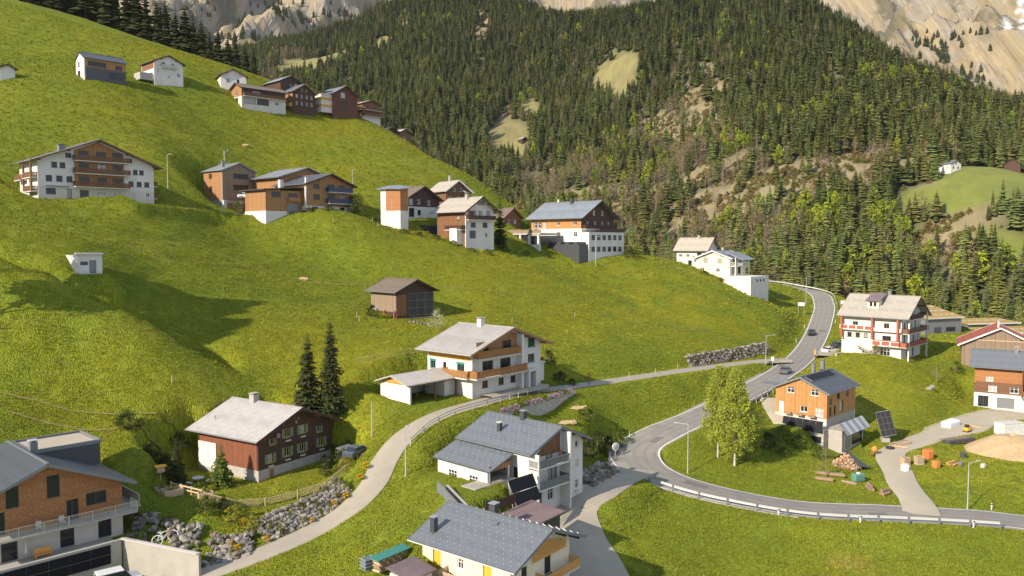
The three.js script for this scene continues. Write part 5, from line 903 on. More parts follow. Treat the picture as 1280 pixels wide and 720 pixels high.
{ // shingled house with two gables
  const h = new House('twin_gabled_house', 'small dark shingled house with two pale roofed gables and a red rear roof', 'house', {
    c: [-19.2, 53.0, -246], a: 36, W: 8.4, L: 10, ov: 0.8, of: 0.8, he: 2.4, hr: 6.0, roof: 'roofStone', barge: 'frame', deep: 4, bands: [[99, 'shBrown']],
    wins: { front: [[-1.2, 2.6, 0.9, 1.0, 'w'], [1.1, 2.6, 0.9, 1.0, 'w'], [-2.6, 0, 0.9, 1.1, 'w'], [0, 0, 0.9, 1.1, 'w'], [2.4, 0, 0.9, 1.1, 'w']] },
  });
  h.g.add(part(h.g, 'cross_gable', T(wallGeo([[-3.6, -4], [3.6, -4], [3.6, 2.2], [0, 5.6], [-3.6, 2.2]], [[-1, 1.6, 0.8, 1.2], [1, 1.6, 0.8, 1.2]], 0.3), 6.2, 0, 0.6, 0, Math.PI * 0.28), M.dark));
  part(h.g, 'cross_roof', mg([slab([2.0, 2.2, 6.4], [8.4, 2.2, 2.6], [5.4, 5.9, -1.4], [0, 5.9, 1.6], 0.2), slab([9.4, 2.2, -3.4], [4, 2.2, -6], [0, 5.9, 1.6], [5.4, 5.9, -1.4], 0.2)]), M.roofStone);
  part(h.g, 'red_roof', slab([6.5, 3.9, -4.5], [13.5, 1.0, -4.5], [13.5, 1.6, -9.5], [6.5, 4.5, -9.5], 0.2), M.roofRed); hb(h, 'rear_wall', 'dark', 6, 5, 5, 9.6, -1.2, -7);
  h.chimney(0, 0.5, 0.7, 1.3, 'concrete', 'concrete');
}
{ // white house under a broad pale roof, behind the tall single spruce
  const h = new House('pale_roofed_house', 'white house with broad pale roof and dark balconies beside the single spruce', 'house', {
    c: [-12.7, 41.2, -218.4], a: 44, W: 10, L: 12, ov: 1.4, of: 1.4, he: 7.0, hr: 11.2, roof: 'roofStone', barge: 'dark', trim: 'roofStone', deep: 3, bands: [[99, 'white']], bandsF: { left: [[5.2, 'brown'], [99, 'brown']] },
    wins: { front: [[-2.9, 6.0, 1.4, 1.4, 'd:shb'], [0, 6.0, 1.3, 1.4, 'd'], [2.9, 6.0, 1.4, 1.4, 'd'], [0.3, 9.0, 1.2, 1.1, 'd:shb'], [-2.4, 3.0, 1.7, 1.3, 'd'], [1.8, 3.0, 1.7, 1.3, 'd'], [-2.6, 0.05, 2.2, 2.1, 'gar:frameDark'], [2.2, 0.6, 0.8, 0.9, 'd']], left: [[3, 5, 1.2, 1.0, 'd']] },
  });
  h.balcony('front', -4.9, 4.9, 5.0, 1.1, 'boards', 'dark'); h.balcony('left', -1, 5.8, 2.4, 1.5, 'boards', 'dark'); h.chimney(-0.6, 1.5, 0.9, 1.0, 'concrete', 'concrete');
  hb(h, 'porch_wall', 'white', 2.2, 4.2, 3, -5.9, 0.6, 3.2);
  const h2 = new House('small_chalet', 'small brown gabled chalet half hidden behind the single spruce', 'house', { c: [-2.6, 45.0, -250], a: 44, W: 7, L: 8, ov: 0.7, of: 0.8, he: 2.8, hr: 5.9, roof: 'roofWood', barge: 'redwood', deep: 3, bands: [[99, 'brown']], wins: { front: [[-1.6, 1.0, 1, 1.2, 'w'], [1, 1.0, 1, 1.2, 'w']] } });
}
{ // second hotel with terraces
  const h = new House('hotel', 'large hotel with orange boarded upper wall and stepped white terrace block', 'hotel', {
    c: [18.5, 36.3, -246.2], a: 46, W: 15.5, L: 20, ov: 1.4, of: 1.5, he: 11.0, hr: 16.4, roof: 'roofMetal', barge: 'dark', trim: 'roofMetal', deep: 3, bands: [[8.0, 'white'], [99, 'orange']], bandsF: { front: [[8.0, 'white'], [99, 'dark']] },
    wins: { left: [[-8.2, 8.3, 1.3, 1.7, 'w'], [-6.4, 8.3, 1.3, 1.7, 'w'], [-4.6, 8.3, 1.3, 1.7, 'w'], [1, 9, 1.2, 1.0, 'w'], [7.5, 9, 1.2, 1.0, 'w'], [1, 5.6, 1.3, 1.4, 'w'], [7.6, 5.6, 1.3, 1.4, 'w'], [1, 2.6, 1.3, 1.4, 'w'], [7.6, 2.4, 1.5, 1.6, 'd']], front: [[-5, 8.6, 1, 1.5, 'w'], [-1.5, 8.6, 1, 1.5, 'w'], [2, 8.6, 1, 1.5, 'w'], [5, 8.6, 1, 1.5, 'w'], [-2, 12, 1, 1.4, 'w'], [2, 12, 1, 1.4, 'w'], [-5, 5.4, 1, 1.8, 'd']] },
  });
  h.balcony('front', -7.4, 7.4, 7.9, 1.4, 'boards', 'dark'); h.balcony('front', -7.4, -3.0, 5.0, 1.4, 'boards', 'dark');
  h.chimney(-0.9, 0.5, 0.9, 1.3, 'darkMetal', 'darkMetal'); h.chimney(0.6, -6, 0.7, 1.0, 'greyw', 'greyw');
  part(h.g, 'terrace_block', boxUV(bx(17, 10, 2.6, 0.75, 1.9, 11.4)), M.white);
  for (const v of [1.2, 4.6]) for (let i = 0; i < 6; i++) { const w = part(h.g, 'window', frameGeo(1.5, 1.5, 2, 0), M.frameDark); w.position.set(-5.8 + i * 2.6, v, 12.75); const p = part(w, 'pane', unitPlane(1.48, 1.48, 0.03), M.glass); p.position.set(0, 0.75, -0.02); }
  hb(h, 'terrace_rail', 'dark', 12, 1.1, 0.1, 3.2, 7.5, 12.6);
  hb(h, 'dark_wing', 'darkMetal', 4, 6, 12, -9.8, 0.4, 6.4); for (let i = 0; i < 4; i++) hb(h, 'merlon', 'darkMetal', 3.9, 0.7, 1.4, -9.8, 3.72, 1.6 + i * 3.1);
  // glazed terrace wing
  hb(h, 'terrace_slab', 'concrete', 9, 0.5, 16, -13.5, 6.4, -5); for (let i = 0; i < 5; i++) hb(h, 'terrace_pier', 'white', 0.6, 7, 0.6, -17.6, 2.6, -12.4 + i * 3.6); hb(h, 'terrace_glazing', M.glass, 0.1, 2.6, 14.6, -17.2, 4.6, -5.2); hb(h, 'terrace_base', 'white', 0.5, 6, 15.2, -17.5, 0.3, -5); hb(h, 'terrace_railing', 'greywood', 0.12, 1.0, 16, -17.8, 7.15, -5); hb(h, 'brown_end', 'honey', 0.6, 6.6, 5, -17.6, 2.6, -15.8);
  { const s = leafCrown(0.9, 0.6, 0, 22, 14, 0.12); for (const zz of [0.6, -2, -6, -8.5]) { const m = part(h.g, 'planter_shrub', s, MT_.shrubYellow); m.position.set(-17.2, 6.6, zz); m.scale.set(1.3, 1.4, 2.0); } }
}
{
  const h = new House('white_house', 'white pale roofed house furthest along the meadow crest', 'house', {
    c: [70.5, 31.2, -305.6], a: 46, W: 7.5, L: 13, ov: 1.2, of: 1.1, he: 5.9, hr: 11, roof: 'roofStone', barge: 'dark', trim: 'roofStone', deep: 3, bands: [[99, 'white']],
    wins: { left: [[-4.8, 3.6, 1.4, 1.1, 'w'], [-1.6, 3.6, 1.4, 1.1, 'w'], [-4.8, 0.6, 1.4, 1.2, 'w'], [-0.6, 0.1, 1.6, 2.2, 'd'], [3.4, 3.2, 2.0, 2.0, 'd'], [4.0, 0.2, 2.4, 2, 'd']] },
  });
  h.balcony('left', 1.2, 6.3, 2.7, 1.2, 'boards', 'dark'); h.chimney(-0.4, 1.2, 0.8, 1.0, 'concrete', 'concrete');
}
{
  const h = new House('cream_villa', 'cream villa with pale cross roof above a white garage block', 'house', {
    c: [64.8, 30.4, -248.0], a: -40, W: 11, L: 11, ov: 0.9, of: 0.8, he: 5.0, hr: 7.4, roof: 'roofMetal', barge: 'frame', trim: 'roofMetal', deep: 3, bands: [[99, 'ivory']],
    wins: { front: [[-2.4, 3.8, 1.4, 1.4, 'o'], [2.2, 3.6, 1.5, 1.3, 'o'], [-3.6, 0.8, 1.5, 1.3, 'w'], [1.6, 0.9, 1.3, 1.1, 'w']], right: [[-3.2, 0.3, 2.4, 2.2, 'g'], [1, 0.3, 2.2, 2.2, 'g'], [-2.4, 3.4, 1.6, 1.4, 'd'], [2.2, 3.4, 1.4, 1.4, 'd']] },
  });
  h.balcony('right', -5.0, 5.0, 2.7, 1.6, 'bars', 'frame'); for (const zz of [5, 0.2, -4.8]) hb(h, 'post', 'frame', 0.22, 5.4, 0.22, 7.0, 2.6, zz);
  part(h.g, 'side_roof', slab([8.6, 4.6, 3.4], [8.6, 4.6, -5.6], [3.2, 6.9, -5.6], [3.2, 6.9, 3.4], 0.2), M.roofMetal);
  part(h.g, 'garage_block', boxUV(bx(8.5, 8, 13, 9.4, -4.2, 2.6)), M.white); for (const i of [-2.4, 0, 2.4]) hb(h, 'garage_window', M.glass, 0.06, 0.8, 0.9, 13.66, -1.4, 2.2 + i);
  h.chimney(-0.6, -2.4, 0.6, 0.9, 'concrete', 'concrete');
}
// hamlet along the crest
const small = (name, label, cat, o) => new House(name, label, cat, { ...(o.c[1] = Math.max(o.c[1], (o.c[2] > -460 ? ground(o.c[0], o.c[2]) - 0.6 : -99)), {}), ov: 0.7, of: 0.8, deep: 4, barge: 'dark', ...o });
{
  const u = small('modern_house', 'long dark modern timber house with white gable on the upper left slope', 'house', { c: [-131.2, 88.7, -259.0], a: -43, W: 7, L: 12.6, he: 6, hr: 8.2, ov: 0.4, of: 0.3, roof: 'roofDark', bands: [[3.2, 'darkMetal'], [99, 'honey']], bandsF: { front: [[99, 'white']] }, wins: { front: [[-1, 3.6, 1.6, 1.6, 'd'], [-1, 0.4, 2.2, 2, 'd']], right: [[-2.5, 3.6, 5.5, 1.5, 'd'], [4, 3.5, 2.0, 1.3, 'd'], [3.2, 0.4, 4.5, 1.9, 'd']] } });
  const v = small('white_house', 'white house with brown gable edge right of the dark modern house', 'house', { c: [-121.2, 91.6, -281.1], a: 47, W: 10, L: 10, he: 5.4, hr: 8.0, roof: 'roofWood', bands: [[99, 'white']], bandsF: { left: [[3, 'white'], [99, 'brown']] }, wins: { front: [[-1.8, 4.0, 1.1, 1.4, 'd'], [1.4, 4.0, 1.1, 1.4, 'd'], [-3.6, 1.8, 0.9, 1.2, 'w'], [3.4, 1.2, 1.0, 1.2, 'w'], [0, 0.3, 1, 1.2, 'w']], left: [[2, 0.2, 3.2, 1.6, 'g']] } });
  v.balcony('front', -2.8, 2.6, 3.6, 0.9, 'boards', 'greyw'); hb(v, 'low_terrace', 'concrete', 5, 2.4, 5, -7, 0, 2);
  small('shed', 'small pale roofed shed cut by the left edge on the upper slope', 'shed', { c: [-152, 89.6, -243], a: 47, W: 4, L: 5, he: 2.4, hr: 3.6, roof: 'roofPale', bands: [[99, 'white']], wins: {} });
  small('white_cottage', 'small white cottage with brown roof, highest of the crest hamlet', 'house', { c: [-104, 95.6, -300], a: 30, W: 9, L: 9, he: 3.6, hr: 6.2, roof: 'roofWood', bands: [[99, 'white']], wins: { front: [[-2, 1.4, 1, 1.2, 'd'], [1.6, 1.4, 1, 1.2, 'd']] } });
  const w = small('long_barn', 'long brown barn on open white piers in the crest hamlet', 'barn', { c: [-92.6, 87.8, -296], a: -46, W: 8, L: 17, he: 5.6, hr: 7.6, roof: 'roofWood', bands: [[2.6, 'greyw'], [99, 'honey']], bandsF: { right: [[2.7, 'greyw'], [99, 'dark']] }, wins: { front: [[0, 3.2, 2.0, 1.8, 'w'], [0, 0.3, 2.2, 2.0, 'd']], right: [[-5.6, 0.15, 4.8, 2.2, 'd'], [-0.4, 0.15, 4.6, 2.2, 'd'], [5.0, 0.8, 1.4, 1.1, 'w'], [-3, 3.6, 3, 1.1, 'w']] } }); w.balcony('right', -8, 8, 2.7, 1.2, 'boards', 'brown');
  small('grey_roofed_house', 'pale grey roofed house peeping over the long barn', 'house', { c: [-89.5, 92.5, -316], a: 47, W: 9, L: 12, he: 5, hr: 7.6, roof: 'roofMetal', bands: [[99, 'dark']], wins: { front: [[0, 3, 1.2, 1.2, 'w']] } });
  const s = small('shingle_chalet', 'shingled chalet with yellow front and orange balcony in the crest hamlet', 'house', { c: [-82.4, 86.4, -310], a: 47, W: 9.6, L: 10, he: 5.6, hr: 9.0, roof: 'roofSlate', barge: 'honey', bands: [[99, 'dark']], bandsF: { left: [[99, 'shHouse']] }, wins: { front: [...grid([-3.2, -1.1, 1.1, 3.2], 1.0, 0.9, 1.2, 'w'), ...grid([-3.2, -1.1, 1.1, 3.2], 3.6, 0.9, 1.2, 'w'), ...grid([-1, 1], 6.2, 0.7, 0.9, 'w')], left: [[-2.4, 3.8, 1.1, 1.1, 'o'], [2.2, 3.8, 1.1, 1.1, 'o'], [-2.4, 1.0, 1.1, 1.2, 'o'], [2.2, 1.0, 1.1, 1.2, 'o']] } }); s.balcony('left', -2, 4.5, 0.4, 1.2, 'boards', 'orangeFlat'); s.chimney(1, -2, 0.8, 1.1, 'darkMetal', 'greyw');
  const x = small('red_barn', 'tall red brown barn with blue grey shutters in the crest hamlet', 'barn', { c: [-70, 84.6, -323], a: 47, W: 11.5, L: 12, he: 6.6, hr: 10.4, roof: 'roofSlate', bands: [[99, 'brownRed']], wins: { front: [[-1.2, 5.6, 2.0, 2.0, 'w'], [-1.8, 3.0, 4.4, 0.9, 'd'], [-1.8, 0.7, 4.4, 0.9, 'd']], left: [[3, 4.4, 1, 1.2, 'w'], [3, 2.0, 1, 1.2, 'w']] } });
  hb(x, 'link_wall', 'greyw', 5, 7.4, 6, -8.2, 2.9, 2.2); hb(x, 'link_band', 'orangeFlat', 5.2, 1.0, 6.2, -8.2, 4.4, 2.2); hb(x, 'link_band', 'orangeFlat', 5.2, 0.9, 6.2, -8.2, 1.7, 2.2); part(x.g, 'link_roof', slab([-11.3, 6.6, 6], [-5.6, 7.8, 6], [-5.6, 7.8, -3], [-11.3, 6.6, -3], 0.2), M.roofDark);
  const y = small('balcony_lodge', 'brown lodge with two honey balconies right of the red barn', 'house', { c: [-61.5, 83.4, -338], a: 47, W: 9, L: 9, he: 6.6, hr: 8.4, roof: 'roofStone', bands: [[1.4, 'white'], [99, 'brown']], wins: { front: [[-2, 2, 1.4, 1.6, 'd'], [2, 2, 1.4, 1.6, 'd'], [-2, 4.4, 1.4, 1.4, 'd'], [2, 4.4, 1.4, 1.4, 'd']] } }); for (const v of [1.6, 4.1]) { y.balcony('left', -4.3, 4.4, v, 1.3, 'boards', 'honey'); y.balcony('front', -4.4, 4.4, v, 1.3, 'boards', 'brown'); }
  small('cabin', 'dark cabin with pale roof near the lower end of the crest hamlet', 'cabin', { c: [-55, 84.4, -350], a: 47, W: 8, L: 9, he: 3.2, hr: 5.4, roof: 'roofPale', bands: [[99, 'dark']], wins: { front: [[0, 1.2, 1.2, 1.2, 'w']] } });
  small('cabin', 'brown cabin with bright roof, last house of the crest hamlet', 'cabin', { c: [-51, 84.6, -360], a: 47, W: 8, L: 10, he: 3.4, hr: 5.8, roof: 'roofPale', bands: [[99, 'brown']], wins: { front: [[0, 1.2, 1.2, 1.2, 'w']] } });
}
{ // small houses on the far side of the gorge
  small('white_house', 'tiny white house by the far clearing above the gorge', 'house', { c: [285, slopeY(285, -525) - 0.5, -525], a: 20, W: 9, L: 10, he: 4.6, hr: 7.2, roof: 'roofMetal', bands: [[99, 'white']], wins: { front: [[-2, 1.4, 1.4, 1.4, 'd'], [2, 1.4, 1.4, 1.4, 'd'], [0, 4.4, 1.4, 1.2, 'd']] } });
  small('hay_barn', 'small dark hay barn with pale roof at the right edge of the far clearing', 'barn', { c: [324, slopeY(324, -522) - 0.5, -522], a: -30, W: 9, L: 11, he: 4, hr: 7.4, roof: 'roofPale', bands: [[99, 'dark']], wins: {} });
  small('hay_hut', 'tiny weathered hay hut in the small green clearing', 'hut', { c: [12, slopeY(12, -897) - 0.4, -897], a: 30, W: 7, L: 10, he: 3.6, hr: 6, roof: 'roofPale', bands: [[99, 'dark']], wins: {} });
}
{ // barn with the gridded front in the meadow
  const h = new House('barn', 'weathered board barn with gridded front alone in the meadow', 'barn', {
    c: [-22.2, 24.6, -161.0], a: 45, W: 9.0, L: 8.6, ov: 1.0, of: 0.9, he: 5.9, hr: 8.3, roof: 'roofWood', barge: 'dark', trim: 'roofWood', deep: 1.5, purlin: 'dark', bands: [[1.9, 'stonewash'], [99, 'greywood']], bandsF: { left: [[2.0, 'dark'], [99, 'greywood']], front: [[0.7, 'stonewash'], [99, 'dark']] }, wins: {},
  });
  const net = mat(lin(0.035, 0.04, 0.042), 0.7);
  for (let i = 0; i < 3; i++) for (let j = 0; j < 3; j++) h.add('net_panel', unitPlane(1.96, 1.36, 0.05), net, 'front', -0.6 + i * 2.06, 1.9 + j * 1.45, 0.06);
  for (let i = 0; i < 4; i++) h.add('batten', unitPlane(0.08, 4.5, 0.08), M.greywood, 'front', -1.63 + i * 2.06, 3.35, 0.08);
  for (let j = 0; j < 4; j++) h.add('batten', unitPlane(6.3, 0.08, 0.06), M.greywood, 'front', 1.46, 1.18 + j * 1.45, 0.085);
  h.add('upper_boarding', unitPlane(2.2, 4.2, 0.06), M.brown, 'front', -3.2, 3.3, 0.04);
  hb(h, 'white_buttress', 'white', 0.3, 3.6, 2.2, -4.75, 0.6, -3.2); for (const u of [0.6, 3.8]) h.add('prop', unitPlane(0.2, 3, 0.2), M.rust, 'left', u, 0.8, 0.3);
}
{ // concrete shelter let into the slope
  const t = thing('shelter', 'small pale concrete shelter with grey door let into the meadow slope', 'shelter', -67.9, 35.15, -128.6, 31);
  const w = wallGeo([[-1.7, -0.6], [1.7, -0.6], [1.7, 3.05], [-1.7, 3.05]], [[0.35, 0.05, 1.0, 2.1], [-0.85, 1.35, 1.1, 0.6]], 0.25); part(t, 'wall', w.translate(0, 0, 1.7), M.white);
  part(t, 'wall', bx(0.25, 4.0, 4.4, -1.575, 1.05, -0.76), M.white); part(t, 'wall', bx(0.25, 4.0, 4.4, 1.575, 1.05, -0.76), M.white); part(t, 'roof', bx(3.9, 0.22, 5.4, 0, 3.17, -0.5), M.greyw); part(t, 'back_wall', bx(2.85, 4, 0.25, 0, 1.05, -2.8), M.white);
  const d = part(t, 'door', bx(0.98, 2.08, 0.06, 0.35, 1.09, 1.55), M.greyMetal); part(t, 'vent', bx(1.08, 0.58, 0.06, -0.85, 1.65, 1.55), M.frameDark);
  part(t, 'wing_wall', T(wallGeo([[0, -0.6], [0, 3.0], [-2.0, 3.0]], [], 0.25), -1.72, 0, 1.4, 0, -0.6), M.white);
}
// ---------------------------------------------------------------- road furniture
const onG = (x, z, dy = 0) => new THREE.Vector3(x, ground(x, z) + dy, z);
const offset = (pts, o) => pts.map((p, i) => { const a = pts[Math.max(0, i - 1)], b = pts[Math.min(pts.length - 1, i + 1)], dx = b.x - a.x, dz = b.z - a.z, l = Math.hypot(dx, dz); return new THREE.Vector3(p.x - dz / l * o, p.y, p.z + dx / l * o); });
const sliceBy = (pts, f) => pts.filter(f);
struct('edge_line', ribbon(offset(RP.main, 3.02), -0.09, 0.09, 0.008), M.whitePaint, 'white edge line on the valley side of the road');
{ const w = RP.main; let s = 0; const pts = w.map((p, i) => { if (i) s += Math.hypot(p.x - w[i - 1].x, p.z - w[i - 1].z); return [p, mainW(s) - 0.28]; }); const o = pts.map(([p, k], i) => { const a = w[Math.max(0, i - 1)], b = w[Math.min(w.length - 1, i + 1)], dx = b.x - a.x, dz = b.z - a.z, l = Math.hypot(dx, dz); return new THREE.Vector3(p.x + dz / l * k, p.y, p.z - dx / l * k); }); struct('edge_line', ribbon(o, -0.09, 0.09, 0.008), M.whitePaint, 'white edge line on the hill side of the road'); }
struct('verge_strip', ribbon(offset(RP.main, -3.3).slice(36, 110), -0.7, -0.02, -0.03, 0.3), M.edge, 'pale gravel verge inside the hairpin');
function rail(name, label, pts, step, style, h = 0.75, to = -1) {
  const g = thing(name, label, 'guardrail', 0, 0, 0), c = new THREE.CatmullRomCurve3(pts), n = Math.max(2, Math.round(c.getLength() / step)), P = c.getSpacedPoints(n), F = c.getSpacedPoints(n * 3);
  P.forEach((p) => part(g, 'post', style === 'tube' ? bx(0.14, h + 0.5, 0.14, p.x, p.y + h / 2 - 0.25, p.z) : bx(0.14, h + 0.5, 0.14, p.x, p.y + h / 2 - 0.2, p.z), style === 'tube' ? M.galv : M.greyMetal));
  const strip = (off, y0, y1) => { const pos = [], uv = [], idx = []; offset(F, off).forEach((p, i) => { const prof = [[y0, 0], [y0 + (y1 - y0) * 0.25, 0.05], [(y0 + y1) / 2, 0], [y1 - (y1 - y0) * 0.25, 0.05], [y1, 0]]; const q = offset(F, off + 0.06)[i]; prof.forEach(([y, k]) => { const t = k / 0.06; pos.push(mix(p.x, q.x, t), p.y + y, mix(p.z, q.z, t)); uv.push(i, y); }); }); for (let i = 0; i < F.length - 1; i++) for (let j = 0; j < 4; j++) { const a = i * 5 + j; idx.push(a, a + 1, a + 5, a + 1, a + 6, a + 5); } return geom(pos, uv, idx); };
  if (style === 'tube') { part(g, 'rail', new THREE.TubeGeometry(c, n * 4, 0.06, 6).translate(0, h, 0), M.greyMetal); part(g, 'rail', new THREE.TubeGeometry(c, n * 4, 0.05, 6).translate(0, h * 0.5, 0), M.greyMetal); }
  else { part(g, 'rail', strip(to * 0.13, h - 0.36, h - 0.02), M.railSteel);  }
  return g;
}
const mainOut = (i0, i1, o) => offset(RP.main, o).slice(i0, i1).filter((_, i) => i % 4 === 0);
const nearest = (x, z) => { let b = 0, bd = 1e9; RP.main.forEach((p, i) => { const d = (p.x - x) ** 2 + (p.z - z) ** 2; if (d < bd) { bd = d; b = i; } }); return b; };
{
  const a = nearest(64, -105), b = nearest(20.3, -119); const side = (() => { const p = RP.main[a], q = offset(RP.main, 1)[a]; return q.z > p.z ? 1 : -1; })();
  rail('guardrail', 'long pale steel guardrail along the lower road', mainOut(a, b, side * 3.95), 3.8, 'beam', 0.85, -side);
  const c = nearest(36, -141), d = nearest(54, -166), sd = (() => { const p = RP.main[c], q = offset(RP.main, 1)[c]; return q.x > p.x ? 1 : -1; })();
  rail('guardrail', 'short dark guardrail beside the orange timber house', mainOut(c, d, sd * 3.9), 3.0, 'tube', 0.7);
  const e = nearest(98, -252), f = nearest(88, -288), s2 = (() => { const p = RP.main[e], q = offset(RP.main, 1)[e]; return q.x > p.x ? 1 : -1; })();
  rail('guardrail', 'guardrail round the upper bend in front of the forest', mainOut(e, f, s2 * 4.0), 3.0, 'beam', 0.85, -s2);
  const lo = offset(RP.lane, 1), sl = lo[60].x > RP.lane[60].x ? 1 : -1, i0 = RP.lane.findIndex((p) => p.x < 8), i1 = RP.lane.findIndex((p) => p.z > -101);
  rail('guardrail', 'low grey tube railing along the lane below the carport', offset(RP.lane, sl * 2.1).slice(i0, i1).filter((_, i) => i % 4 === 0), 3.0, 'tube', 0.75);
}
function lamp(x, z, h, ang, label, arm = 1.6) {
  const g = thing('street_lamp', label, 'street lamp', x, ground(x, z), z, ang);
  part(g, 'pole', bar([0, -0.5, 0], [0, h, 0], 0.085, 8, 0.05), M.galv);
  if (arm) { part(g, 'arm', bar([0, h - 0.05, 0], [arm, h + 0.12, 0], 0.045), M.galv); part(g, 'lamp_head', T(new RoundedBoxGeometry(0.7, 0.12, 0.26, 2, 0.05), arm + 0.2, h + 0.12, 0), M.galv); }
  part(g, 'base', bar([0, -0.3, 0], [0, 0.12, 0], 0.16, 8), M.concrete);
}
lamp(62.9, -108.6, 6.6, 20, 'tall grey street lamp in the grass by the lower right road'); lamp(26.2, -117.6, 7.4, 165, 'grey street lamp inside the hairpin bend'); lamp(-13.3, -98.6, 6.0, 80, 'grey street lamp below the lane bend', 0.6); lamp(-19.4, -109.6, 4.6, 0, 'short dark lamp post at the meadow edge by the lane', 0);
lamp(57.6, -180.4, 6.6, 0, 'street lamp at the lane junction by the stone wall', 1.6); lamp(96.5, -262, 9.0, 0, 'street lamp on the upper straight of the road', 0.8); lamp(-85.8, -200.5, 8.4, 0, 'slim lamp right of the big guesthouse', 0.7); lamp(-70.8, -196.5, 9.0, 0, 'bare flagpole in front of the narrow timber house', 0); lamp(-31, -207.5, 8.0, 0, 'bare flagpole in front of the pale roofed house', 0); lamp(24.0, -229.6, 8.4, 0, 'tall lamp in front of the hotel terrace block', 0.7); lamp(-46, -232, 6, 0, 'slim lamp behind the honey timber lodge', 0.5);
function sign(x, z, w, h, top, ang, label, m = 'whitePaint', cat = 'sign') { const g = thing('road_sign', label, cat, x, ground(x, z), z, ang); part(g, 'post', bar([0, -0.4, 0], [0, top, 0], 0.045), M.galv); if (w > 1.4) { g.children[0].position.x = -w / 2 + 0.1; part(g, 'post', bar([w / 2 - 0.1, -0.4, 0], [w / 2 - 0.1, top, 0], 0.045), M.galv); } part(g, 'board', bx(w, h, 0.05, 0, top - h / 2, 0.06), M[m]); part(g, 'rim', frameGeo(w + 0.04, h + 0.04, 1, 0, 0.05, 0.03), M.greyMetal).position.set(0, top - h - 0.02, 0.09); return g; }
sign(89.2, -246, 1.9, 1.1, 4.0, -18, 'white place sign left of the upper road'); sign(104, -250, 1.9, 1.1, 3.4, -22, 'white place sign right of the upper road'); sign(58.6, -178.8, 0.7, 0.9, 2.6, -20, 'small white sign on the lane junction corner'); sign(73.5, -193, 0.35, 1.2, 2.0, -20, 'yellow marker beside the parked cars', 'yellow');
{ const g = thing('traffic_mirror', 'round white rimmed traffic mirror on the outer edge of the hairpin', 'mirror', 16.0, ground(16.0, -122.4), -122.4, 30); part(g, 'post', bar([0, -0.4, 0], [0, 2.6, 0], 0.05), M.galv); part(g, 'rim', new THREE.CylinderGeometry(0.62, 0.62, 0.12, 20).rotateX(Math.PI / 2).translate(0, 2.4, 0.08), M.whitePaint); part(g, 'face', new THREE.SphereGeometry(1.2, 16, 8, 0, 6.3, 0, 0.46).rotateX(Math.PI / 2).translate(0, 2.4, -0.95), M.metal); }
{ const geo = bx(0.12, 1.1, 0.1, 0, 0.45, 0), cap = bx(0.125, 0.16, 0.105, 0, 0.82, 0);
  const spots = [[nearest(60, -105), -4.1], [nearest(46, -106), -4.1], [nearest(36, -107.5), -4.1], [nearest(23, -116), -4.2], [nearest(22.5, -127), -4.1], [nearest(88, -230), -4.0], [nearest(80, -212), -4.0], [nearest(72, -197), 4.0], [nearest(96, -247), 4.0], [nearest(66, -104.5), 4.3], [nearest(92, -238), 4]];
  spots.forEach(([i, o]) => { const p = offset(RP.main, o)[i], g = thing('marker_post', 'white delineator post at the road edge', 'post', p.x, ground(p.x, p.z), p.z, 0, 'white posts along the main road'); part(g, 'post', geo, M.whitePaint); part(g, 'reflector', cap, M.darkMetal); }); }
{ const pts = [[-6.2, -103, 0.5]]; const geo = bar([0, -0.4, 0], [0, 1.1, 0], 0.06), list = [[15, -141], [22, -149], [28, -155], [34, -163], [-37, -118], [-48, -112], [-16, -124], [-14.5, -121], [-29, -149], [-28, -146], [0, -163], [14, -178], [-52, -196], [-44, -197], [-34, -203], [-60, -200], [-36, -207], [-10, -210], [-8, -210.5]];
  list.forEach(([x, z]) => { const g = thing('fence_post', 'weathered fence post standing in the meadow', 'post', x, ground(x, z), z, 0, 'fence posts scattered in the meadow'); part(g, 'post', geo, M.plank); part(g, 'cap', bx(0.14, 0.04, 0.14, 0, 1.12, 0), M.plank); }); }
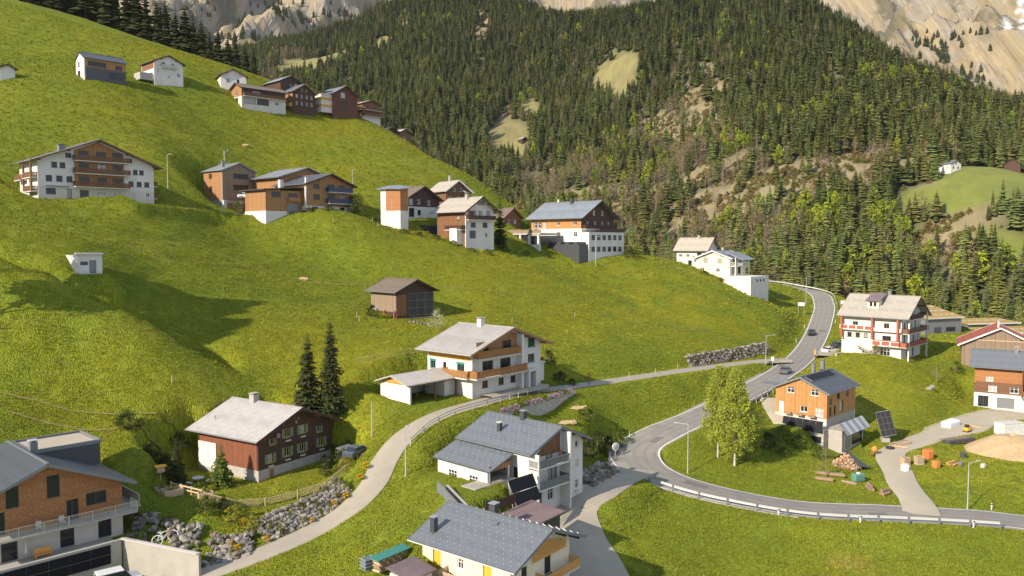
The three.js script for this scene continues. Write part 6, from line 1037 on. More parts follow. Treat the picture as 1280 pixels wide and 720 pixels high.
// ---------------------------------------------------------------- cars
function car(x, y, z, ang, color, label, van = false) {
  const g = thing(van ? 'parked_van' : 'car', label, van ? 'van' : 'car', x, y, z, ang), paint = new THREE.MeshPhysicalMaterial({ color, roughness: 0.35, clearcoat: 0.8, clearcoatRoughness: 0.08 });
  const prof = (P, w, m, n) => { const s = new THREE.Shape(); P.forEach(([a, b], i) => i ? s.lineTo(a, b) : s.moveTo(a, b)); s.closePath(); return part(g, n, new THREE.ExtrudeGeometry(s, { depth: w - 0.16, bevelEnabled: true, bevelSize: 0.08, bevelThickness: 0.08, bevelSegments: 2 }).translate(0, 0, -(w - 0.16) / 2), m); };
  const h = van ? 1.9 : 1.46;
  prof([[-2.1, 0.34], [2.1, 0.34], [2.14, 0.62], [2.0, 0.82], [1.0, 0.92], [-1.95, 0.94], [-2.14, 0.8]], 1.78, paint, 'body');
  prof(van ? [[-2.05, 0.94], [1.15, 0.92], [0.55, h - 0.2], [-2.0, h - 0.2]] : [[-1.75, 0.94], [1.05, 0.9], [0.3, h - 0.14], [-1.05, h - 0.12]], 1.56, M.glass, 'window');
  prof(van ? [[0.5, h - 0.2], [-2.0, h - 0.2], [-1.9, h - 0.08], [0.4, h - 0.1]] : [[0.32, h - 0.12], [-1.08, h - 0.1], [-0.95, h - 0.04], [0.2, h - 0.05]], 1.46, paint, 'car_roof');
  for (const s of [-1, 1]) { part(g, 'pillar', bx(0.08, 0.5, 0.03, -0.35, 1.12, s * 0.8), paint); part(g, 'headlight', bx(0.12, 0.14, 0.36, 2.14, 0.66, s * 0.62), M.metal); part(g, 'tail_light', bx(0.1, 0.16, 0.34, -2.14, 0.78, s * 0.66), M.redPaint); part(g, 'wing_mirror', bx(0.16, 0.14, 0.2, 0.75, 0.98, s * 0.98), paint); }
  for (const xx of [-1.3, 1.35]) for (const s of [-1, 1]) { const w = part(g, 'wheel', new THREE.CylinderGeometry(0.33, 0.33, 0.22, 18).rotateX(Math.PI / 2).translate(xx, 0.33, s * 0.82), M.rubber); part(w, 'rim', new THREE.CylinderGeometry(0.2, 0.2, 0.24, 12).rotateX(Math.PI / 2).translate(xx, 0.33, s * 0.825), M.metal); }
  return g;
}
const rp = (x, z, o) => { const i = nearest(x, z), p = offset(RP.main, o)[i], a = RP.main[i], b = RP.main[i + 2]; return [p.x, p.y, p.z, Math.atan2(-(b.z - a.z), b.x - a.x) / D2R]; };
{ const [x, y, z, a] = rp(58.5, -171, 0.9); car(x, y, z, a, lin(0.10, 0.11, 0.12), 'dark grey car driving up the road by the orange timber house'); }
{ const [x, y, z, a] = rp(84, -221, -1.2); car(x, y, z, a + 180, lin(0.012, 0.012, 0.014), 'black car coming down the upper straight'); }
car(78.8, ground(78.8, -197), -197, 30, lin(0.75, 0.75, 0.74), 'white car parked nearest the road beside the balcony house'); car(82.5, ground(82.5, -201.5), -201.5, 40, lin(0.03, 0.03, 0.035), 'dark car parked between two white ones'); car(86.5, ground(86.5, -206), -206, 20, lin(0.72, 0.72, 0.70), 'white car parked against the balcony house');
car(-40.0, 5.2, -79.4, 40, lin(0.70, 0.70, 0.68), 'white van at the bottom edge below the concrete wall', true); car(-20.6, ground(-20.6, -105.5), -105.5, 62, lin(0.06, 0.08, 0.10), 'dark car tucked in beside the dark timber house'); car(-70.6, 51.9, -213.8, 0, lin(0.6, 0.6, 0.6), 'silver car on the garage deck of the narrow timber house');
struct('yard', ribbon([onG(-50, -69.5, 0), onG(-46, -73, 0), onG(-42, -76.8, 0), onG(-38, -80.4, 0), onG(-34.5, -83, 0)], -4.2, 4.2, 0.08, 0.6), M.lane, 'paved yard below the panelled terrace wall');
{ const A = 49 * D2R, q = [-6.5, -3, 0, 3.5, 7.5].map((lx) => { const lz = 6.0; return new THREE.Vector3(-4.34 + Math.cos(A) * lx + Math.sin(A) * lz, 16.8, -129.46 - Math.sin(A) * lx + Math.cos(A) * lz); }); struct('forecourt', ribbon(q, -1.4, 1.3, 0.0, 0.5), M.lane, 'pale paved forecourt before the white house and its carport'); }
{ const g = thing('tool_shed', 'small dark tool shed at the lane end of the timber house', 'shed', -22.6, ground(-22.6, -108.6), -108.6, 60); part(g, 'wall', boxUV(bx(2.2, 2.6, 1.8, 0, 1.1, 0)), M.darkMetal); part(g, 'roof', bx(2.5, 0.12, 2.1, 0, 2.46, 0, 0.08), M.greyMetal); part(g, 'door', bx(0.9, 1.9, 0.06, 0.2, 0.95, 0.92), M.dark); }
struct('car_park', ribbon([onG(76, -190, 0.06), onG(80, -197, 0.06), onG(86, -205, 0.06), onG(92, -213, 0.06)], -3.4, 3.4, 0.05, 0.6), M.lane, 'paved parking bay beside the balcony house');
// ---------------------------------------------------------------- near trees and shrubs
seed = 991;
function tree(name, label, x, z, h, crown, cm, trunk, tm, sc = 1, cat = 'tree', group) { const g = thing(name, label, cat, x, ground(x, z) - 0.1, z, rnd() * 360, group); part(g, 'trunk', trunk, tm); part(g, 'crown', crown, cm); g.scale.set(sc, 1, sc); return g; }
tree('spruce_tree', 'tall narrow dark spruce right of its shorter twin above the timber house', -26.3, -115, 15, spruceCrown(29.9 - ground(-26.3, -115), 2.4, 64, 15, 5, 0.05, 0.5), MT_.spruceNear, bar([0, -0.5, 0], [0, 12, 0], 0.22, 7, 0.05), MT_.bark);
tree('spruce_tree', 'broad spruce left of its taller twin above the timber house', -29.6, -115, 13, spruceCrown(27.7 - ground(-29.6, -115), 2.9, 58, 15, 5, 0.04, 0.5), MT_.spruceNear, bar([0, -0.5, 0], [0, 10, 0], 0.22, 7, 0.05), MT_.bark);
tree('spruce_tree', 'single tall spruce between the pale roofed house and the hotel', -3.4, -226, 15, spruceCrown(15.5, 2.6, 36, 11, 4, 0.05, 0.45), MT_.spruceNear, bar([0, -0.5, 0], [0, 12, 0], 0.2, 6, 0.05), MT_.bark);
tree('spruce_tree', 'small bushy spruce in front of the dark timber house', -36.8, -99.8, 5.6, spruceCrown(5.8, 1.9, 22, 11, 6, 0.02, 0.4), MT_.fir, bar([0, -0.3, 0], [0, 4, 0], 0.1, 6, 0.03), MT_.bark);
tree('spruce_tree', 'young spruce in the scrub between the two lower left houses', -43.2, -101.5, 6, spruceCrown(6.0, 1.7, 22, 11, 6, 0.02, 0.4), MT_.spruceNear, bar([0, -0.3, 0], [0, 4, 0], 0.1, 6, 0.03), MT_.bark);
tree('birch_tree', 'tall yellow green birch with pale trunk inside the hairpin', 33.9, -120.2, 16, leafCrown(14.4, 2.9, 2.2, 400, 84, 0.19, 1.2), MT_.birch, limbs(14, 0.19, 26, 3.2, 0.3, 0.2, 4), MT_.birchBark);
tree('birch_tree', 'slender birch just behind the tall one inside the hairpin', 32.0, -122.8, 15, leafCrown(13.8, 2.4, 2.4, 280, 80, 0.18, 1.3), MT_.birch, limbs(13.2, 0.15, 22, 2.6, 0.2, 0.2, 4), MT_.birchBark);
tree('larch_tree', 'leafy tree right of the two birches', 36.2, -122.2, 11, leafCrown(9.4, 2.3, 1.4, 220, 80, 0.18, 1.1), MT_.birch, limbs(10, 0.14, 18, 2.6, 0.2, 0.15, 3), MT_.bark);
{ const t = limbs(4.8, 0.08, 18, 1.9, 0.15, 0.15, 6), c = leafCrown(4.6, 1.3, 1.2, 30, 10, 0.05); [[41.0, -131.5, 'leafless young tree left of the orange timber house'], [47.6, -119.5, 'budding shrub tree by the log pile']].forEach(([x, z, l]) => tree('young_tree', l, x, z, 5, c, MT_.haze, t, MT_.twig)); }
{ const t = limbs(4.2, 0.09, 14, 1.7, 0, 0.2, 4); tree('blossom_tree', 'pale blossoming fruit tree behind the white house with carport', -13.8, -147.5, 5, leafCrown(4.4, 1.9, 0.8, 70, 22, 0.1), new THREE.MeshStandardMaterial({ color: lin(0.42, 0.42, 0.26), vertexColors: true, roughness: 0.9 }), t, MT_.twig); tree('fruit_tree', 'small reddish tree on the lawn right of the carport house', 13.4, -138.5, 2.6, leafCrown(2.4, 0.8, 0.6, 30, 14, 0.08), new THREE.MeshStandardMaterial({ color: lin(0.22, 0.08, 0.05), vertexColors: true, roughness: 0.9 }), limbs(2.2, 0.05, 8, 0.8, 0, 0.3, 2), MT_.twig); tree('fruit_tree', 'leafy apple tree below the tower of the brown gabled house', -40.5, -212, 5, leafCrown(5.6, 2.8, 0.6, 110, 26, 0.16), MT_.shrub, t, MT_.bark); tree('fruit_tree', 'pale young tree in the grass below the balcony house', 92, -172, 5, leafCrown(5.0, 1.6, 1, 26, 10, 0.07), MT_.haze, t, MT_.twig); }
const BUSH = [0, 1, 2].map((i) => leafCrown(1.0, 0.75, 0.05, 34, 34, 0.07, 0.8)), STEM = limbs(0.8, 0.03, 8, 0.5, 0, 0.1, 2);
function bush(x, z, w, h, m, label, group) { const g = thing('shrub', label, 'shrub', x, ground(x, z) - 0.1, z, rnd() * 360, group); part(g, 'stem', STEM, MT_.twig); part(g, 'foliage', BUSH[Math.floor(rnd() * 3)], m); g.scale.set(w, h, w); return g; }
[[-50.2, -103.6, 2.4, 2.4, 0, 'dark mountain pine at the left end of the scrub bank'], [-47.6, -103.4, 2.6, 2.8, 0, 'dark mountain pine in the middle of the scrub bank'], [-45.6, -104.4, 2.4, 3.0, 0, 'dark mountain pine beside the young spruce'], [-45.4, -107.4, 2.2, 2.6, 0, 'tall scrub bush behind the dark timber house'], [-29.8, -90.2, 2.5, 2.1, 3, 'large drooping shrub above the boulder bank by the lane'], [-32.4, -91.8, 2.2, 1.9, 3, 'drooping shrub beside the lattice fence'], [-36.0, -92.2, 2.0, 1.8, 1, 'low willow shrub above the white bicycle'], [-34.2, -93.2, 1.8, 1.5, 0, 'dark low shrub next to the planter box'], [-21.6, -102.6, 2.0, 1.7, 3, 'yellowish bush at the gable corner of the timber house'], [-24.6, -109.4, 2.4, 2.6, 0, 'dark bush on the bank behind the right end of the timber house'], [-23.4, -111.6, 2.2, 2.2, 1, 'olive bush on the bank below the tall spruces'], [-27.2, -112.6, 2.4, 2.4, 0, 'dark bush under the tall spruces'], [-24.2, -103.6, 2.0, 1.9, 0, 'dark bush against the timber house gable'], [-22.6, -106.4, 2.0, 2.2, 0, 'dark bush by the tucked in car'], [-38.6, -97.2, 1.5, 1.3, 1, 'round shrub below the small bushy spruce'],
 [13.2, -122.4, 2.6, 3.4, 0, 'dark thicket bush left on the bank above the hairpin'], [15.2, -124.6, 2.4, 2.8, 0, 'dark thicket bush nearest the hairpin mirror'], [11.6, -119.4, 2.6, 2.8, 0, 'dark thicket bush behind the white studded roof house'], [17.2, -127.4, 2.6, 2.2, 1, 'olive bush at the right end of the bank thicket'], [12.0, -125.6, 2.4, 2.2, 1, 'olive bush at the top of the bank thicket'],
 [41.2, -127.4, 2.6, 2.4, 0, 'dark garden bush right of the birches'], [44.6, -131.0, 2.4, 2.6, 1, 'garden bush below the orange house parking'], [47.4, -130.6, 2.4, 2.2, 1, 'garden bush left of the solar skirt'], [49.6, -127.6, 2.2, 2.0, 1, 'fresh green bush in front of the solar skirt'], [39.4, -129.4, 2.2, 2.4, 0, 'dark bush beside the leafless young tree'], [43.6, -126.0, 2.0, 1.4, 1, 'low bush on the lawn edge below the orange house'],
 [-26.8, -152.5, 2.0, 2.0, 0, 'round bush left of the meadow barn'], [35.6, -241, 3.4, 3.2, 0, 'dark bush right of the hotel terrace block'], [83.8, -182.6, 1.9, 2.4, 2, 'reddish bush at the corner of the balcony house'], [8.6, -140.4, 2.0, 1.8, 0, 'dark hedge bush right of the carport house'], [10.4, -138.6, 1.6, 1.2, 0, 'low dark bush on the slope right of the carport house'], [6.6, -143.4, 2.2, 2.4, 0, 'tall dark bush behind the carport house annexe'], [-19.4, -121.4, 1.6, 1.2, 1, 'round green bush at the left wall of the carport'], [-18.2, -118.8, 1.4, 1.0, 1, 'small round bush where the carport drive meets the meadow'], [-72.5, -212, 2.4, 2.4, 1, 'green bush beside the narrow timber house'], [-42.5, -213, 3.2, 4, 0, 'dark leafy bush below the honey lodge'], [-24, -209, 2, 1.2, 0, 'low hedge bush in front of the shingled tower'], [-20, -210.5, 2, 1.2, 0, 'low hedge bush left of the pale roofed house'], [-15.5, -210, 2, 1.1, 1, 'low green bush below the pale roofed house'], [-2.2, -222, 3, 1.6, 0, 'dark bush at the foot of the single spruce'], [100.8, -180, 2.2, 2.6, 1, 'bush on the slope left of the shingled house'],
].forEach(([x, z, w, h, m, l]) => bush(x, z, w, h, [MT_.shrubDark, MT_.shrub, MT_.haze, MT_.shrubYellow][m], l));
for (const [x, z, w, h] of [[-68, -203, 2, 1.2], [-64.5, -202, 2.2, 1.3], [-61, -201.5, 1.8, 1.0], [-56, -201.5, 2.0, 1.2], [-51, -201.8, 2.2, 1.1], [-46.5, -203, 2.0, 1.4], [-35.5, -208, 2.2, 1.2], [-28, -207.8, 2.2, 1.0], [-10.5, -208.5, 2.0, 1.0], [-6.5, -211, 2.4, 1.2], [4, -226, 2.2, 1.2], [10, -228, 2.0, 1.1], [58, -240, 2.2, 1.2], [62, -238, 1.8, 1.0]]) bush(x, z, w, h, rnd() < 0.5 ? MT_.shrubDark : MT_.shrub, 'low shrub on the grass bank below the upper row of houses', 'shrubs below the upper row of houses');
{ // forest fringe on the crest behind the meadow, and by the hotel
  let n = 0; for (const [u, d, hh] of [[48, 372, 26], [70, 376, 30], [84, 368, 24], [100, 374, 28], [116, 370, 30], [128, 372, 22], [140, 368, 29], [152, 370, 26], [166, 366, 24], [178, 366, 27], [190, 362, 25], [203, 362, 22], [214, 360, 24], [226, 360, 20], [238, 358, 23], [248, 358, 19], [258, 358, 20], [268, 356, 16], [278, 354, 18], [290, 352, 15], [300, 352, 16], [312, 350, 13], [322, 350, 14], [60, 392, 32], [94, 394, 33], [133, 392, 30], [172, 388, 28], [208, 384, 27], [244, 380, 24], [276, 376, 20], [110, 410, 34], [150, 408, 33], [190, 402, 30]]) {
    const x = (u - 640) / 1000 * d, z = -d, g = thing('spruce_tree', 'dark spruce in the row behind the upper left meadow crest', 'tree', x, ground(x, z) - 0.5, z, n * 77, 'spruces behind the meadow crest'); g.scale.set(hh * 0.95, hh, hh * 0.95); part(g, 'trunk', TRUNK, MT_.bark); part(g, 'crown', FAR[n++ % 5], MT_.spruceNear);
  }
  for (const [u, d, hh, k] of [[655, 300, 11, 1], [668, 300, 13, 1], [682, 302, 12, 1], [696, 304, 13, 1], [640, 305, 10, 1], [712, 300, 10, 1], [648, 290, 8, 0]]) { const x = (u - 640) / 1000 * d, g = thing('leafy_tree', 'olive green leafy tree in the clump left of the hotel roof', 'tree', x, ground(x, -d) - 0.5, -d, u, 'clump of trees behind the hotel'); g.scale.setScalar(hh); part(g, 'trunk', LIMET, MT_.bark); part(g, 'crown', LIME[u % 3], k ? MT_.shrub : MT_.haze); }
  // trees standing left of the frame, whose shadows fall across the hollow
  const sc = leafCrown(1, 0.3, 0.64, 150, 18, 0.05); for (const [x, z, hh] of [[-83, -110, 24], [-80, -104.5, 25]]) { const g = thing('ash_tree', x === -83 ? 'broad tree left of the view above the shaded hollow' : 'lower broad tree left of the view', 'tree', x, ground(x, z) - 0.3, z, x); g.scale.set(hh * 0.5, hh, hh * 0.5); part(g, 'trunk', LIMET, MT_.bark); part(g, 'crown', sc, MT_.shrub); }
}
// ---------------------------------------------------------------- boulders and walls
const BOULD = [0, 1, 2, 3, 4, 5].map((k) => { const g = new THREE.IcosahedronGeometry(0.5, 1), p = g.attributes.position; for (let i = 0; i < p.count; i++) { const x = p.getX(i), y = p.getY(i), z = p.getZ(i), n = 0.72 + 0.55 * hash(Math.round(x * 40) + k * 91, Math.round(y * 40), Math.round(z * 40)); p.setXYZ(i, x * n * 1.15, y * n * 0.85, z * n); } g.computeVertexNormals(); return boxUV(g); });
const RM = [M.rock, M.rock2, M.rock3, M.rock4];
function boulders(name, label, quad, nu, nv, size, rise = 0) {
  const g = thing(name, label, 'stone wall');
  for (let j = 0; j < nv; j++) for (let i = 0; i < nu; i++) {
    const u = (i + 0.5 + rr(-0.28, 0.28) + (j % 2) * 0.4) / nu, v = (j + 0.5 + rr(-0.25, 0.25)) / nv, x = mix(mix(quad[0][0], quad[1][0], u), mix(quad[3][0], quad[2][0], u), v), z = mix(mix(quad[0][1], quad[1][1], u), mix(quad[3][1], quad[2][1], u), v);
    const b = part(g, 'boulder', BOULD[Math.floor(rnd() * 6)], RM[Math.floor(rnd() * 4)]), s = size * rr(0.75, 1.35); b.position.set(x, ground(x, z) + rise * j + s * 0.12, z); b.rotation.set(rr(-0.5, 0.5), rnd() * 6, rr(-0.5, 0.5)); b.scale.set(s * rr(0.9, 1.3), s * rr(0.8, 1.1), s);
  }
  const wd = Math.round(nu * nv * 0.22); for (let i = 0; i < wd; i++) { const u = rnd(), v = rnd(), x = mix(mix(quad[0][0], quad[1][0], u), mix(quad[3][0], quad[2][0], u), v), z = mix(mix(quad[0][1], quad[1][1], u), mix(quad[3][1], quad[2][1], u), v), b = part(g, 'weed', BUSH[i % 3], i % 3 ? MT_.shrub : MT_.shrubYellow), s = rr(0.35, 0.8); b.position.set(x, ground(x, z) + rise * v * (nv - 1) + 0.1, z); b.scale.set(s, s * rr(0.5, 1), s); }
  return g;
}
{
  const L = offset(RP.lane, 1)[90].x < RP.lane[90].x ? 1 : -1, e = offset(RP.lane, L * 2.0), f = offset(RP.lane, L * 4.9), idx = (x, z) => { let b = 0, bd = 1e9; RP.lane.forEach((p, i) => { const d = (p.x - x) ** 2 + (p.z - z) ** 2; if (d < bd) { bd = d; b = i; } }); return b; };
  const cut = [[-18.2, -96], [-20.2, -93], [-23, -90.2], [-26, -87.2]].map(([x, z]) => idx(x, z));
  const lab = ['grey boulder bank beside the lane at the upper bend', 'grey boulder bank in the middle below the lattice fence', 'grey boulder bank by the drooping shrubs'];
  for (let k = 0; k < 3; k++) { const a = cut[k], b = cut[k + 1]; boulders('boulder_wall', lab[k], [[e[a].x, e[a].z], [e[b].x, e[b].z], [f[b].x, f[b].z], [f[a].x, f[a].z]], 9, 6, 0.66, 0.27); }
  boulders('boulder_wall', 'pale boulder slope under the drooping shrubs by the concrete wall', [[-28.4, -85.6], [-33.2, -84.2], [-33.6, -88.6], [-29.4, -89.6]], 8, 7, 0.72, 0.08);
  boulders('boulder_wall', 'shaded boulder slope behind the white bicycle', [[-34.4, -85.4], [-42.2, -86.6], [-43.4, -90.6], [-35.2, -89.8]], 13, 6, 0.68, 0.1);
  boulders('boulder_wall', 'dry stone wall curving along the meadow above the lane junction', [[37.5, -166.8], [63.2, -194.4], [62.2, -195.4], [36.6, -167.8]], 40, 5, 0.75, 0.4);
  boulders('boulder_wall', 'boulder bank between the white studded roof house and the hairpin', [[10.8, -104.5], [15.8, -115.5], [13.2, -117.2], [8.8, -107]], 11, 5, 0.8, 0.25);
  boulders('boulder_wall', 'low rough stones at the foot of the meadow barn', [[-19.8, -153.2], [-16.8, -153.6], [-16.2, -155], [-19.6, -155]], 5, 2, 0.6, 0);
}
{ // concrete walls and the panelled terrace of the lower left house, in its frame
  const t = thing('terrace_wall', 'pale concrete terrace wall faced with dark solar panels in the lower left corner', 'retaining wall', -53.1, 7.6, -86.2, 47);
  part(t, 'wall', boxUV(bx(15.6, 4.2, 0.4, -1.6, -1.5, 9.2)), M.concrete); part(t, 'terrace_floor', bx(15.6, 0.12, 3.2, -1.6, 0.0, 7.4), M.concrete);
  for (let i = 0; i < 7; i++) for (let j = 0; j < 2; j++) part(t, 'solar_panel', bx(1.96, 0.98, 0.06, -7.9 + i * 2.0, -0.15 - j * 1.04, 9.45), M.solar);
  const w = thing('concrete_wall', 'pale smooth concrete wall falling towards the lane', 'retaining wall', -53.1, 7.6, -86.2, 47); part(w, 'wall', T(wallGeo([[0, -3.5], [9.6, -3.5], [9.6, 0.0], [0, 0.65]], [], 0.35), 6.4, 0, 9.2, 0, -1.1), M.concrete); part(w, 'coping', beam([6.3, 0.62, 9.05], [10.7, -0.02, 17.6], 0.45, 0.08), M.greyw);
  const f = thing('terrace_parasol', 'folded pale parasol on the lower terrace', 'parasol', -49.6, 7.7, -80.0, 0); part(f, 'pole', bar([0, 0, 0], [0, 2.4, 0], 0.03), M.metal); part(f, 'canopy', new THREE.ConeGeometry(0.16, 1.7, 9).translate(0, 1.6, 0), M.cream);
  const b = thing('garden_bench', 'wooden bench on the lower terrace', 'bench', -48.2, 7.7, -80.6, 47); part(b, 'seat', bx(1.6, 0.07, 0.5, 0, 0.45, 0), M.slat); part(b, 'backrest', bx(1.6, 0.5, 0.06, 0, 0.75, -0.25), M.slat); for (const s of [-0.7, 0.7]) part(b, 'leg', bx(0.08, 0.45, 0.45, s, 0.22, 0), M.slat);
  const k = thing('bicycle', 'white painted bicycle propped on the stone bank', 'bicycle', -38.6, ground(-38.6, -87.6) + 1.15, -87.6, 12);
  const ring = (x) => { const q = part(k, 'wheel', new THREE.TorusGeometry(0.55, 0.05, 8, 26).translate(x, 0.5, 0), M.whitePaint); const sp = []; for (let i = 0; i < 6; i++) sp.push(bar([x, 0.5, 0], [x + 0.52 * Math.cos(i * 1.047), 0.5 + 0.52 * Math.sin(i * 1.047), 0], 0.012, 4)); part(q, 'spokes', mg(sp), M.whitePaint); }; ring(-0.85); ring(0.85);
  part(k, 'frame', mg([bar([-0.85, 0.5, 0], [-0.15, 0.5, 0], 0.035), bar([-0.15, 0.5, 0], [-0.4, 1.25, 0], 0.035), bar([-0.85, 0.5, 0], [-0.35, 1.1, 0], 0.03), bar([-0.37, 1.15, 0], [0.52, 1.2, 0], 0.035), bar([-0.15, 0.5, 0], [0.54, 1.1, 0], 0.035), bar([0.85, 0.5, 0], [0.5, 1.4, 0], 0.035)]), M.whitePaint); part(k, 'saddle', bx(0.36, 0.07, 0.16, -0.42, 1.3, 0), M.whitePaint); part(k, 'handlebar', mg([bar([0.5, 1.4, -0.25], [0.5, 1.4, 0.25], 0.03), bar([0.5, 1.4, 0.25], [0.7, 1.3, 0.25], 0.03), bar([0.5, 1.4, -0.25], [0.7, 1.3, -0.25], 0.03)]), M.whitePaint); k.rotation.order = 'YXZ'; k.rotation.z = 0.28; k.rotation.x = -0.3;
}
{ // garden of the dark timber house
  const fp = [[-37.0, -94.6], [-33.2, -94.2], [-30.0, -95.6], [-26.6, -97.6], [-23.6, -99.2], [-21.2, -101.6]], g = thing('lattice_fence', 'weathered criss-cross lattice fence round the timber house garden', 'fence');
  for (let i = 0; i < fp.length - 1; i++) { const [x0, z0] = fp[i], [x1, z1] = fp[i + 1], y0 = ground(x0, z0), y1 = ground(x1, z1), l = Math.hypot(x1 - x0, z1 - z0), q = []; for (let s = 0; s < l; s += 0.32) for (const d of [-1, 1]) { const a = s / l, b = (s + 0.7 * d) / l; if (b < 0 || b > 1) continue; q.push(beam([mix(x0, x1, a), mix(y0, y1, a) + 0.1, mix(z0, z1, a)], [mix(x0, x1, b), mix(y0, y1, b) + 0.95, mix(z0, z1, b)], 0.05, 0.03)); } const pn = part(g, 'lattice_panel', mg(q), M.plank); pn.userData.kind = 'stuff'; part(g, 'post', bx(0.1, 1.3, 0.1, x0, y0 + 0.45, z0), M.plank); part(g, 'rail', beam([x0, y0 + 0.95, z0], [x1, y1 + 0.95, z1], 0.06), M.plank); }
  const r = thing('rail_fence', 'pale plank rail fence above the small lawn', 'fence'); const a = [-42.6, -98.4], b = [-37.6, -95.4]; for (let i = 0; i < 4; i++) { const t = i / 3, x = mix(a[0], b[0], t), z = mix(a[1], b[1], t); part(r, 'post', bx(0.12, 1.5, 0.12, x, ground(x, z) + 0.4, z), M.plank); } for (const h of [0.5, 0.95]) part(r, 'plank', beam([a[0], ground(...a) + h, a[1]], [b[0], ground(...b) + h, b[1]], 0.05, 0.18), M.plank);
  const box = (x, z, w, d, h, an, l) => { const q = thing('planter_box', l, 'planter', x, ground(x, z), z, an); for (let k = 0; k < 3; k++) { for (const s of [-1, 1]) { part(q, 'plank', bx(w, h / 3 - 0.03, 0.06, 0, h * (k + 0.5) / 3, s * d / 2), M.plank); part(q, 'plank', bx(0.06, h / 3 - 0.03, d - 0.08, s * w / 2, h * (k + 0.5) / 3, 0), M.plank); } } part(q, 'soil', bx(w - 0.08, h * 0.85, d - 0.08, 0, h * 0.43, 0), M.soil); const s = part(q, 'herbs', BUSH[0], MT_.shrub); s.scale.set(w * 0.45, 0.4, d * 0.45); s.position.y = h * 0.8; };
  box(-37.0, -95.0, 1.6, 1.1, 0.9, 30, 'wooden planter box at the end of the rail fence'); box(-41.6, -96.4, 2.2, 1.5, 0.9, 40, 'large wooden planter box in the left garden'); box(-43.4, -97.4, 1.2, 1.2, 0.7, 40, 'small dark planter box left of the large one');
  const tb = thing('garden_table', 'round grey garden table with benches by the timber house', 'table', -40.4, ground(-40.4, -101.4), -101.4); part(tb, 'table_top', new THREE.CylinderGeometry(0.75, 0.75, 0.08, 20).translate(0, 0.75, 0), M.greyw); part(tb, 'leg', bar([0, 0, 0], [0, 0.75, 0], 0.1), M.greyw); for (const s of [0, 2.1, 4.2]) part(tb, 'bench', bx(1.0, 0.08, 0.35, Math.cos(s) * 1.3, 0.42, Math.sin(s) * 1.3, 0, -s + 1.57), M.greyw);
  const bb = thing('bird_house', 'small yellow roofed insect house on a post', 'bird house', -44.4, ground(-44.4, -99.6), -99.6, 40); part(bb, 'post', bar([0, -0.3, 0], [0, 1.1, 0], 0.06), M.plank); part(bb, 'box', bx(0.9, 0.7, 0.6, 0, 1.3, 0), M.plank); part(bb, 'roof', bx(1.3, 0.12, 1.0, 0, 1.72, 0), M.yellow);
  for (const [x, z, s, l] of [[-27.6, -88.2, 0.9, 'yellow blooming cushion beside the lane'], [-30.4, -86.8, 1.0, 'yellow blooming cushion on the pale boulders'], [-31.4, -87.6, 0.9, 'yellow blooming cushion next to the concrete wall'], [-20.2, -95.6, 0.9, 'yellow blooming cushion at the boulder bank top'], [-21.4, -94.8, 0.8, 'yellow blooming cushion in the middle of the boulder bank'], [-19.0, -98.4, 1.1, 'yellow blooming cushion at the lane bend'], [-18.6, -100.2, 1.1, 'yellow blooming cushion furthest up the lane'], [-31.2, -91.2, 1.0, 'yellow blooming cushion by the lattice fence'], [-23.4, -92.0, 0.7, 'small yellow blooms low on the boulder bank']]) { const q = thing('flower_cushion', l, 'flowers', x, ground(x, z) + 0.5, z); part(q, 'blossom', BUSH[1], MT_.bloom); part(q, 'leaves', BUSH[2], MT_.shrub).scale.setScalar(0.9); q.scale.set(s * 0.7, s * 0.45, s * 0.7); }
}
{ // flowering retaining wall under the lane railing
  const p = [[-1.2, -115.0], [2.8, -120.6], [6.6, -125.8], [10.4, -132.0]], g = thing('retaining_wall', 'grey stone retaining wall with lilac cushions below the lane', 'retaining wall'); for (let i = 0; i < 3; i++) { const a = p[i], b = p[i + 1]; part(g, 'wall', beam([a[0], 14.5, a[1]], [b[0], 14.3, b[1]], 0.6, 2.0), M.stonewash); }
  for (let i = 0; i < 13; i++) { const t = i / 13 * 3, k = Math.floor(t), f = t - k, x = mix(p[k][0], p[k + 1][0], f), z = mix(p[k][1], p[k + 1][1], f), q = thing('lilac_cushion', 'lilac flower cushion on the retaining wall', 'flowers', x, 15.45, z, i * 50, 'lilac cushions along the lane wall'); part(q, 'blossom', BUSH[i % 3], i % 4 === 3 ? MT_.shrub : MT_.lilac); part(q, 'leaves', BUSH[(i + 1) % 3], MT_.shrub).scale.setScalar(0.85); q.scale.set(1.0, 0.7, 1.0); }
}
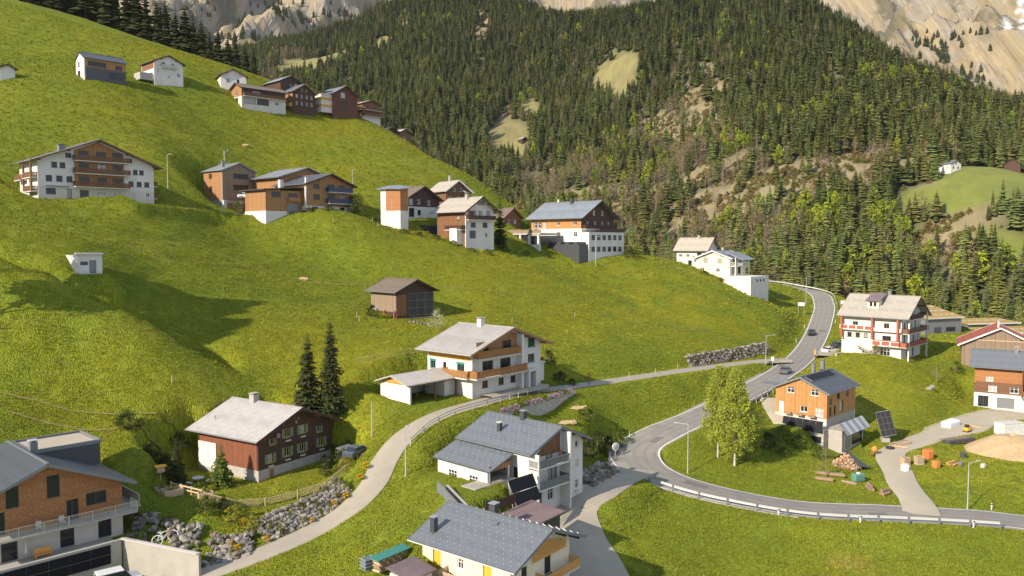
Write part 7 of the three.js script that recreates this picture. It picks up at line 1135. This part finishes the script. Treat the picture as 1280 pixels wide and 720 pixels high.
{ // garden edge, panels and shed between the two studded roofs
  const f = thing('garden_fence', 'dark curved board fence below the small lawn', 'fence'), q = [[0.37, -88.4], [-0.56, -87.0], [-1.67, -86.1], [-2.98, -85.6]]; for (let i = 0; i < 3; i++) for (let k = 0; k < 6; k++) { const a = k / 6, x = mix(q[i][0], q[i + 1][0], a), z = mix(q[i][1], q[i + 1][1], a); part(f, 'board', bx(0.24, 1.1, 0.05, x, 11.45, z, 0, 0.75), M.dark); }
  const w = thing('garden_wall', 'low concrete wall and stair left of the small lawn', 'wall'); part(w, 'wall', beam([-7.6, 11.2, -91.7], [-4.8, 10.6, -85.9], 0.3, 1.5), M.concrete); part(w, 'wall', beam([-8.6, 11.7, -91.5], [-6.0, 11.2, -85.6], 0.25, 1.3), M.greyMetal);
  const s = thing('solar_rack', 'steep rack of dark solar panels beside the white studded roof house', 'solar panels', 1.86, 9.5, -91.3, 46.5); for (let i = 0; i < 4; i++) for (let j = 0; j < 2; j++) { const p = part(s, 'solar_panel', bx(1.0, 1.5, 0.06), M.solar); p.position.set(-1.7 + i * 1.06, 1.2 + j * 1.4, -j * 0.75); p.rotation.x = -0.5; const r = part(s, 'panel_frame', bx(1.05, 1.55, 0.04), M.galv); r.position.set(-1.7 + i * 1.06, 1.2 + j * 1.4 - 0.02, -j * 0.75 - 0.04); r.rotation.x = -0.5; } for (const x of [-2.1, 1.9]) part(s, 'strut', beam([x, -2, 0.2], [x, 3.2, -1.2], 0.08), M.galv);
  const h = thing('shed', 'dark shed with mauve striped roof between the two studded roofs', 'shed', 2.05, 6.9, -86.7, 48); part(h, 'wall', boxUV(bx(5.4, 4.4, 4.0, 0, 1.0, 0)), M.darkMetal); const r = part(h, 'roof', slab([-3.1, 3.1, 2.5], [3.1, 3.4, 2.5], [3.1, 3.6, -2.5], [-3.1, 3.3, -2.5], 0.14), M.roofMauve); const ss_ = []; for (let x = -2.9; x < 3; x += 0.5) ss_.push(beam([x, 3.13 + (x + 3) * 0.048, 2.5], [x, 3.33 + (x + 3) * 0.048, -2.5], 0.04)); tag(part(r, 'standing_seams', mg(ss_), M.roofMauve), null, null, null, 'stuff');
  // firewood shelter left of the cream house
  const k = thing('firewood_stack', 'firewood stack under green tarpaulin left of the cream house', 'firewood', -12.5, ground(-12.5, -80.5), -80.5, 52); const lg = cached('log', () => bar([0, 0, -0.5], [0, 0, 0.5], 0.13, 7)); for (let i = 0; i < 14; i++) for (let j = 0; j < 5; j++) { const m = part(k, 'log', lg, (i + j) % 3 ? M.log : M.plank); m.position.set(-1.9 + i * 0.29 + (j % 2) * 0.14, 0.15 + j * 0.25, 0); } part(k, 'tarpaulin', boxUV(bx(4.6, 0.1, 1.3, 0, 1.46, 0, 0.1)), M.tarpGreen);
  const c = thing('water_tank', 'grey and blue tank beside the firewood', 'tank', -14.9, ground(-14.9, -80.7), -80.7, 40); part(c, 'tank', new RoundedBoxGeometry(1.1, 1.1, 1.1, 2, 0.12).translate(0, 0.65, 0), mat(lin(0.10, 0.14, 0.17), 0.5)); part(c, 'cage', mg([0, 0.35, 0.7, 1.05].flatMap((y) => [bx(1.2, 0.04, 0.04, 0, y + 0.1, 0.6), bx(0.04, 0.04, 1.2, -0.6, y + 0.1, 0), bx(0.04, 0.04, 1.2, 0.6, y + 0.1, 0)])), M.galv);
  const d = thing('lean_to', 'small white lean-to with brown roof at the bottom edge', 'shed', -9.9, 5.2, -76.8, 52); part(d, 'wall', boxUV(bx(3.2, 3.4, 2.6, 0, 1, 0)), M.white); part(d, 'roof', slab([-1.9, 2.7, 1.7], [1.9, 2.7, 1.7], [1.9, 3.3, -1.5], [-1.9, 3.3, -1.5], 0.12), M.roofMauve); part(d, 'window', bx(1.0, 0.7, 0.06, 0, 1.8, 1.33), M.frameWood);
}
{ // yard of the orange house
  const g = thing('solar_tracker', 'tilted dark solar tracker on a pole in the yard', 'solar panel', 66.4, ground(66.4, -140.6), -140.6, -12); part(g, 'pole', bar([0, -0.3, 0], [0, 3.2, 0], 0.15), M.galv); part(g, 'base', bx(1.3, 0.9, 1.3, 0, 0.3, 0), M.concrete); const tilt = 0.95, fr = part(g, 'panel_frame', bx(2.4, 0.06, 4.5), M.greyMetal); fr.position.set(0, 3.3, 0.1); fr.rotation.set(1.12, 0.18, 0.22); for (let i = 0; i < 3; i++) for (let j = 0; j < 4; j++) { const p = part(fr, 'panel_cell', bx(0.76, 0.04, 1.06), M.solar); p.position.set((i - 1) * 0.79, 0.06, (j - 1.5) * 1.1); }
  const w = thing('firewood_heap', 'heap of split firewood half under a dark tarpaulin', 'firewood', 53.4, ground(53.4, -125.8), -125.8, 30), sp = [0, 1, 2].map((k) => boxUV(T(new THREE.CylinderGeometry(0.16, 0.17, 0.7, 5 + k), 0, 0, 0, 0, 0, 1.5))); for (let i = 0; i < 240; i++) { const a = rnd() * 6.283, q = Math.sqrt(rnd()), y = (1 - q) * 2.1 * rr(0.75, 1.05), m = part(w, 'split_log', sp[i % 3], [M.log, M.plank, M.rust][i % 5 === 0 ? 2 : i % 2]); m.position.set(Math.cos(a) * q * 2.5 - 0.3, y + 0.1, Math.sin(a) * q * 2.0); m.rotation.set(rr(-1, 1), rnd() * 6, rr(-0.6, 0.6)); }
  { const s = new THREE.PlaneGeometry(3.2, 4.8, 14, 16).rotateX(-Math.PI / 2), p = s.attributes.position; for (let i = 0; i < p.count; i++) { const x = p.getX(i) + 1.4, z = p.getZ(i), q = Math.hypot(x / 2.9, z / 2.6); p.setXYZ(i, x, Math.max(0.1, (1 - q) * 2.3 + 0.35) + 0.14 * (fbm(x * 2 + 9, z * 2, 3) - 0.5), z); } s.computeVertexNormals(); part(w, 'tarpaulin', s, M.tarpDark); }
  const logs = (x, z, n, l, a, lb) => { const q = thing('log_stack', lb, 'logs', x, ground(x, z), z, a); for (let i = 0; i < n; i++) { const m = part(q, 'log', bar([-l / 2, 0, 0], [l / 2, 0, 0], 0.24, 9), i % 2 ? M.log : M.greywood); m.position.set(rr(-0.2, 0.2), 0.25 + (i > 1 ? 0.4 : 0), i * 0.5 - (i > 1 ? 0.8 : 0)); m.rotation.y = rr(-0.06, 0.06); } };
  logs(48.6, -120.6, 2, 4.2, -25, 'two pale logs lying in the grass below the firewood heap'); logs(47.0, -118.2, 2, 2.6, -28, 'short thin logs left in the grass'); logs(53.6, -113.6, 3, 1.5, 30, 'stack of cut blocks beside the gravel track'); logs(52.0, -115.0, 3, 1.6, 80, 'sawn blocks lying next to the young tree');
  const tk = thing('tank', 'low green water tank near the log pile', 'tank', 52.0, ground(52.0, -118.4), -118.4, 20); part(tk, 'tank', new RoundedBoxGeometry(1.9, 1.2, 1.0, 3, 0.2).translate(0, 0.6, 0), mat(lin(0.10, 0.22, 0.17), 0.6)); part(tk, 'lid', new THREE.CylinderGeometry(0.3, 0.3, 0.12, 14).translate(0, 1.24, 0), M.whitePaint);
  const pl = (x, z, n, l, a, lb, m = 'plank') => { const q = thing('plank_pile', lb, 'planks', x, ground(x, z), z, a); for (let i = 0; i < n; i++) { const b = part(q, 'plank', unitPlane(l, 0.12, 0.24), M[i % 3 ? m : 'log']); b.position.set(rr(-0.3, 0.3), 0.1 + 0.13 * Math.floor(i / 4), (i % 4) * 0.3 - 0.45); b.rotation.y = rr(-0.12, 0.12); } };
  pl(68.2, -138.4, 14, 4.4, 25, 'pile of pale planks at the foot of the solar tracker'); pl(66.8, -136.6, 6, 2.6, -30, 'loose boards in the yard'); pl(71.3, -127.4, 10, 2.4, 35, 'yellow formwork boards on the grass', 'yellow'); pl(88.0, -150.4, 6, 2.0, -40, 'small board stack beside the white tarpaulin'); pl(50.0, -117.2, 4, 2.0, -40, 'boards in the grass beside the green tank');
  const tm = thing('tyre', 'dark tyre lying in the yard', 'tyre', 65.0, ground(65.0, -135.8) + 0.25, -135.8); part(tm, 'tread', new THREE.TorusGeometry(0.5, 0.22, 10, 22).rotateX(Math.PI / 2), M.rubber); part(tm, 'rim', new THREE.CylinderGeometry(0.34, 0.34, 0.2, 16), M.greyMetal);
  const mx = thing('cement_mixer', 'orange cement mixer by the glazed side of the orange house', 'mixer', 60.6, ground(60.6, -132.4), -132.4, 30); part(mx, 'drum', new THREE.LatheGeometry([[0.02, 0], [0.4, 0.05], [0.5, 0.45], [0.3, 0.95], [0.24, 0.95]].map((p) => new THREE.Vector2(...p)), 16).rotateZ(-0.6).translate(0, 0.7, 0), mat(lin(0.6, 0.24, 0.03), 0.5)); part(mx, 'frame', mg([beam([-0.4, 0, -0.4], [0, 0.9, 0], 0.07), beam([-0.4, 0, 0.4], [0, 0.9, 0], 0.07), beam([0.5, 0, 0], [0, 0.9, 0], 0.07)]), M.rust); part(mx, 'wheel', new THREE.CylinderGeometry(0.22, 0.22, 0.1, 14).rotateX(1.57).translate(-0.4, 0.2, 0.45), M.rubber);
  const wt = thing('covered_stack', 'stack wrapped in white tarpaulin on the grass', 'tarpaulin', 84.0, ground(84.0, -151.6), -151.6, 38); { const s = new RoundedBoxGeometry(4.2, 1.3, 1.9, 8, 0.3), p = s.attributes.position; for (let i = 0; i < p.count; i++) { const n = fbm(p.getX(i) * 1.5 + 7, p.getZ(i) * 1.5 + p.getY(i), 3) - 0.5; p.setXYZ(i, p.getX(i) * (1 + 0.1 * n), p.getY(i) + 0.4 * n, p.getZ(i) * (1 + 0.2 * n)); } s.computeVertexNormals(); part(wt, 'tarpaulin', s.translate(0, 0.55, 0), M.tarpWhite); part(wt, 'board', bx(4.4, 0.12, 1.7, 0, 0.06, 0), M.plank); }
  const dt = thing('dark_stack', 'long stack of boards under black foil beside the sand heap', 'tarpaulin', 79.4, ground(79.4, -140.4), -140.4, 20); part(dt, 'foil', boxUV(bx(6.4, 0.5, 1.5, 0, 0.5, 0, 0, 0.05)), M.tarpDark); for (let i = 0; i < 7; i++) part(dt, 'board', bx(7.0, 0.1, 0.22, rr(-0.3, 0.3), 0.14 + (i > 3 ? 0.66 : 0), -0.7 + (i % 4) * 0.42, 0, rr(-0.05, 0.05)), M.greywood);
  const pa = (x, z, a, l) => { const q = thing('pallet_crate', l, 'crate', x, ground(x, z), z, a); for (let k = 0; k < 5; k++) for (const s of [-1, 1]) { part(q, 'slat', bx(1.2, 0.16, 0.04, 0, 0.2 + k * 0.26, s * 0.5), M.plank); part(q, 'slat', bx(0.04, 0.16, 0.96, s * 0.6, 0.2 + k * 0.26, 0), M.plank); } part(q, 'load', bx(1.1, 1.2, 0.9, 0, 0.65, 0), M.log); part(q, 'base', bx(1.25, 0.12, 1.05, 0, 0.06, 0), M.plank); };
  pa(63.4, -127.2, 20, 'slatted wood crate nearest the bend of the gravel track'); pa(65.8, -127.6, 10, 'slatted wood crate right of the first one');
  const bag = (x, z, s, m, l) => { const q = thing('building_sack', l, 'sack', x, ground(x, z), z, 20), b = new RoundedBoxGeometry(1, 1.15, 1, 4, 0.2); part(q, 'sack', b.translate(0, 0.55, 0), m); for (const c of [-0.32, 0.32]) part(q, 'strap', new THREE.TorusGeometry(0.2, 0.03, 6, 12).translate(c, 1.15, 0), m); q.scale.setScalar(s); };
  bag(68.6, -130.2, 1.35, mat(lin(0.62, 0.16, 0.05), 0.7), 'tall orange bulk bag on the grass'); bag(67.4, -125.4, 1.0, mat(lin(0.55, 0.20, 0.05), 0.7), 'smaller orange sack in front of the tall bag'); bag(62.0, -124.4, 0.95, M.tarpWhite, 'white sack beside the gravel track'); bag(75.6, -132.2, 0.8, M.tarpDark, 'black sack near the sand heap'); bag(75.6, -126.6, 0.6, M.greyw, 'grey sack in the grass'); bag(72.2, -127.0, 0.6, M.greyMetal, 'small dark sack near the yellow boards');
  const md = thing('sand_heap', 'large heap of yellow sand at the right edge', 'sand heap', 87.0, ground(87, -138) - 0.2, -138); { const n = 40, pos = [], uv = [], idx = []; for (let j = 0; j <= 14; j++) for (let i = 0; i <= n; i++) { const q = j / 14, a = i / n * 6.2832, rx = 10 * (1 + 0.12 * (fbm(Math.cos(a) + 5, Math.sin(a) + 5, 2) - 0.5)), x = Math.cos(a) * q * rx, z = Math.sin(a) * q * 6.0, y = 4.4 * Math.pow(1 - q, 0.95) * (1 - 0.25 * Math.exp(-q * q * 30)) + 0.25 * (fbm(x + 30, z + 30, 3) - 0.5) * (1 - q); pos.push(x, y, z); uv.push(x, z); } for (let j = 0; j < 14; j++) for (let i = 0; i < n; i++) { const a = j * (n + 1) + i; idx.push(a, a + 1, a + n + 1, a + 1, a + n + 2, a + n + 1); } part(md, 'heap', geom(pos, uv, idx), M.sand); part(md, 'crown', BOULD[2], M.sand).position.set(0.4, 3.3, 0.3); }
  const mc = thing('mini_digger', 'yellow digger arm standing by the sand heap', 'digger', 84.6, ground(84.6, -147), -147, 30); part(mc, 'body', new RoundedBoxGeometry(1.3, 0.9, 1.2, 2, 0.12).translate(0, 0.9, 0), M.yellow); part(mc, 'track', bx(1.7, 0.45, 0.3, 0, 0.23, 0.5), M.rubber); part(mc, 'track', bx(1.7, 0.45, 0.3, 0, 0.23, -0.5), M.rubber); part(mc, 'boom', mg([beam([0.5, 1.1, 0], [1.5, 1.9, 0], 0.18), beam([1.5, 1.9, 0], [2.1, 0.7, 0], 0.15)]), M.yellow); part(mc, 'cab', bx(0.8, 0.8, 0.9, -0.1, 1.7, 0), M.glass); mc.scale.setScalar(0.7);
  const ct = thing('site_container', 'white site container cut by the right edge behind the sand', 'container', 93.5, ground(93.5, -148.5), -148.5, 15); part(ct, 'wall', boxUV(bx(5, 2.4, 2.3, 0, 1.2, 0)), M.whitePaint); part(ct, 'roof', bx(5.1, 0.1, 2.4, 0, 2.45, 0), M.greyw); part(ct, 'door', bx(0.05, 1.9, 0.9, -2.53, 1.0, 0.3), M.greyw);
  const sw = thing('parking_wall', 'low grey stone wall below the parked cars', 'wall'); part(sw, 'wall', beam([76.2, ground(76.2, -187) - 0.1, -187], [83.4, ground(83.4, -193.6) - 0.1, -193.6], 0.5, 1.2), M.stonewash); part(sw, 'coping', beam([76.2, ground(76.2, -187) + 0.55, -187], [83.4, ground(83.4, -193.6) + 0.55, -193.6], 0.62, 0.12), M.concrete);
  const sb = thing('stone_block', 'pale stone block on the grass below the balcony house', 'stone', 86.6, ground(86.6, -165), -165, 30); part(sb, 'block', BOULD[0], M.rock3).scale.set(1.8, 1.4, 1.2); part(sb, 'block', BOULD[3], M.rock3).position.set(0.9, 0.5, 0.4);
  for (const [x, z, l] of [[10.4, -127.4, 'bare earth patch on the bank below the lilac wall'], [8.2, -122.6, 'bare earth patch nearer the studded roof']]) { const q = thing('earth_patch', l, 'earth', x, ground(x, z) - 0.12, z); const m = part(q, 'soil', BOULD[1], M.sand); m.scale.set(3.4, 0.7, 2.2); part(q, 'clod', BOULD[4], M.sand).position.set(1.2, 0.1, 0.5); }
  for (const [x, z, l] of [[-85.9, -259, 'brown molehill scar high on the meadow'], [-45.7, -174.1, 'brown molehill in the middle of the meadow']]) { const q = thing('earth_mound', l, 'earth', x, ground(x, z), z); const m = part(q, 'soil', BOULD[1], M.sand); m.scale.set(1.8, 1.2, 1.5); part(q, 'clod', BOULD[4], M.sand).position.set(0.9, 0.1, 0.3); }
}
// ---------------------------------------------------------------- trodden path and grass
{ const dk = mat(lin(0.17, 0.16, 0.15), 0.95, { map: rep(tAsphalt, 0.3) }); for (const [x, z, o, n, w, l] of [[44, -152, -1.4, 3, 0.9, 'dark asphalt repair on the climb'], [27, -110, 1.2, 4, 0.8, 'dark asphalt repair after the hairpin'], [50, -106, -1.3, 3, 1.0, 'dark asphalt repair on the lower road'], [22, -128, 0.5, 3, 0.7, 'dark asphalt repair in the hairpin'], [86, -226, 1.2, 3, 0.9, 'dark asphalt repair on the upper straight']]) { const i = nearest(x, z); struct('asphalt_patch', ribbon(offset(RP.main, o).slice(i, i + n), -w, w, 0.005), dk, l); } }
{ const ty = mat(lin(0.235, 0.22, 0.20), 0.9, { map: rep(tAsphalt, 0.12) }); for (const [o, l] of [[-2.25, 'tyre polished wheel track along the hill side edge'], [-0.75, 'tyre polished wheel track left of the road centre'], [0.75, 'tyre polished wheel track right of the road centre'], [2.25, 'tyre polished wheel track along the valley side edge']]) struct('wheel_track', ribbon(offset(RP.main, o), (s) => -0.22 - 0.08 * Math.sin(s * 0.21 + o), (s) => 0.22 + 0.08 * Math.sin(s * 0.17 + o), 0.003), ty, l); }
{ const rut = mat(lin(0.26, 0.24, 0.06), 0.95, { map: rep(tRock, 0.5) }), go = (P, l, w = 0.28) => struct('rut', ribbon(new THREE.CatmullRomCurve3(P.map(([x, z]) => new THREE.Vector3(x, 0, z))).getSpacedPoints(70).map((q) => onG(q.x, q.z, 0.04)), -w, w, 0, 0.12), rut, l);
  go([[-68, -103], [-58, -104.5], [-48, -107], [-40, -111.5], [-33, -116.5]], 'upper of the trodden cattle tracks on the left slope'); go([[-64, -100.5], [-54, -102.6], [-45, -106.4], [-38, -112], [-31, -118.5]], 'lower of the trodden cattle tracks on the left slope'); go([[-26, -128], [-18, -133], [-13, -140], [-13, -148]], 'worn wheel track towards the meadow barn'); go([[-24, -126.5], [-16.5, -132], [-11.5, -139.4], [-11, -147]], 'second wheel track towards the meadow barn'); go([[-84, -145], [-70, -150], [-60, -158], [-55, -166]], 'trodden cattle path above the shelter'); }
{ const p = []; for (const [x, z] of [[-70, -166], [-52, -172], [-35, -176], [-18, -179], [0, -182], [20, -186], [38, -192], [50, -199]]) p.push(new THREE.Vector3(x, 0, z)); const c = new THREE.CatmullRomCurve3(p).getSpacedPoints(110).map((q) => onG(q.x, q.z, 0.05)); struct('footpath', ribbon(c, -0.5, 0.5, 0, 0.15), mat(lin(0.24, 0.225, 0.045), 0.95, { map: rep(tRock, 0.5) }), 'faint trodden footpath across the meadow'); }
{
  seed = 4242;
  const s = soup(); for (let i = 0; i < 9; i++) { const a = rnd() * 6.283, q = Math.sqrt(rnd()) * 0.5, h = rr(0.5, 1), b = rnd() * 6.283, w = 0.09, x = Math.cos(a) * q, z = Math.sin(a) * q, l = rr(0.1, 0.5), v = rr(0.8, 1.25); tri(s, [x - Math.cos(b) * w, 0, z - Math.sin(b) * w], [x + Math.cos(b) * w, 0, z + Math.sin(b) * w], [x + Math.cos(a + 0.6) * l, h, z + Math.sin(a + 0.6) * l], [v, v, v]); }
  const tuft = done(s), m4 = new THREE.Matrix4(), Q = new THREE.Quaternion(), Y = new THREE.Vector3(0, 1, 0), pts = [];
  const inPad = (x, z) => { for (const [px, pz, a, hw, hl] of PADS) { const c = Math.cos(a * D2R), n = Math.sin(a * D2R), dx = x - px, dz = z - pz; if (Math.abs(c * dx - n * dz) < hw - 1 && Math.abs(n * dx + c * dz) < hl - 1) return true; } return false; };
  const skip = [[-42.5, -76.4, 9], [-48, -72, 8], [-37, -80, 5], [-46, -82, 7], [87, -138, 6], [54, -137, 7], [79, -197, 4], [85, -204, 4], [91, -211, 4], [-14, -118, 5], [-37, -87, 3.2], [-31, -86.5, 3]];
  for (let d = 68; d < 330; ) { const st = d < 140 ? 0.29 : d < 210 ? 0.5 : 0.85; for (let x = -0.67 * d; x < 0.67 * d; x += st) { const px = x + rr(-st, st) * 0.6, pz = -d + rr(-st, st) * 0.6; if (fbm(px / 1.3, pz / 1.3, 2, 0, 61) < 0.36) continue; pts.push(px, pz, st); } d += st; }
  const keep = []; for (let i = 0; i < pts.length; i += 3) { const x = pts[i], z = pts[i + 1]; if (x < XS[0] + 2 || x > XS[NX - 1] - 2) continue; if (!roadKeep(x, z, rr(-0.12, 0.12)) || inPad(x, z) && !(z > -103 && z < -92 && (x < -33 || x > -8)) || skip.some(([a, b, r]) => (x - a) ** 2 + (z - b) ** 2 < r * r)) continue; keep.push(x, z, pts[i + 2]); }
  const n = keep.length / 3, im = new THREE.InstancedMesh(tuft, MT_.grass, n); im.name = 'meadow_grass'; im.receiveShadow = true; tag(im, 'thick short grass covering the alpine meadow', 'grass', null, 'stuff');
  for (let i = 0; i < n; i++) { const x = keep[3 * i], z = keep[3 * i + 1], st = keep[3 * i + 2], c = grassColor(x, z), v = rr(0.7, 1.35), w = st * rr(0.9, 1.6), h = rr(0.12, 0.34) * (0.6 + st); m4.compose(new THREE.Vector3(x, ground(x, z) - 0.02, z), Q.setFromAxisAngle(Y, rnd() * 6.283), new THREE.Vector3(w, h, w)); im.setMatrixAt(i, m4); im.setColorAt(i, lin(c[0] * v * rr(0.9, 1.15) * 1.15, c[1] * v * 1.15, c[2] * v)); }
  scene.add(im);
}

renderer.render(scene, camera);
